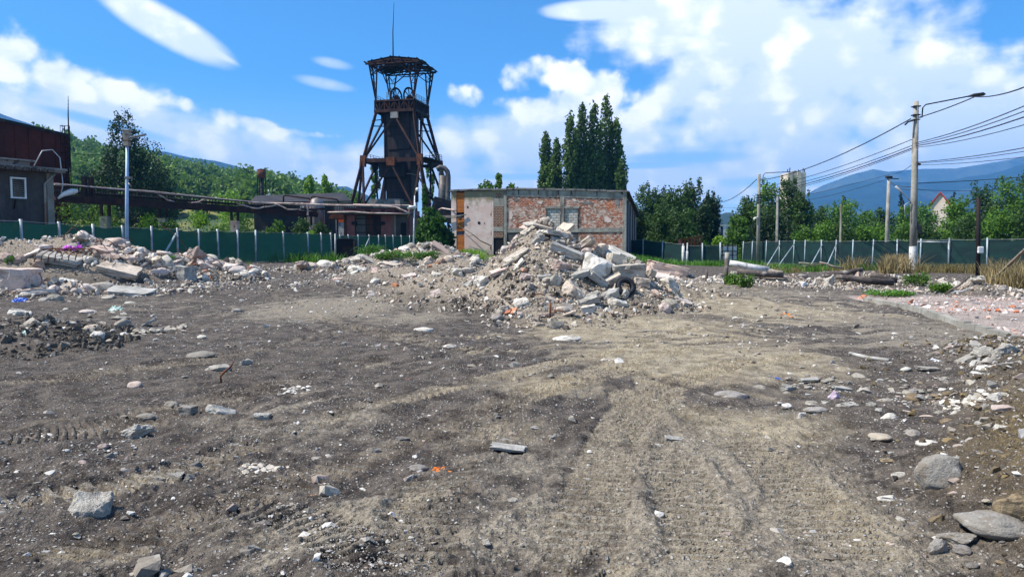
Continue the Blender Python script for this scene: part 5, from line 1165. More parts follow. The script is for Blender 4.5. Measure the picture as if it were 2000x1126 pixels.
    # lamp posts
    o, h, l = pole(246.5, 280, 500, 34, .13, .17, 'slim pale blue lamp post rising behind the left rubble heap', 'lamp_post', 'lamp post', mat='bluepost', dx=2)
    b = MB(); b.tube([(l, 0, h), (l, 0, h + .12), (l + .25, -.05, h + .22), (l + .85, -.12, h + .34)], .03, 6); arm = b.build('lamp_arm', M['post'], o)
    b = MB(); b.prism([(l + .2, -.2, h + .24), (l + .9, -.26, h + .36), (l + .9, -.02, h + .36), (l + .2, 0, h + .24)], (0, 0, .045)); b.build('lamp_head', M['post'], arm)
    b = MB(); b.box(l - .13, l + .13, -.13, .13, h + .13, h + .55); b.prism([(l - .18, -.18, h + .55), (l + .18, -.18, h + .55), (l + .18, .18, h + .55), (l - .18, .18, h + .55)], (0, 0, .05)); b.box(l - .1, l + .12, -.15, .1, h - .12, h + .08); b.build('camera_box', M['wood'], o, bevel=.01)
    b = MB(); b.box(l - .12, l + .14, -.14, .12, h - 1.6, h - 1.5); b.tube([(l + .05, -.1, h - 1.8), (l + .2, -.12, h - 1.95)], .04, 6); b.build('band', M['steelpipe'], o)
    o, h, l = pole(807, 382, 500, 66, .10, .14, 'thin white lamp post with globe light in front of the ivy', 'lamp_post', 'lamp post', mat='whitepaint', dx=3)
    b = MB(); b.tube([(l, 0, h), (l + .08, 0, h + .3), (l + .22, -.05, h + .5)], .03, 6); b.build('lamp_arm', M['post'], o)
    bm = bmesh.new(); bmesh.ops.create_icosphere(bm, subdivisions=2, radius=.16, matrix=Matrix.Translation((l + .24, -.05, h + .55))); me = bpy.data.meshes.new('lamp_globe'); bm.to_mesh(me); bm.free(); link_mesh('lamp_globe', me, M['whitepaint'], o)
    zz = P(807, 404, 66).z - o.location.z; b = MB(); b.tube([(0, 0, zz - .1), (0, 0, zz + .1)], .36, 12); b.box(-.5, .3, -.12, .12, zz - .16, zz - .02); b.build('spotlight_ring', M['whitepaint'], o)
poles()
def cables():
    def c(pts, r, label):
        b = MB(); Q = [P(*p) for p in pts]; out = []
        for i in range(len(Q) - 1):
            for k in range(10):
                t = k / 10; q = Q[i].lerp(Q[i + 1], t); s = (Q[i + 1] - Q[i]).length; q.z -= s * .022 * 4 * t * (1 - t) * SAG; out.append(q)
        out.append(Q[-1]); b.tube(out, r, 6); tag(b.build('power_cable', M['wire']), label, 'cable', 'overhead cables')
    SAG = .9
    c([(2150, 90, 20), (1904, 189, 38), (1789, 231, 40)], .028, 'thick cable from the top right edge to the lamp arm of the big pole')
    c([(1779, 232, 40), (1484, 352, 68)], .03, 'cable from the top of the big pole to the slim pole')
    c([(1478, 350, 68), (1390, 393, 110)], .035, 'cable running left from the slim pole above the gap in the trees')
    SAG = .55
    c([(2150, 140, 22), (1788, 279, 40)], .02, 'uppermost of the middle cables right of the big pole')
    c([(2150, 155, 22), (1788, 282, 40)], .018, 'second of the middle cables right of the big pole')
    c([(2150, 172, 22), (1788, 285, 40)], .024, 'thick middle cable right of the big pole')
    c([(2150, 196, 22), (1788, 288, 40)], .016, 'thin lowest middle cable right of the big pole')
    c([(1782, 272, 40), (1484, 366, 68)], .02, 'uppermost of the middle cables between big and slim pole')
    c([(1782, 284, 40), (1484, 372, 68)], .02, 'second of the middle cables between big and slim pole')
    c([(1782, 289, 40), (1484, 377, 68)], .028, 'thick middle cable between big and slim pole')
    c([(1782, 292, 40), (1484, 381, 68)], .016, 'lowest cable between big and slim pole')
    SAG = .35
    c([(2120, 265, 24), (1788, 317, 40)], .018, 'upper of the two nearly level cables at the right edge')
    c([(2120, 275, 24), (1788, 318.5, 40)], .014, 'lower of the two nearly level cables at the right edge')
    c([(2120, 290, 24), (1788, 322, 40)], .014, 'lowest wavy cable crossing the mountain at the right edge')
    c([(1786, 318, 40), (1740, 340, 60), (1480, 402, 68)], .016, 'cable crossing the mountain from the big pole to the slim pole')
    c([(1735, 350, 76), (1786, 363, 40)], .022, 'upper short cable between leaning pole and big pole')
    c([(1735, 352, 76), (1786, 370, 40)], .018, 'lower short cable between leaning pole and big pole')
    c([(1790, 358, 40), (2150, 330, 44)], .022, 'cable from the clutter on the big pole to the right trees')
    c([(1790, 370, 40), (2000, 362, 60)], .016, 'lower cable from the big pole over the conifers')
    c([(1733, 350, 76), (1570, 392, 100), (1400, 405, 150)], .022, 'long low cable crossing in front of the cream tower')
cables()

# ------------------------------------------------------------------ fences
def fence(label, pts, hgt, braces=(), bent=None, postmat='post', w=.075, gate=None, over=.06):
    """pts: list of (px, d) for the posts; netting hangs between them"""
    T = empty('mesh_fence', (0, 0, 0)); tag(T, label, 'fence')
    W = []
    for px, d in pts:
        x = (px - CX) / FPX * d; W.append(Vector((x, d, float(base_h(np.array([x]), np.array([d]))[0]))))
    for i, p in enumerate(W):
        b = MB(); lean = rnd.uniform(-.07, .07); b.tube([(p.x, p.y, p.z - .3), (p.x + lean, p.y, p.z + hgt + over + rnd.uniform(0, .05))], w / 2, 8); b.build('post', M[postmat], T)
    n = 6; V = []; F = []
    cols = []
    for i in range(len(W) - 1):
        for k in range(n + (i == len(W) - 2)):
            t = k / n; p = W[i].lerp(W[i + 1], t); cols.append((p, t))
    rows = 7; dirv = (W[-1] - W[0]).normalized(); nor = Vector((-dirv.y, dirv.x, 0))
    if nor.y < 0: nor = -nor
    for p, t in cols:
        sagv = .12 * math.sin(math.pi * t)
        for r_ in range(rows):
            k = r_ / (rows - 1); q = p + nor * (.05 + .035 * math.sin(t * math.pi) * rnd.uniform(.3, 1.2) + .03 * rnd.uniform(-1, 1) * (r_ in range(1, rows))); V.append((q.x, q.y, p.z + .04 + (hgt - sagv - .04) * k))
    for i in range(len(cols) - 1):
        for r_ in range(rows - 1): a = i * rows + r_; F.append((a, a + rows, a + rows + 1, a + 1))
    link_mesh('netting', np_mesh('netting', V, F, True), M['net'], T)
    b = MB()
    for zz in (hgt - .02, .12):
        for i in range(len(W) - 1): b.tube([W[i] + Vector((0, 0, zz)), W[i].lerp(W[i + 1], .5) + Vector((0, 0, zz - .02)), W[i + 1] + Vector((0, 0, zz))], .008, 4)
    b.build('tension_wire', M['post'], T)
    for (px, d), (px2, d2) in braces:
        x = (px - CX) / FPX * d; z0 = float(base_h(np.array([x]), np.array([d]))[0]); x2 = (px2 - CX) / FPX * d2; z2 = float(base_h(np.array([x2]), np.array([d2]))[0])
        b = MB(); b.tube([(x, d - .1, z0 + hgt * .86), (x2, d2, z2)], w * .45, 8); b.build('brace', M[postmat], T)
    return T
def lp(px): return np.interp(px, [-180, 45, 498, 648], [24.5, 32, 48, 58])
LF = [-190, -90, -20, 45, 119, 183, 242, 297, 347, 388, 428, 465, 499, 555, 603, 628, 648]
fence('long green netting fence on grey tube posts behind the left rubble heap', [(p, float(lp(p))) for p in LF], 2.02, braces=[((347, 42.6), (309, 40.2))], w=.13)
fence('far green netting fence in front of the maroon garage block', [(655, 60), (664, 66), (682, 71), (700, 73), (722, 75), (739, 76), (754, 77), (769, 78), (785, 79), (800, 80), (860, 82)], 2.0, braces=[((722, 75), (705, 70))], w=.12)
fence('short green netting fence between the ruin and the white gate posts', [(1222, 80), (1256, 77), (1293, 74), (1333, 72)], 2.0, w=.12)
fence('green netting fence panels left of the small white gate', [(1341, 71), (1372, 70.5), (1407, 70)], 1.9, w=.14, over=.2)
RF = [(1450, 71), (1468, 70), (1495, 67.5), (1522, 65), (1549, 62.5), (1571, 60.5), (1604, 58), (1631, 56), (1664, 54), (1703, 52), (1752, 50), (1797, 48.5), (1854, 47), (1928, 44.5), (2010, 42), (2120, 39), (2250, 36)]
fence('long green netting fence with slanted props behind the big power pole', RF, 2.06, braces=[((1522, 65), (1498, 61)), ((1549, 62.5), (1518, 57)), ((1604, 58), (1580, 54)), ((1631, 56), (1612, 54))], w=.10, postmat='farpost')
def gate_bits():
    d = 72; T = empty('white_gate', (0, 0, 0)); tag(T, 'white sheet panel gate at the gap in the right fence', 'gate')
    x = lambda px: (px - CX) / FPX * d; z_ = lambda py: EYE + (480 - py) / FPX * d
    for a_, c_ in ((1411, 1420.5), (1421, 1430), (1430.5, 1439)):
        b = MB(); b.box(x(a_), x(c_), d, d + .06, z_(507), z_(479)); b.build('panel', M['whitepaint'], T)
    b = MB(); [b.bar((x(1410), d - .04, z_(p)), (x(1440), d - .04, z_(p)), .06) for p in (480, 490, 498)]; [b.bar((x(p), d - .04, z_(508)), (x(p), d - .04, z_(478)), .07) for p in (1410, 1420.7, 1430.2, 1439.5)]; b.build('gate_frame', M['rustdark'], T)
    for px, top, lb in ((1334, 480, 'left of the two white gate posts by the short fence'), (1341, 490, 'right, shorter one of the two white gate posts')):
        p = P(px, 524, 66); g = hz(p.x, 66); b = MB(); b.tube([(0, 0, -.3), (0, 0, EYE + (480 - top) / FPX * 66 - g)], .13, 8); o = b.build('gate_post', M['whitewash'], None, (p.x, 66, g)); tag(o, lb, 'post', 'white gate posts')
    # rusty rail trailer behind the fence
    d = 76; T = empty('rusty_railing', (0, 0, 0)); tag(T, 'tilted rusty railing standing behind the short green fence', 'railing'); b = MB(); x = lambda px: (px - CX) / FPX * d; z_ = lambda py: EYE + (480 - py) / FPX * d
    for k in range(7): b.bar((x(1329 + k * 6.5), d, z_(488)), (x(1331 + k * 6.3), d, z_(466 - k * .9)), .14)
    b.bar((x(1328), d, z_(468)), (x(1370), d, z_(461)), .12); b.bar((x(1328), d, z_(476)), (x(1370), d, z_(472)), .10); b.build('bars', M['rustorange'], T)
    b = MB(); b.box(x(1329), x(1340), d + .1, d + 1.2, z_(490), z_(467)); b.build('side_board', M['rust'], T)
    # black steel sheet / bin at the fence corner
    d = 52; T = empty('steel_skip', (0, 0, 0)); tag(T, 'black steel container lying at the corner of the left fence', 'container'); p = P(675, 497, d); g = hz(p.x, d) - .1
    w = 34 / FPX * d; h = EYE + (480 - 466) / FPX * d - g; b = MB(); r_ = .12
    poly = []
    for cx_, cz_, a0 in ((w / 2 - r_, h - r_, 0), (-w / 2 + r_, h - r_, 90), (-w / 2 + r_, r_, 180), (w / 2 - r_, r_, 270)):
        for k in range(4): a = R(a0 + k * 30); poly.append((p.x + cx_ + r_ * math.cos(a), d, g + cz_ + r_ * math.sin(a)))
    b.prism(poly, (0, .9, 0)); b.build('body', M['black'], T); b = MB(); b.tube([(q[0], q[1] - .01, q[2]) for q in poly + poly[:1]], .03, 6); b.build('rim', M['black'], T)
    # rail frame in the right fence
    p, q = P(1791, 472, 47), P(1853, 472.5, 46); b = MB(); b.tube([p, q], .05, 6); b.tube([q, P(1853, 528, 46)], .05, 6); b.tube([p, P(1790, 528, 47)], .05, 6); tag(b.build('tube_frame', M['post']), 'grey tube frame standing in the right fence beside the big pole', 'frame')
    # leaning plank
    b = MB(); b.bar(P(1936, 550, 29), P(2012, 478, 27), .14, .05); tag(b.build('leaning_plank', M['wood']), 'long pale plank leaning up to the right edge of the view', 'plank')
gate_bits()

# ------------------------------------------------------------------ rubble, stones, scrap
def hull(pts, bevel=0, name='rock'):
    bm = bmesh.new(); [bm.verts.new(p) for p in pts]
    r_ = bmesh.ops.convex_hull(bm, input=bm.verts); bmesh.ops.delete(bm, geom=[v for v in bm.verts if not v.link_faces], context='VERTS')
    bmesh.ops.dissolve_limit(bm, angle_limit=.12, verts=bm.verts, edges=bm.edges)
    if bevel: bmesh.ops.bevel(bm, geom=list(bm.edges), offset=bevel, segments=1, affect='EDGES', clamp_overlap=True)
    bmesh.ops.triangulate(bm, faces=bm.faces)
    return bm
def roughen(bm, cuts, amp, sd, fr=2.2):
    bmesh.ops.subdivide_edges(bm, edges=bm.edges, cuts=cuts, use_grid_fill=True); bmesh.ops.triangulate(bm, faces=bm.faces)
    bm.normal_update(); off = Vector((sd * 3.1, sd, -sd))
    for v in bm.verts:
        q = v.co * fr + off; v.co += v.normal * (mnoise.noise(q) * amp + mnoise.noise(q * 3.1) * amp * .5)
def to_me(bm, name, smooth=False):
    me = bpy.data.meshes.new(name); bm.to_mesh(me); bm.free(); me.polygons.foreach_set('use_smooth', [smooth] * len(me.polygons)); return me
def mk_chunk(i, hero=False):
    r = random.Random(100 + i); pts = []
    for _ in range(15):
        v = Vector((r.gauss(0, 1), r.gauss(0, 1), r.gauss(0, 1))).normalized() * .56 * r.uniform(.72, 1.12); k_ = max(1, max(abs(c) for c in v) / .5); pts.append(tuple(v / k_))
    bm = hull(pts, .025); roughen(bm, 4 if hero else 2, .085 if hero else .08, i, 3.2); return to_me(bm, 'rubble_chunk')
def mk_round(i, hero=False):
    bm = bmesh.new(); bmesh.ops.create_icosphere(bm, subdivisions=4 if hero else 3, radius=.5)
    for v in bm.verts:
        q = v.co * 1.7 + Vector((i * 5.1, 0, i)); k = 1 + .30 * mnoise.noise(q) + .12 * mnoise.noise(q * 2.6) + .04 * mnoise.noise(q * 7); v.co *= k
    r = random.Random(i)
    for _ in range(3):                       # flattened faces
        n = Vector((r.gauss(0, 1), r.gauss(0, 1), r.gauss(0, 1))).normalized(); c = r.uniform(.34, .46)
        for v in bm.verts:
            e = v.co.dot(n) - c
            if e > 0: v.co -= n * e * .85
    return to_me(bm, 'stone', True)
def mk_slab(i, hero=True):
    r = random.Random(300 + i); n = 8; out = []
    base = [(-.5, -.5), (0, -.5), (.5, -.5), (.5, 0), (.5, .5), (0, .5), (-.5, .5), (-.5, 0)]
    for x, y in base: k = r.uniform(.72, 1.05); out.append((x * k, y * r.uniform(.75, 1.05)))
    bm = bmesh.new(); lo = [bm.verts.new((x * r.uniform(.93, 1), y * r.uniform(.93, 1), -.5)) for x, y in out]; hi = [bm.verts.new((x, y, .5)) for x, y in out]
    bm.faces.new(list(reversed(lo))); bm.faces.new(hi)
    for k in range(n): bm.faces.new((lo[k], lo[(k + 1) % n], hi[(k + 1) % n], hi[k]))
    bmesh.ops.bevel(bm, geom=list(bm.edges), offset=.02, segments=1, affect='EDGES'); bmesh.ops.triangulate(bm, faces=bm.faces); roughen(bm, 3, .06, i, 3.5)
    return to_me(bm, 'slab')
def mk_brick(i):
    r = random.Random(500 + i); bm = bmesh.new(); bmesh.ops.create_cube(bm, size=1)
    for v in bm.verts:
        if r.random() < .3: v.co *= r.uniform(.65, .9)
    bmesh.ops.bevel(bm, geom=list(bm.edges), offset=.04, segments=1, affect='EDGES'); bmesh.ops.triangulate(bm, faces=bm.faces); roughen(bm, 1, .03, i); return to_me(bm, 'brick')
CH = [mk_chunk(i) for i in range(12)]; CHH = [mk_chunk(40 + i, True) for i in range(8)]
RD = [mk_round(i) for i in range(10)]; RDH = [mk_round(20 + i, True) for i in range(6)]; SL = [mk_slab(i) for i in range(9)]; BR = [mk_brick(i) for i in range(5)]
KINDS = {'block': SL, 'chunk': CHH, 'round': RDH, 'slab': SL, 'brick': BR, 'smallchunk': CH, 'smallround': RD}
_ki = [0]
def rock(kind, name, mat, loc, size, rot, label, cat, group=None, pick=None):
    L = KINDS[kind]; me = L[(pick if pick is not None else _ki[0]) % len(L)]; _ki[0] += 1
    if not me.materials: me.materials.append(M['stone'])
    o = bpy.data.objects.new(name, me); COL.objects.link(o); o.location = loc; o.scale = size; o.rotation_euler = rot
    o.material_slots[0].link = 'OBJECT'; o.material_slots[0].material = M[mat]
    return tag(o, label, cat, group, 'thing')
# (px, py, width px, height px, kind, material, roll deg, label)
HERO = [
 (1170, 481, 56, 22, 'slab', 'chunk', -22, 'big pale slab tilted up to the right on top of the heap shoulder', 0),
 (1216, 500, 52, 18, 'slab', 'chunk', 26, 'flat slab sliding down the right edge of the central heap', 1),
 (1108, 492, 58, 18, 'slab', 'concrete', 22, 'grey slab sloping down right in the middle of the central heap', 2),
 (1160, 516, 70, 42, 'chunk', 'chunk', 8, 'largest cream boulder of broken concrete on the central heap', 3),
 (1224, 531, 66, 22, 'block', 'chunk', -4, 'thick white slab lying right above the old tyre', 4),
 (1207, 509, 32, 20, 'block', 'chunk', 12, 'square block wedged between the two right-hand slabs', 5),
 (1168, 546, 42, 18, 'slab', 'concrete', 35, 'slanting wedge slab below the largest cream boulder', 5),
 (1125, 568, 38, 32, 'chunk', 'chunk', 30, 'white angular block at the lower middle of the central heap', 1),
 (1142, 588, 52, 15, 'slab', 'concrete', -20, 'long grey slab at the heap foot below the white angular block', 6),
 (1082, 549, 24, 30, 'chunk', 'chunk', 60, 'white pointed fragment standing upright mid-heap', 2),
 (1064, 541, 30, 10, 'slab', 'concrete', -5, 'small flat slab touching the upright pointed fragment', 7),
 (1078, 586, 34, 13, 'slab', 'chunk', 28, 'narrow white slab sloping right at the heap foot', 8),
 (1018, 592, 36, 20, 'chunk', 'chunk', -15, 'cream block at the left foot of the central heap', 4),
 (1030, 540, 34, 14, 'chunk', 'pinkchunk', 5, 'flat whitish chunk left of the heap middle', 6),
 (944, 548, 40, 20, 'chunk', 'chunk', -10, 'broad pale chunk on the low left skirt of the heap', 7),
 (1008, 499, 56, 9, 'slab', 'chunk', -32, 'long plank-like slab pointing up right on the left heap flank', 3),
 (998, 512, 44, 8, 'slab', 'chunk', -30, 'second plank-like slab just below the first on the left flank', 0),
 (1012, 519, 34, 7, 'slab', 'chunk', -48, 'short narrow slab leaning steeply below the plank-like ones', 5),
 (1004, 477, 24, 18, 'chunk', 'pinkchunk', 0, 'pale lump above the plank-like slabs', 0),
 (1046, 436, 46, 7, 'slab', 'chunk', -8, 'thin pale slab crowning the summit of the heap', 6),
 (1062, 443, 42, 7, 'slab', 'chunk', 14, 'second thin slab on the summit, sloping right', 2),
 (1034, 449, 38, 8, 'slab', 'chunk', -34, 'thin slab sticking up left below the summit', 1),
 (1047, 466, 30, 20, 'chunk', 'greystone', 0, 'round grey lump under the summit', 3),
 (1192, 577, 26, 30, 'chunk', 'concrete', 70, 'grey pointed fragment left below the tyre', 5),
 (1300, 601, 24, 20, 'round', 'pinkchunk', 0, 'lone white boulder on the bare ground right of the central heap', 0),
 (1085, 637, 32, 20, 'chunk', 'greystone', 10, 'dark grey boulder at the very front tip of the central heap', 4),
 (1052, 634, 26, 14, 'chunk', 'chunk', 0, 'pale stone just left of the dark front boulder', 6),
 (1106, 660, 52, 11, 'round', 'chunk', 0, 'flat pale stone lying in front of the central heap', 1),
 (1040, 560, 24, 14, 'chunk', 'greystone', 20, 'dark lump in the earth on the lower left of the heap', 2),
 (1310, 527, 88, 22, 'block', 'pinkchunk', 12, 'long ochre stained slab right of the central heap', 4),
 (1300, 541, 80, 10, 'slab', 'pinkchunk', 10, 'thin pale slab under the ochre stained one', 7),
 (1250, 518, 24, 22, 'chunk', 'greystone', 0, 'bluish grey fragment between heap and ochre slab', 7),
 (1268, 532, 26, 18, 'chunk', 'chunk', 0, 'pale block just left of the ochre stained slab', 0),
 (1152, 470, 22, 14, 'chunk', 'chunk', -15, 'pale block behind the big tilted slab', 1),
 (1118, 455, 26, 10, 'slab', 'greystone', 5, 'dark flat piece on the right ridge below the summit', 3),
 (1205, 560, 18, 10, 'chunk', 'chunk', 10, 'small white piece left of the tyre', 3),
 (1100, 604, 24, 14, 'round', 'chunk', 0, 'rounded stone at the heap foot left of the long grey slab', 2),
 (1188, 497, 40, 15, 'slab', 'whiterock', 14, 'pale slab squeezed under the big tilted one on the shoulder', 5),
 (1192, 548, 42, 15, 'slab', 'chunk', -24, 'pale slab rising right towards the tyre', 7),
 (1254, 552, 34, 18, 'block', 'chunk', 8, 'cream block at the right foot of the heap beyond the tyre', 3),
 (1130, 536, 40, 13, 'slab', 'concrete', -14, 'grey slab left below the largest cream boulder', 8),
 (1096, 520, 34, 20, 'chunk', 'pinkchunk', 10, 'pinkish lump in the very middle of the heap', 6),
 (1150, 604, 34, 14, 'block', 'chunk', -10, 'low pale block at the foot of the heap under the long grey slab', 2),
 (1210, 590, 30, 16, 'chunk', 'whiterock', 0, 'whitish chunk on the ground below the grey pointed fragment', 1),
 (1090, 470, 34, 9, 'slab', 'chunk', 20, 'pale slab sloping right just under the summit', 1),
 (975, 530, 40, 12, 'slab', 'pinkchunk', -18, 'pinkish slab on the far left flank of the heap', 2),
 (895, 532, 34, 18, 'chunk', 'whiterock', 0, 'whitish block on the low ridge left of the central heap', 5),
 (850, 535, 32, 14, 'chunk', 'chunk', 10, 'cream chunk midway between central heap and back heap', 3),
 (800, 540, 30, 12, 'slab', 'pinkchunk', -10, 'pinkish flat piece at the left of the low ridge', 4),
 # left heap
 (16, 548, 94, 52, 'block', 'pinkchunk', 2, 'huge pinkish concrete block at the left edge of the view', 2),
 (118, 506, 96, 20, 'slab', 'concrete', 10, 'dark-sided slab with rods wrapped round it on the left heap', 1),
 (83, 483, 32, 16, 'chunk', 'pinkchunk', -12, 'topmost pale chunk of the left heap, left of the purple film', 6),
 (56, 496, 50, 8, 'slab', 'pinkchunk', -22, 'long narrow piece leaning up towards the top of the left heap', 4),
 (144, 482, 22, 14, 'round', 'chunk', 0, 'round stone resting on the purple film', 3),
 (198, 487, 46, 12, 'slab', 'pinkchunk', 14, 'pale slab on the ridge of the left heap left of the lamp post', 8),
 (232, 527, 82, 22, 'slab', 'chunk', 14, 'long whitish slab sloping right at the front of the left heap', 0),
 (352, 534, 50, 30, 'block', 'concrete', 0, 'square grey block at the right front of the left heap', 5),
 (380, 500, 38, 34, 'chunk', 'pinkchunk', 20, 'upright jagged chunk at the peak of the small right mound', 0),
 (400, 521, 38, 26, 'chunk', 'pinkchunk', 5, 'rounded pinkish block right of the jagged chunk', 1),
 (447, 524, 38, 18, 'chunk', 'pinkchunk', 0, 'pink-grey block near the right end of the left heap', 3),
 (470, 538, 36, 16, 'chunk', 'chunk', 8, 'last low block at the right end of the left heap', 4),
 (76, 516, 34, 20, 'chunk', 'pinkchunk', 0, 'pale chunk under the left end of the rod-wrapped slab', 5),
 (172, 508, 32, 16, 'chunk', 'chunk', 0, 'chunk right of the rod-wrapped slab', 7),
 (210, 505, 44, 18, 'chunk', 'pinkchunk', 0, 'broad pinkish chunk above the long whitish slab', 2),
 (256, 506, 26, 20, 'chunk', 'pinkchunk', 0, 'chunk right at the foot of the lamp post', 6),
 (310, 534, 40, 18, 'chunk', 'pinkchunk', -5, 'pale chunk left of the square grey block', 2),
 (10, 504, 26, 20, 'round', 'pinkchunk', 0, 'rounded pinkish lump at the far left of the heap', 5),
 (34, 506, 24, 16, 'round', 'pinkchunk', 0, 'second rounded lump at the far left of the heap', 1),
 (330, 513, 46, 7, 'slab', 'pinkchunk', -6, 'flat lath-like slab bridging towards the right mound', 6),
 (252, 571, 88, 16, 'slab', 'concrete', 5, 'long curved dark piece of concrete lying before the left heap', 5),
 (268, 562, 18, 11, 'round', 'chunk', 0, 'cream stone sitting on the long curved dark piece', 2),
 (126, 550, 50, 20, 'chunk', 'chunk', 12, 'whitish lump half buried below the left heap', 3),
 (211, 580, 26, 10, 'round', 'chunk', 0, 'pale stone below the left end of the curved dark piece', 4),
 (51, 574, 26, 12, 'round', 'chunk', 0, 'white stone above the blue plastic', 1),
 (108, 582, 26, 16, 'round', 'chunk', 0, 'tan stone right of the blue plastic', 0),
 (86, 585, 22, 9, 'round', 'greystone', 0, 'flat grey-green stone touching the tan stone', 3),
 (170, 608, 28, 8, 'round', 'pinkchunk', 0, 'flat pinkish stone left of the pale green bag', 5),
 (289, 630, 36, 8, 'slab', 'concrete', -30, 'flat grey shard pointing up right in the left middle ground', 7),
 (40, 610, 40, 20, 'chunk', 'chunk', 0, 'yellowish lump at the left edge above the dark mound', 1),
 (235, 620, 26, 6, 'round', 'chunk', 0, 'thin pale stone below the pale green bag', 2),
 (462, 606, 22, 10, 'chunk', 'greystone', 0, 'grey stone alone in the left middle ground', 6),
 # foreground left
 (388, 692, 52, 13, 'round', 'greystone', 0, 'flat grey stone above the one with the rusty stick', 1),
 (430, 720, 66, 20, 'chunk', 'chunk', 6, 'whitish chunk with a rusty stick poking out', 5),
 (480, 708, 26, 14, 'chunk', 'chunk', 0, 'smaller white stone right of the stick', 2),
 (262, 751, 28, 14, 'round', 'stone', 0, 'white stone above the pale flat shard', 4),
 (286, 813, 40, 14, 'round', 'greystone', -8, 'light grey oval stone touching the pale flat shard', 2),
 (264, 838, 70, 24, 'chunk', 'chunk', -16, 'pale flat shard tapering left in the left foreground', 0),
 (434, 801, 56, 24, 'chunk', 'concrete', 24, 'grey-green angular stone right of the dark ones', 1),
 (366, 804, 36, 22, 'block', 'greystone', 0, 'dark grey square stone beside the orange brick bits', 4),
 (334, 790, 26, 16, 'round', 'chunk', 0, 'brownish stone left of the dark grey square one', 5),
 (512, 815, 36, 15, 'block', 'chunk', 0, 'white brick-like stone in the left foreground', 7),
 (164, 984, 108, 66, 'chunk', 'chunk', 4, 'largest rough whitish rock of the left foreground', 3),
 (372, 934, 26, 18, 'chunk', 'chunk', 30, 'pale tooth-shaped stone pressed in the ridge', 6),
 (330, 934, 60, 7, 'slab', 'chunk', -4, 'half-buried pale strip left of the tooth-shaped stone', 1),
 (455, 872, 30, 15, 'chunk', 'chunk', 0, 'small beige stone with a blue-grey one behind', 3),
 (497, 843, 18, 9, 'round', 'chunk', 0, 'beige pebble above the small beige stone', 1),
 (497, 853, 14, 7, 'round', 'chunk', 0, 'smaller beige pebble under its larger twin', 0),
 (200, 870, 20, 9, 'round', 'pinkchunk', 0, 'pinkish pebble in the left foreground', 3),
 (120, 881, 30, 8, 'round', 'stone', 0, 'thin whitish stone left of the pinkish pebble', 2),
 (152, 904, 28, 8, 'round', 'pinkchunk', 15, 'pink sliver of stone above the rough whitish rock', 4),
 # foreground centre
 (800, 932, 26, 14, 'chunk', 'pinkchunk', 0, 'pink-white stone below the pale blue one', 0),
 (817, 912, 36, 10, 'round', 'greystone', 0, 'pale blue-grey flat stone left of the crushed orange brick', 3),
 (1085, 857, 32, 15, 'chunk', 'chunk', 0, 'cream egg-sized stone in the centre foreground', 2),
 (994, 875, 74, 8, 'slab', 'concrete', 8, 'long flat tan stone in the centre foreground', 2),
 (1003, 976, 20, 11, 'round', 'chunk', 0, 'small rounded stone in the lower centre', 5),
 (1315, 859, 42, 10, 'slab', 'chunk', 8, 'thin whitish shard right of the centre foreground', 8),
 (735, 879, 22, 14, 'chunk', 'greystone', 0, 'light grey stone under the orange brick bit', 1),
 (785, 858, 30, 13, 'chunk', 'greystone', 0, 'bluish stone right of the orange brick bit', 6),
 (1145, 940, 24, 8, 'round', 'chunk', 0, 'flat pale pebble in the right centre foreground', 4),
 (967, 697, 16, 7, 'round', 'stone', 0, 'small white stone in the upper centre of the yard', 4),
 (877, 676, 26, 9, 'round', 'chunk', 0, 'pale flat stone in the dark upper middle of the yard', 1),
 (828, 643, 36, 8, 'round', 'chunk', 0, 'long pale stone in the dark soil left of the heap', 0),
 # right
 (1431, 772, 60, 17, 'round', 'greystone', 0, 'bluish flat-topped stone alone right of the centre', 0),
 (1597, 800, 46, 12, 'round', 'greystone', 0, 'light blue half-buried stone at the edge of the stone litter', 2),
 (1633, 773, 30, 22, 'chunk', 'lilac', 50, 'lilac stone standing among the pale stones', 6),
 (1840, 918, 94, 66, 'round', 'greystone', 0, 'big smooth grey boulder in the right foreground', 3),
 (1948, 1026, 128, 38, 'round', 'greystone', 14, 'long grey rock with a bluish end in the lower right corner', 1),
 (1884, 1051, 80, 24, 'chunk', 'greystone', -6, 'rugged grey rock left under the long bluish one', 7),
 (1836, 1071, 44, 36, 'chunk', 'greystone', 0, 'squat grey stone below the rugged rock', 5),
 (1880, 1072, 34, 18, 'round', 'greystone', 0, 'rounded grey stone right of the squat one', 4),
 (1828, 1018, 42, 24, 'chunk', 'ochrestone', -20, 'golden-brown angular stone above the squat grey one', 0),
 (1985, 1000, 80, 60, 'chunk', 'ochrestone', 0, 'large ochre lump cut by the right edge', 2),
 (1808, 818, 38, 15, 'round', 'stone', -8, 'grey-white oval stone above a smaller one on the berm', 4),
 (1812, 834, 22, 12, 'round', 'stone', 0, 'small oval stone under the grey-white oval', 5),
 (1737, 815, 30, 14, 'round', 'stone', -12, 'speckled oval stone at the foot of the berm', 1),
 (1845, 789, 30, 14, 'round', 'greystone', 0, 'grey stone above the grey-white oval', 0),
 (1970, 686, 66, 30, 'chunk', 'chunk', -6, 'broad tan block at the right edge near the kerb', 2),
 (1925, 690, 42, 26, 'chunk', 'chunk', 0, 'tan block left of the broad one near the kerb', 4),
 (1888, 703, 40, 14, 'slab', 'chunk', -24, 'pale shard leaning on the tan block', 3),
 (1842, 705, 40, 5, 'slab', 'whitepaint', 5, 'white lath-like strip on the ground left of the tan blocks', 1),
 (1815, 720, 46, 8, 'slab', 'chunk', 4, 'flat pale shard below the white strip', 6),
 (1700, 790, 30, 14, 'chunk', 'chunk', -20, 'pale elongated stone in the stone litter', 3), (1660, 790, 44, 15, 'chunk', 'chunk', -14, 'whitish shard under the lilac stone', 1),
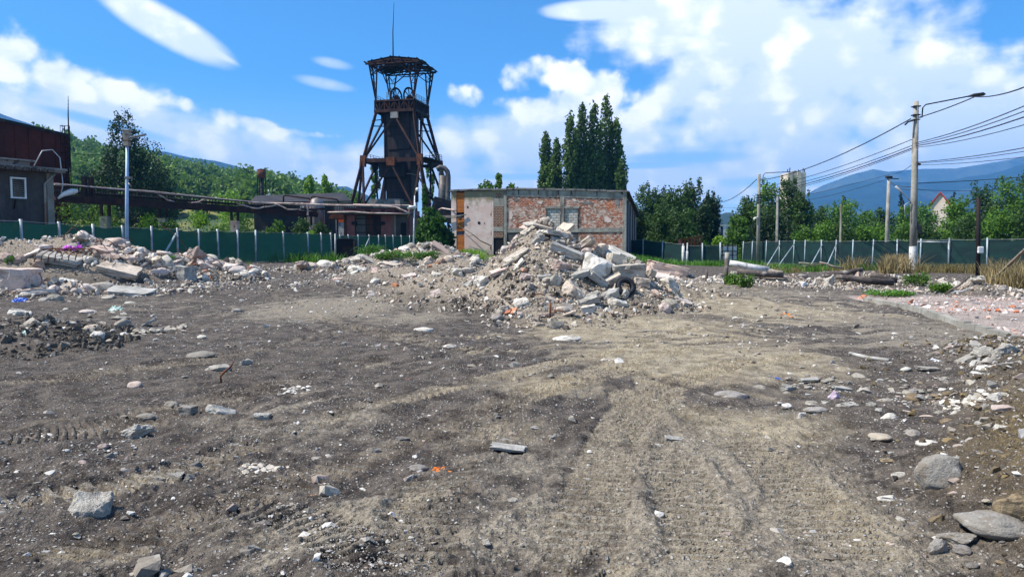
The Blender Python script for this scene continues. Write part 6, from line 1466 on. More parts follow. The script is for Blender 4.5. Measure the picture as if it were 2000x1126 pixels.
 (1486, 757, 30, 12, 'round', 'chunk', 10, 'cream stone at the left start of the stone litter', 3), (1540, 757, 34, 18, 'chunk', 'chunk', 0, 'white lump below the bit of blue plastic', 6),
 (1648, 760, 40, 8, 'slab', 'concrete', 8, 'grey shard above the lilac stone', 2), (1730, 782, 34, 11, 'round', 'chunk', -10, 'white flat stone right of the lilac stone', 2),
 (1582, 742, 40, 6, 'slab', 'chunk', -4, 'thin pale shard behind the stone litter', 4),
 (1619, 549, 28, 24, 'chunk', 'chunk', 0, 'cream boulder at the left end of the dark logs', 0),
 (1572, 556, 16, 10, 'chunk', 'whitepaint', 0, 'bright white block before the dark timber', 2),
 # far left-middle heap
 (826, 468, 30, 10, 'slab', 'pinkchunk', -16, 'pale slab on top of the back heap behind the weeds', 0), (800, 474, 40, 9, 'slab', 'pinkchunk', -12, 'long pale piece high on the left side of the back heap', 3),
 (862, 488, 48, 9, 'slab', 'pinkchunk', 32, 'long slab sliding down the right side of the back heap', 5), (690, 500, 26, 18, 'chunk', 'greystone', 30, 'grey-violet fragment right of the black container', 6),
 (635, 516, 34, 14, 'round', 'chunk', 0, 'white lump left before the black container', 0), (700, 524, 38, 20, 'chunk', 'chunk', 0, 'large white block below the weeds', 1), (606, 519, 30, 14, 'round', 'chunk', 0, 'white rounded block at the foot of the fence corner', 5),
 (762, 518, 38, 12, 'slab', 'chunk', 10, 'white slab below the right end of the weeds', 2), (722, 510, 40, 10, 'slab', 'chunk', 30, 'long pale piece leaning down right below the weeds', 8), (658, 545, 26, 10, 'chunk', 'pinkchunk', 0, 'small white cone-shaped stone alone before the rubble band', 3),
]
placed = []
for h in HERO:
    px, py, w, hh, kind, mt, roll, lb, pk = h
    if mt == 'chunk' and py > 640 and kind != 'round': mt = 'whiterock'
    if 1095 < px < 1250 and 470 < py < 595: w *= 1.25; hh *= 1.3
    g = G(px, py + hh * .32); d = g.y - .0; ws = w / FPX * d; hs = hh / FPX * d
    rr = random.Random(px * 3 + py); sink = .36 if py > 640 else .26
    if kind == 'slab': dep = max(ws * .55, hs * 1.5); size = (ws, dep, max(hs * .62, .02)); rot = (R(rr.uniform(8, 20) if py < 620 else rr.uniform(0, 5)), R(roll), R(rr.uniform(-14, 14)))
    elif kind == 'block': size = (ws, ws * .7, hs * .95); rot = (0, R(roll), R(rr.uniform(-12, 12)))
    else: size = (ws * 1.12, ws * rr.uniform(.62, .85), hs * 1.25 * (1.15 if kind == 'chunk' else 1)); rot = (0, R(roll * .6), R(rr.uniform(-30, 30))); 
    if kind == 'slab': cz = g.z + hs * .32
    elif kind == 'block': cz = g.z + hs * .3
    else: cz = g.z + hs * (.5 - sink) * .8
    cat = 'slab' if kind == 'slab' else 'concrete block' if kind == 'block' else 'stone' if kind == 'round' else 'concrete chunk' if mt in ('chunk', 'whiterock', 'pinkchunk', 'concrete') else 'rock'
    nm = {'slab': 'slab', 'concrete block': 'concrete_block', 'stone': 'stone', 'concrete chunk': 'concrete_chunk', 'rock': 'rock'}[cat]
    rock(kind, nm, mt, (g.x, g.y + size[1] * .15, cz), size, rot, lb, cat, pick=pk); placed.append((g.x, g.y, ws * .5))

# many more chunks, still single things
FILL = []; ORG = {}
def proj(p):
    c_, s_ = math.cos(PITCH), math.sin(PITCH); y, z = p[1], p[2] - EYE; f_ = y * c_ - z * s_; u_ = y * s_ + z * c_
    return CX + FPX * p[0] / f_, CY - FPX * u_ / f_
def rand_in(m, k=1.0):
    cx, cy, rx, ry, h, ro, pw = m
    a = rnd.random() * 6.283; q = math.sqrt(rnd.random()) * k; dx, dy = math.cos(a) * rx * q, math.sin(a) * ry * q
    return cx + dx * math.cos(ro) - dy * math.sin(ro), cy + dx * math.sin(ro) + dy * math.cos(ro)
def fill(ms, n, s0, s1, mats, name, label, group, cat='concrete chunk', kk=1.0, pw=2.0, kinds=('smallchunk', 'smallchunk', 'slab', 'smallround')):
    c = 0; t = 0
    while c < n and t < n * 30:
        t += 1; m = rnd.choices(ms, [q[2] * q[3] for q in ms])[0]; x, y = rand_in(m, kk)
        if any((x - a) ** 2 + (y - b) ** 2 < (r_ * .6) ** 2 for a, b, r_ in placed): continue
        s = s0 + (s1 - s0) * rnd.random() ** pw; z = hz(x, y); kd = rnd.choice(kinds)
        size = (s, s * rnd.uniform(.55, .9), s * rnd.uniform(.4, .75)) if kd != 'slab' else (s * 1.4, s * rnd.uniform(.5, .9), s * rnd.uniform(.12, .26))
        rot = (rnd.uniform(-.5, .5), rnd.uniform(-.7, .7), rnd.random() * 6.28) if kd != 'smallround' else (0, 0, rnd.random() * 6.28)
        mm = rnd.choice(mats); nm_ = {'slab': 'slab', 'smallround': 'stone'}.get(kd, name); FILL.append((rock(kd, nm_, mm, (x, y, z + size[2] * .2), size, rot, label, nm_ if nm_ != name else cat, group), kd, mm, s)); c += 1
CM, LM, BM, RM = MOUNDS[:8], MOUNDS[15:20], MOUNDS[8:13], MOUNDS[23:28]
fill(CM[1:3], 30, .35, .75, ['chunk', 'chunk', 'pinkchunk'], 'concrete_chunk', 'x', 'chunks on the central heap', kk=.9, pw=1, kinds=('slab', 'slab', 'smallchunk'))
fill(CM[:4], 80, .16, .5, ['chunk', 'chunk', 'concrete', 'pinkchunk', 'greystone'], 'concrete_chunk', 'broken concrete piece among many on the central rubble heap', 'chunks on the central heap', kk=.95)
fill(CM[4:], 62, .16, .5, ['chunk', 'chunk', 'pinkchunk', 'stone'], 'concrete_chunk', 'broken piece on the low skirts beside the central rubble heap', 'chunks on the skirts of the central heap')
fill(LM, 125, .28, .95, ['pinkchunk', 'pinkchunk', 'chunk'], 'concrete_chunk', 'pinkish broken piece among many on the left rubble heap', 'chunks on the left heap', kk=.92, kinds=('smallchunk', 'smallchunk', 'smallround', 'slab'))
fill(BM, 85, .35, .95, ['pinkchunk', 'whiterock', 'chunk', 'chunk'], 'concrete_chunk', 'pale broken piece among many on the back heap with weeds', 'chunks on the back heap', kk=1.0)
fill(RM, 38, .25, .7, ['chunk', 'pinkchunk', 'stone', 'greystone'], 'concrete_chunk', 'pale broken piece among many in the rubble line at the right', 'chunks in the right rubble line')
fill([MOUNDS[19], MOUNDS[20], MOUNDS[21]], 40, .14, .4, ['stone', 'chunk'], 'field_stone', 'stone lying on the dark soil below the left heap', 'stones below the left heap', 'stone', 1.2, kinds=('smallround', 'smallchunk'))
# bricks in the heaps
for k in range(46):
    m = rnd.choice(CM[:5] + BM + LM[1:3]); x, y = rand_in(m, .95); s = rnd.uniform(.8, 1.3)
    FILL.append((rock('brick', 'brick', 'brick', (x, y, hz(x, y) + .04), (.24 * s, .12 * s, .08 * s), (rnd.uniform(-.6, .6), rnd.uniform(-.6, .6), rnd.random() * 6), 'red brick fragment lying in the rubble heaps', 'brick', 'brick fragments in the heaps'), 'brick', 'brick', s))
# stones on the bare yard, litter on the right
def flat_area(n, boxes, smin, smax, label, group, mats, pw=3):
    c = 0
    while c < n:
        bx = rnd.choice(boxes); px, py = rnd.uniform(bx[0], bx[2]), rnd.uniform(bx[1], bx[3]); g = G(px, py); s = (smin + (smax - smin) * rnd.random() ** pw) / FPX * g.y
        if any((g.x - a) ** 2 + (g.y - b) ** 2 < (r_ + s) ** 2 * .5 for a, b, r_ in placed): continue
        kd = rnd.choice(('smallround', 'smallround', 'smallchunk'))
        mm = rnd.choice(mats); FILL.append((rock(kd, 'field_stone', mm, (g.x, g.y, g.z + s * .05), (s, s * rnd.uniform(.6, .95), s * rnd.uniform(.28, .5)), (0, rnd.uniform(-.2, .2), rnd.random() * 6.28), label, 'stone', group), kd, mm, s)); c += 1
flat_area(54, [(1490, 738, 1760, 800), (1560, 715, 1800, 760), (1480, 735, 1640, 770)], 10, 34, 'pale stone in the litter of stones left of the berm', 'stone litter by the berm', ['chunk', 'stone', 'chunk'])
flat_area(120, [(1760, 690, 2000, 860), (1700, 730, 2000, 850), (1700, 760, 2000, 900), (1730, 780, 2000, 1120), (1690, 850, 1900, 1110)], 12, 56, 'loose stone sitting in the brown earth of the right berm', 'stones on the right berm', ['stone', 'greystone', 'ochrestone', 'stone', 'chunk'])
flat_area(40, [(0, 560, 480, 660), (0, 600, 260, 700)], 10, 30, 'small stone on the dark ground before the left heap', 'stones before the left heap', ['stone', 'chunk'])
flat_area(48, [(60, 660, 1300, 1100)], 8, 24, 'small stone pressed in the bare soil of the yard', 'stones on the yard', ['stone', 'chunk', 'greystone', 'chunk'])

# tell the many pieces apart: look + the named neighbour each one lies beside
def relabel():
    cut = (' on ', ' at ', ' lying', ' left', ' right', ' in ', ' of ', ' below', ' above', ' wedged', ' sliding', ' sloping', ' standing', ' touching', ' pointing', ' just', ' leaning', ' crowning', ' sticking', ' under', ' alone', ' half', ' resting', ' bridging', ' sitting', ' with ', ' poking', ' tapering', ' pressed', ' among', ' cut ', ' behind', ' near', ' before', ' beside', ', ')
    H_ = []
    for h in HERO:
        s = h[7]; k = min([s.find(c) for c in cut if s.find(c) > 8] or [len(s)]); H_.append((h[0], h[1], s[:k]))
    tone = {'whiterock': 'whitish', 'chunk': 'cream', 'pinkchunk': 'pinkish', 'concrete': 'grey', 'greystone': 'dark grey', 'stone': 'pale', 'ochrestone': 'ochre'}
    tone.update(brick='red', rod='bent rusty'); shp = {'brick': 'brick fragment', 'rod': 'rod', 'smallchunk': 'jagged piece', 'slab': 'flat shard', 'smallround': 'rounded stone'}
    by = {}
    for o, kd, mm, s in FILL:
        px, py = proj(ORG.get(o.name, o.location)); hx, hy, nm = min(H_, key=lambda h: (h[0] - px) ** 2 + 2.2 * (h[1] - py) ** 2)
        rel = ('left of' if px < hx else 'right of') if abs(px - hx) > 1.3 * abs(py - hy) else ('above' if py < hy else 'below')
        far = math.hypot(px - hx, py - hy) > 60
        by.setdefault('%s %s %s %s the %s' % (tone[mm], shp[kd], 'well' if far else 'just', rel, nm), []).append((s, o))
    nth = ['first', 'second', 'third', 'fourth', 'fifth', 'sixth', 'seventh', 'eighth', 'ninth', 'tenth', 'eleventh', 'twelfth', 'thirteenth', 'fourteenth', 'fifteenth', 'sixteenth']
    for t, L in by.items():
        L.sort(key=lambda q: -q[0]); n = len(L)
        w = [''] if n == 1 else ['larger ', 'smaller '] if n == 2 else ['largest ', 'middling ', 'smallest '] if n == 3 else ['largest ', 'second-largest ', 'medium ', 'smallest '] if n == 4 else ['largest ', 'second-largest '] + ['small '] * (n - 2)
        if n > 4:
            L.sort(key=lambda q: proj(ORG.get(q[1].name, q[1].location))[0]); w = [nth[min(i, 15)] + ' ' for i in range(n)]; t += ', from the left'
        for q, (s, o) in zip(w, L): o['label'] = ' '.join((q + t).split()[:16])

# stuff: gravel and small rubble, one mesh each
def mini(i, flatk=.6):
    r = np.random.default_rng(i); bm = hull([tuple(p) for p in (lambda a: a / np.linalg.norm(a, axis=1, keepdims=True) * r.uniform(.36, .55, (11, 1)))(r.normal(size=(11, 3)))])
    bm.verts.ensure_lookup_table(); bm.verts.index_update(); V = np.array([v.co[:] for v in bm.verts]); F = np.array([[v.index for v in f.verts] for f in bm.faces]); bm.free(); return V, F
MINI = [mini(i) for i in range(9)]
def scatter(name, pos, size, mat, label, flatk=.6, tilt=.35, sink=.15):
    Vs, Fs, off = [], [], 0; n = len(pos); which = rng.integers(0, len(MINI), n)
    for k, (V, F) in enumerate(MINI):
        s = which == k; m = int(s.sum())
        if not m: continue
        a = rng.random(m) * 6.283; t = rng.normal(0, tilt, m); sc = size[s][:, None] * np.stack([np.ones(m), rng.uniform(.55, .95, m), rng.uniform(flatk * .6, flatk * 1.2, m)], 1)
        Q = V[None] * sc[:, None, :]
        ct, st_ = np.cos(t)[:, None], np.sin(t)[:, None]; x, z = Q[..., 0] * ct + Q[..., 2] * st_, -Q[..., 0] * st_ + Q[..., 2] * ct
        ca, sa = np.cos(a)[:, None], np.sin(a)[:, None]; X, Y = x * ca - Q[..., 1] * sa, x * sa + Q[..., 1] * ca
        W = np.stack([X, Y, z], -1) + pos[s][:, None, :] + np.array([0, 0, 1]) * (sc[:, 2] * sink)[:, None, None]
        Vs.append(W.reshape(-1, 3)); Fs.append((F[None] + (np.arange(m) * len(V))[:, None, None] + off).reshape(-1, 3)); off += m * len(V)
    o = link_mesh(name, np_mesh(name, np.concatenate(Vs), np.concatenate(Fs)), M[mat]); tag(o, label, name.replace('_', ' '), kind='stuff')
def fine_h(x, y):
    nearw = 1 - sst(y, 28, 60); heap = np.clip(mounds_h(x, y) * 2.2, 0, 1); bb = berm(x, y)
    r_ = fbm(x, y, 1.3, 3, 5) * .075 + fbm(x, y, 5.5, 3, 8, .6) * .040 * (1 + 1.3 * heap + 1.2 * bb)
    ridg = .5 - np.abs(fbm(x, y, 3.1, 3, 77)); r_ = r_ + np.maximum(ridg - .42, 0) * .12
    return H0(x, y) + r_ * (1 - .6 * floor_mask(x, y)) * nearw
n = 76000; py = 500 + (1150 - 500) * rng.random(n); px = rng.uniform(-200, 2200, n); dd = 1.7 * FPX / (py - 480); ok = dd < 48; px, py, dd = px[ok], py[ok], dd[ok]; x = (px - CX) / FPX * dd; y = dd
keep = rng.random(len(x)) < np.clip(.35 + 1.6 * fbm(x, y, .7, 3, 61) + .3 * (y > 12), .05, 1); x, y, dd = x[keep], y[keep], dd[keep]
pxs = 2.3 + 1.7 * rng.pareto(2.2, len(x)); s = np.clip(pxs / FPX * dd, .006, .15)
scatter('gravel', np.stack([x, y, fine_h(x, y)], 1), s, 'gravel', 'loose gravel and small stones strewn over the bare yard', .5, .2, .05)
n = 17000; py = 520 + (1150 - 520) * rng.random(n) ** .9; px = rng.uniform(-150, 2150, n); y = 1.7 * FPX / (py - 480); x = (px - CX) / FPX * y; k = rng.random(n) < np.clip(.12 + 2.2 * fbm(x, y, 1.1, 3, 161) + .25 * (x > 3.5) + .1 * (y > 11), .02, 1); x, y = x[k], y[k]
s = np.clip((3.6 + 3.0 * rng.pareto(2.3, len(x))) / FPX * y, .012, .22)
scatter('gravel', np.stack([x, y, fine_h(x, y)], 1), s, 'gravel', 'patches of fist-sized and smaller stones over the yard', .55, .25, .1)
def heap_pos(ms, n, k=1.05):
    w = np.array([m[2] * m[3] for m in ms]); c = rng.choice(len(ms), n, p=w / w.sum()); A = np.array(ms)[c]; a = rng.random(n) * 6.283; q = np.sqrt(rng.random(n)) * k
    x = A[:, 0] + np.cos(a) * A[:, 2] * q; y = A[:, 1] + np.sin(a) * A[:, 3] * q; return x, y
x, y = heap_pos(CM + CM[:4], 15000, 1.15); s = .024 + .035 * rng.pareto(2.0, len(x)); s = np.clip(s, 0, .20)
scatter('rubble_bits', np.stack([x, y, fine_h(x, y)], 1), s, 'rubblebits', 'small crushed concrete and stones covering the central heap', .7, .8, .2)
x, y = heap_pos(LM + BM + RM + MOUNDS[13:14], 11000, 1.15); s = .06 + .07 * rng.pareto(2.2, len(x)); s = np.clip(s, 0, .35)
scatter('rubble_bits', np.stack([x, y, fine_h(x, y)], 1), s, 'rubblebits', 'small pale rubble covering the left, back and right heaps', .7, .8, .2)
x, y = heap_pos(LM, 4200, 1.0); s = np.clip(.09 + .09 * rng.pareto(2.2, len(x)), 0, .45)
scatter('rubble_bits', np.stack([x, y, fine_h(x, y)], 1), s, 'rubblebits', 'coarse pale and pinkish rubble filling the left heap', .7, .8, .2)
x, y = heap_pos(CM + CM[:3], 2600, 1.1); s = np.clip(.07 + .05 * rng.pareto(2.6, len(x)), 0, .26)
scatter('rubble_bits', np.stack([x, y, fine_h(x, y)], 1), s, 'rubblebits', 'fist-sized to head-sized broken pieces packed over the central heap', .75, .8, .25)
# rubble band across the middle and the right-hand line
def band(pts, n, w, smin):
    P_ = np.array([flat2(*p) for p in pts]); k = rng.random(n) * (len(P_) - 1); i = k.astype(int); t = (k - i)[:, None]; c = P_[i] * (1 - t) + P_[i + 1] * t
    return c[:, 0] + rng.normal(0, w, n), c[:, 1] + rng.normal(0, w * .8, n)
def flat2(px, d): return ((px - CX) / FPX * d, d)
x, y = band([(560, 42), (700, 37), (860, 33), (960, 27), (1000, 22)], 3800, 1.6, 0); x2, y2 = band([(1260, 31), (1400, 34), (1560, 33), (1700, 30), (1850, 27), (2050, 25)], 4600, 1.6, 0)
x3, y3 = band([(0, 24), (250, 25), (480, 29)], 2600, 1.7, 0); x = np.concatenate([x, x2, x3]); y = np.concatenate([y, y2, y3]); s = np.clip(.05 + .055 * rng.pareto(2.1, len(x)), 0, .30)
scatter('rubble_bits', np.stack([x, y, fine_h(x, y)], 1), s, 'rubblebits', 'scattered pale rubble in bands between the heaps', .6, .6, .15)
# brick rubble floor right of the kerb
n = 9000; x = rng.uniform(8.6, 24, n); y = 12.8 + 12 * rng.random(n); ok = (floor_mask(x, y) > .6) & (rng.random(n) < np.clip(.55 + 2.2 * fbm(x, y, .6, 3, 71), .08, 1)); x, y = x[ok], y[ok]; s = np.clip(.03 + .045 * rng.pareto(2.1, len(x)), 0, .32)
scatter('brick_rubble', np.stack([x, y, fine_h(x, y)], 1), s, 'pinkbits', 'pink and white crushed brick covering the floor right of the kerb', .5, .5, .1)
n = 8000; y = 3.6 + 9 * rng.random(n); x = 1.7 + (y - 3.6) * .5 + rng.uniform(-.5, 5.5, n); ok = berm(x, y) > rng.random(n) * .4; x, y = x[ok], y[ok]; s = np.clip((.014 + .016 * rng.pareto(2.0, len(x))) * (y / 6), 0, .17)
scatter('gravel', np.stack([x, y, fine_h(x, y)], 1), s, 'gravel', 'grey and pale gravel mixed into the right berm', .7, .6, .1)
# earth clods on the berm and the dark left mound
n = 19000; y = 3.3 + 9.5 * rng.random(n) ** 1.25; x = 1.6 + (y - 3.6) * .5 + rng.uniform(-.2, 4.2, n); ok = rng.random(n) < berm(x, y) + .08; x, y = x[ok], y[ok]; s = np.clip(.010 + .014 * rng.pareto(2.0, len(x)) * (y / 6), 0, .11)
scatter('earth_clods', np.stack([x, y, fine_h(x, y)], 1), s, 'clod', 'brown earth clods making up the right berm', .8, 1.0, .2)
x, y = heap_pos(MOUNDS[20:23], 9000, 1.15); s = np.clip(.018 + .022 * rng.pareto(1.9, len(x)), 0, .20)
scatter('earth_clods', np.stack([x, y, fine_h(x, y)], 1), s, 'darkclod', 'dark earth clods on the low mound at the left edge', .8, 1.0, .2)
n = 12000; py = 520 + 600 * rng.random(n); px = rng.uniform(-100, 2100, n); y = 1.7 * FPX / (py - 480); x = (px - CX) / FPX * y; s = np.clip((3.0 + 1.6 * rng.pareto(2.6, n)) / FPX * y, .01, .12)
k = fbm(x, y, .8, 3, 91) > .02; x, y, s = x[k], y[k], s[k]
scatter('earth_clods', np.stack([x, y, fine_h(x, y)], 1), s, 'darkclod', 'small dark clods crumbled over the yard', .6, .6, .0)
x, y = heap_pos([mound(.75, 18.8, 1.0, 1.0, .1), mound(-.5, 19.3, 1.3, .9, .1), mound(1.7, 18.6, .7, .8, .1)], 2600, 1); s = np.clip(.02 + .03 * rng.pareto(2.2, len(x)), 0, .15)
scatter('earth_clods', np.stack([x, y, fine_h(x, y)], 1), s, 'darkclod', 'dark soil patches at the foot of the central heap', .8, 1.0, .3)

# crushed orange brick, orange bits, scrap
def crumbs(px, py, w, hh, mat, label, n=40, name='crushed_brick', cat='crushed brick'):
    g = G(px, py); b = MB(); ws, ds = w / FPX * g.y, hh / FPX * g.y * g.y / 1.7 
    for _ in range(n):
        V, F = MINI[rnd.randrange(9)]; a = rnd.random() * 6.28; q = rnd.random() ** .7 * .5; s = ws * rnd.uniform(.10, .26); c = Vector((g.x + math.cos(a) * ws * q, g.y + math.sin(a) * ds * q, 0)); c.z = float(fine_h(np.array([c.x]), np.array([c.y]))[0])
        ca, sa = math.cos(a), math.sin(a); b.add([(c.x + (v[0] * ca - v[1] * sa) * s, c.y + (v[0] * sa + v[1] * ca) * s, c.z + v[2] * s * .5 + s * .1) for v in V], [tuple(f) for f in F])
    o = b.build(name, M[mat]); tag(o, label, cat, kind='stuff' if n > 12 else None)
for px, py, w, hh, mt, lb, n_ in [(867, 914, 46, 20, 'orange', 'crushed bright orange brick in the centre foreground', 46), (745, 854, 14, 9, 'orange', 'small orange brick bit left of the bluish stone', 4), (398, 784, 15, 10, 'orange', 'orange brick bit right of the dark grey stones', 5), (378, 788, 18, 8, 'orange', 'rusty orange bit beside the dark grey stones', 5),
        (355, 868, 16, 9, 'orange', 'orange brick bit below the pale flat shard', 5), (236, 887, 14, 6, 'orange', 'reddish brick bit left of its orange neighbour', 4), (1545, 618, 30, 7, 'orange', 'bright orange scrap on the tan ground towards the kerb', 9), (520, 921, 104, 18, 'chunk', 'streak of crushed white mortar in the left foreground', 60),
        (575, 762, 60, 18, 'chunk', 'crushed whitish mortar left of the centre', 44), (885, 960, 22, 7, 'redcloth', 'red scrap among pale bits in the centre foreground', 5), (865, 972, 54, 16, 'chunk', 'pale plaster bits beside the red scrap', 20), (610, 968, 40, 10, 'orange', 'faint streak of red brick dust crumbs', 9), (1450, 1000, 24, 6, 'brick', 'brown tile shard in the right foreground', 1),
        (795, 737, 22, 6, 'brick', 'reddish bit in the dark upper middle', 5), (262, 695, 12, 7, 'orange', 'tiny orange bit above the white stones left', 3), (1188, 705, 60, 8, 'chunk', 'pale stone crumbs right in front of the heap', 24), (1890, 790, 90, 24, 'chunk', 'pale crumbs on the upper berm', 40), (310, 645, 90, 20, 'chunk', 'white crumbs left of the middle', 40), (1310, 795, 60, 12, 'chunk', 'whitish crumbs right of the centre', 26), (570, 560, 40, 10, 'chunk', 'pale crumbs by the tyre tracks', 16)]:
    crumbs(px, py, w, hh, mt, lb, n_ if n_ != 3 else 4)
def film(px, py, w, hh, mat, label, cat, name, amp=.3, sd=0):
    g = G(px, py + hh * .4); ws, hs = w / FPX * g.y, hh / FPX * g.y; nx, ny = 22, 14; V = []
    for j in range(ny):
        for i in range(nx):
            u, v = i / (nx - 1) - .5, j / (ny - 1) - .5; q = Vector((u * 5 + sd, v * 4, sd)); V.append((g.x + u * ws * (1 + .2 * mnoise.noise(q)), g.y + v * ws * .5 + .12 * ws * mnoise.noise(q * 2), g.z + hs * (.5 + v * .9 - 1.2 * u * u + amp * mnoise.noise(q * 1.7) * 1.3)))
    idx = np.arange(nx * ny).reshape(ny, nx); F = np.stack([idx[:-1, :-1], idx[:-1, 1:], idx[1:, 1:], idx[1:, :-1]], -1).reshape(-1, 4); o = link_mesh(name, np_mesh(name, V, F, True), M[mat]); tag(o, label, cat)
    s = o.modifiers.new('thickness', 'SOLIDIFY'); s.thickness = .012
film(138, 484, 36, 10, 'purple', 'bright purple plastic film on top of the left heap', 'plastic film', 'plastic_film', .5, 2)
film(38, 586, 26, 7, 'blue', 'blue plastic scrap on the ground at the left edge', 'plastic', 'plastic_scrap', .4, 5)
film(1517, 742, 18, 6, 'blue', 'small blue plastic scrap at the edge of the stone litter', 'plastic', 'plastic_scrap', .4, 7)
film(225, 604, 24, 9, 'mint', 'pale green plastic bag on the dark soil', 'bag', 'plastic_bag', .4, 9)
film(50, 650, 20, 8, 'mint', 'second pale green plastic scrap nearer the dark mound', 'plastic', 'plastic_scrap', .4, 12)
# tyre
def tyre():
    p = G(1222, 570); d = p.y - .15; c = P(1222, 560, d); T = empty('old_tyre', c); T.rotation_euler = (R(62), R(4), R(8)); tag(T, 'old black tyre lying tilted under the thick white slab', 'tyre')
    Ro, Ri, W_ = 19.5 / FPX * d, 10.5 / FPX * d, .075; prof = [(Ri, -W_ * .7), (Ri + .03, -W_), (Ro - .05, -W_ * 1.05), (Ro - .012, -W_ * .75), (Ro, -W_ * .3), (Ro, W_ * .3), (Ro - .012, W_ * .75), (Ro - .05, W_ * 1.05), (Ri + .03, W_), (Ri, W_ * .7), (Ri + .02, 0)]
    b = MB(); n = 40; k = len(prof); vs = [(math.cos(2 * math.pi * i / n) * r_, math.sin(2 * math.pi * i / n) * r_, z_) for i in range(n) for r_, z_ in prof]
    b.add(vs, [(i * k + j, i * k + (j + 1) % k, ((i + 1) % n) * k + (j + 1) % k, ((i + 1) % n) * k + j) for i in range(n) for j in range(k)], True); b.build('tyre_carcass', M['rubber'], T)
    b = MB()
    for i in range(n): a = 2 * math.pi * (i + .5) / n; m_ = Matrix.Rotation(a, 4, 'Z'); b.box(Ro - .004, Ro + .008, -.012, .012, -W_ * .8, W_ * .8, m_)
    b.build('tread', M['rubber'], T)
tyre()
# kerb
b = MB(); pr = [KERB[0]] + KERB[1:]
for i in range(3):
    p, q = Vector(pr[i]), Vector(pr[i + 1]); p.z = hz(p.x, p.y) + .03; q.z = hz(q.x, q.y) + .03; n_ = 5
    for k in range(n_):
        a, c = p.lerp(q, k / n_ + .003), p.lerp(q, (k + 1) / n_ - .003); b.bar(a + Vector((0, 0, rnd.uniform(-.02, .02))), c + Vector((0, 0, rnd.uniform(-.02, .02))), .14, .2)
tag(b.build('kerb', M['roughboard'] if False else M['pole']), 'broken old kerb edging the pink brick rubble floor', 'kerb')
# rods, sticks, logs
def rods(n, ms, label, group, L=(.5, 1.3)):
    for _ in range(n):
        m = rnd.choice(ms); x, y = rand_in(m, .8); z = hz(x, y) + .02; L_ = rnd.uniform(*L); a = rnd.random() * 6.28; up = rnd.uniform(.1, 1.0); b = MB(); pts = [Vector((x, y, z))]; dv = Vector((math.cos(a), math.sin(a) * .5, up)).normalized()
        for k in range(7): dv = (dv + Vector((rnd.uniform(-.3, .3), rnd.uniform(-.3, .3), rnd.uniform(-.55, .1)))).normalized(); pts.append(pts[-1] + dv * L_ / 7)
        b.tube(pts, .014, 5); o = tag(b.build('rebar_rod', M['rebar']), label, 'rebar', group); ORG[o.name] = pts[4].copy(); FILL.append((o, 'rod', 'rod', L_))
rods(44, LM, 'bent rusty reinforcing rod sticking out of the left heap', 'rods in the left heap', (.7, 1.7))
rods(12, CM[:4], 'bent rusty rod sticking out of the central heap', 'rods in the central heap', (.3, .8))
# rods looped round the slab
for k in range(7):
    px = 92 + k * 13; g = G(px, 512); b = MB(); b.tube([g + Vector((-.25, -.35, .0)), g + Vector((-.1, -.5, .28)), g + Vector((.1, -.3, .48)), g + Vector((.22, .1, .5)), g + Vector((.3, .4, .3))], .018, 5); tag(b.build('rebar_rod', M['rebar']), ['first', 'second', 'third', 'fourth', 'fifth', 'sixth', 'seventh'][k] + ' from the left of the curved rods looped over the dark-sided slab', 'rebar', 'rods round the slab')
def stick(pts, r, mat, label, name='stick', cat='stick'):
    b = MB(); b.tube(pts, r, 7); tag(b.build(name, M[mat]), label, cat)
g = G(432, 748); stick([g + Vector((.0, 0, -.02)), g + Vector((-.005, .0, .08)), g + Vector((.02, .02, .12)), g + Vector((.10, .05, .19)), g + Vector((.14, .06, .26))], [.012, .012, .016, .012, .004], 'rebar', 'forked rusty stick poking up by the whitish chunk')
g = G(1074, 626); stick([g + Vector((0, 0, -.1)), g + Vector((0.01, 0, .4))], .025, 'rebar', 'short rusty stake in front of the central heap')
stick([G(1395, 648 - 0) if False else G(1230, 650), G(1262, 646), G(1305, 648)], .018, 'wood', 'thin pale lath lying in front of the heap on the right')
stick([G(1660, 690), G(1690, 697), G(1738, 704)], .028, 'concrete', 'narrow pale strip half buried near the right middle')
stick([G(965, 575), G(985, 590), G(1010, 610), G(1040, 628)], [.04, .05, .04, .03], 'wood', 'pale rough pole lying down the left foot of the central heap')
b0 = G(1418, 556); stick([b0 - Vector((0, 0, .2)), b0 + Vector((0, 0, 1.1))], [.10, .08], 'darkwood', 'black charred stump of a post in the right rubble line', 'post_stump', 'post')
b0 = G(1380, 548); stick([b0 - Vector((0, 0, .2)), b0 + Vector((0, 0, .5))], [.07, .06], 'darkwood', 'shorter charred stump left of the taller one', 'post_stump', 'post')
b0 = G(1420, 510); b0 = P(1420, 512, 60); b0.z -= .3; stick([b0, b0 + Vector((0, 0, 1.1))], .2, 'pole', 'thick short concrete stub before the white gate', 'concrete_stub', 'post')
q = G(1440, 540); d_ = q.y
def logpx(a, c, r0, r1, mat, label, d=None, lift=0, name='log'):
    d = d or G((a[0] + c[0]) / 2, max(a[1], c[1]) + 8).y; p_, q_ = P(*a, d + .2), P(*c, d - .2); m_ = p_.lerp(q_, .5) + Vector((0, 0, -.03)); stick([p_, p_.lerp(m_, .5) + Vector((0, 0, .03)), m_, q_], [r0, r0 * 1.05, r1, r1 * .9], mat, label, name, 'log')
logpx((1425, 513), (1502, 527), .13, .17, 'whitewash', 'whitewashed log lying on the right rubble line')
logpx((1440, 531), (1530, 537), .14, .15, 'darkwood', 'dark log under the whitewashed one')
logpx((1500, 528), (1530, 533), .09, .12, 'wood', 'short brown log at the right end of the whitewashed one')
logpx((1560, 513), (1600, 515), .05, .06, 'wood', 'thin pale board on top of the small timber pile')
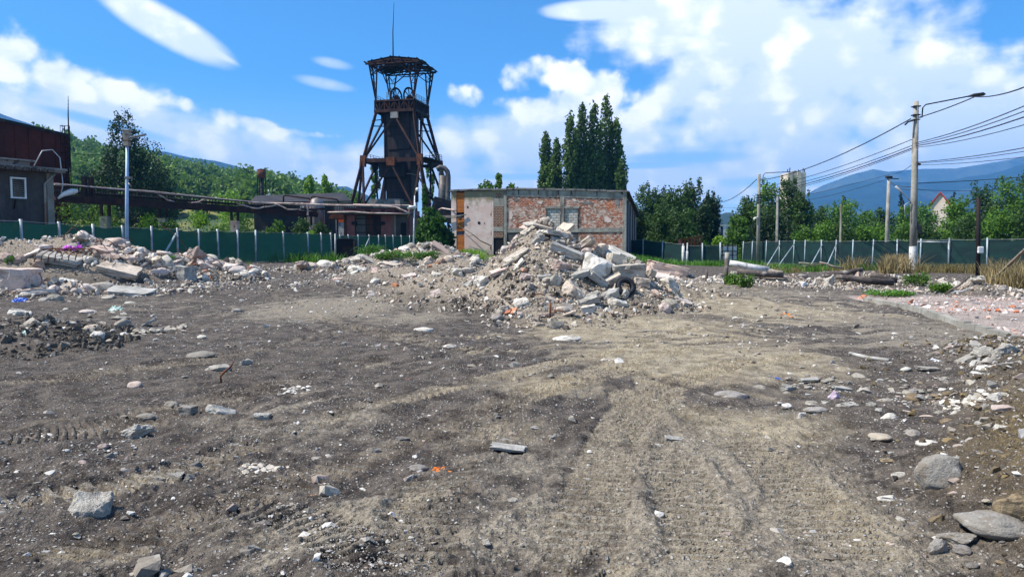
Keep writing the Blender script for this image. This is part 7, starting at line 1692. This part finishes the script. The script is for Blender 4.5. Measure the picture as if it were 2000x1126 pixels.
logpx((1568, 521), (1612, 516), .10, .10, 'darkwood', 'dark beam in the small timber pile'); logpx((1600, 512), (1648, 524), .06, .06, 'wood', 'thin crooked pole right of the small timber pile')
logpx((1610, 538), (1685, 526), .09, .12, 'darkwood', 'dark log rising right behind the cream boulder'); logpx((1632, 540), (1745, 552), .11, .15, 'darkwood', 'longest dark log lying before the dry grass'); logpx((1640, 547), (1740, 543), .08, .09, 'darkwood', 'second long dark log crossing the longest one')
logpx((1700, 536), (1752, 549), .12, .16, 'darkwood', 'thick knotted log at the right end of the log pile')
logpx((1857, 572), (1896, 562), .02, .02, 'post', 'thin curved pipe on the small mound by the steel post'); logpx((1845, 575), (1895, 540), .03, .03, 'darkwood', 'thin dark branch leaning over the small mound by the steel post')

# weeds and grass
def blades(name, pts, h, w, mat, label, n_per=26, spread=.25, lean=.35, kind='stuff', cat='grass'):
    V, F = [], []
    for (x, y) in pts:
        for _ in range(n_per):
            bx, by = x + rnd.gauss(0, spread), y + rnd.gauss(0, spread); z = hz(bx, by) - .02; hh = h * rnd.uniform(.45, 1.1); a = rnd.random() * 6.28; lx, ly = rnd.gauss(0, lean) * hh, rnd.gauss(0, lean) * hh; c, s = math.cos(a) * w / 2, math.sin(a) * w / 2
            o = len(V); V += [(bx - c, by - s, z), (bx + c, by + s, z), (bx + c * .7 + lx * .4, by + s * .7 + ly * .4, z + hh * .6), (bx - c * .7 + lx * .4, by - s * .7 + ly * .4, z + hh * .6), (bx + c * .15 + lx, by + s * .15 + ly, z + hh), (bx - c * .15 + lx, by - s * .15 + ly, z + hh)]
            F += [(o, o + 1, o + 2, o + 3), (o + 3, o + 2, o + 4, o + 5)]
    o = link_mesh(name, np_mesh(name, V, F), M[mat]); return tag(o, label, cat, kind=kind)
def zone(px0, px1, d0, d1, n): return [((lambda d: ((rnd.uniform(px0, px1) - CX) / FPX * d, d))(rnd.uniform(d0, d1))) for _ in range(n)]
blades('dry_grass', zone(1730, 1780, 38, 44, 40) + zone(1655, 1690, 44, 46, 6), .95, .045, 'drygrass', 'tall dry golden grass left of the foot of the big pole', 34, .22)
blades('dry_grass', zone(1930, 2100, 27, 34, 90), .95, .04, 'drygrass', 'dry golden grass around the leaning plank at the right edge', 40, .22)
blades('dry_grass', zone(1795, 1930, 37, 42, 40), .5, .04, 'browngrass', 'brownish grass between the big pole and the steel post', 34, .22)
blades('dry_grass', zone(1500, 1720, 44, 56, 50), .32, .05, 'browngrass', 'low brownish grass under the slanted fence props', 30, .3)
blades('green_grass', zone(1500, 1800, 44, 56, 60), .5, .05, 'greenweed', 'green grass blades along the foot of the right fence', 22, .3)
blades('green_grass', zone(905, 935, 50, 58, 26), 1.0, .06, 'leafbright', 'bright grass tuft at the foot of the pink plaster wall', 40, .2)
blades('green_grass', zone(0, 500, 31, 46, 60), .5, .04, 'greenweed', 'sparse green grass at the foot of the left fence', 12, .25)
blades('green_grass', zone(500, 860, 50, 70, 160), .7, .07, 'greenweed', 'green grass between back heap and far fence', 22, .4)
blades('green_grass', zone(1230, 1480, 60, 78, 120), .5, .07, 'greenweed', 'green grass before the short green fence and white gate', 22, .5)
def weed(px, py, w, hh, mat, label, n=900, leaf=.10, group=None, name='weed_clump'):
    g = G(px, py + hh * .5); ws, h = w / FPX * g.y, hh / FPX * g.y; lob = [(rnd.uniform(-.4, .4) * ws, rnd.uniform(-.2, .2) * ws, h * rnd.uniform(.15, .75), ws * .22, ws * .2, h * .34) for _ in range(14)]
    C, N = crown_points(lob, n, .8); V, F = leaf_quads(C, N, leaf * rng.uniform(.6, 1.3, n)); o = link_mesh(name, np_mesh(name, V, F), M[mat], None, g); tag(o, label, 'weeds', group)
weed(725, 488, 60, 22, 'greenweed', 'green weeds just right of the black container'); weed(780, 497, 70, 22, 'greenweed', 'dense dark green weeds in the middle of the back heap'); weed(835, 499, 50, 16, 'greenweed', 'green weeds on the right part of the back heap'); weed(752, 500, 50, 16, 'greenweed', 'low weeds between the two larger clumps of the back heap')
weed(680, 500, 26, 18, 'greenweed', 'small weed clump under the black container'); weed(705, 478, 30, 16, 'greenweed', 'yellow-green weeds behind the back heap'); weed(1434, 545, 34, 24, 'leafmid', 'dark green bush at the foot of the charred stump', 900, .08); weed(1456, 547, 32, 26, 'leafmid', 'round green bush right of the charred stump', 900, .08)
weed(1735, 572, 90, 12, 'greenweed', 'flat bright green weeds before the long dark log', 1300, .07); weed(1838, 560, 40, 22, 'leafmid', 'green shrub at the right of the dry grass', 900, .08); weed(1790, 545, 46, 30, 'leafmid', 'dark green shrub at the foot of the big pole', 900, .09); weed(1425, 500, 60, 22, 'leafmid', 'green shrub hanging before the white gate', 700, .14)
weed(20, 506, 16, 18, 'greenweed', 'small weed against the left fence', 200, .07); weed(335, 506, 26, 16, 'greenweed', 'weed under the slanted brace of the left fence', 260, .08)

relabel()
# ------------------------------------------------------------------ air
def haze():
    b = MB(); b.box(-7000, 7000, -200, 7200, -130, 800)
    m, g = new_mat('haze_air'); v = g.node('ShaderNodeVolumePrincipled', {'Color': (.09, .41, 1.0, 1), 'Density': 1.45e-4, 'Anisotropy': 0.0}, None)
    o_ = g.node('ShaderNodeOutputMaterial', None, None); g.l.new(v.outputs[0], o_.inputs['Volume'])
    o = b.build('haze', m); tag(o, 'pale blue summer haze in the distance', 'haze', kind='stuff')
haze()
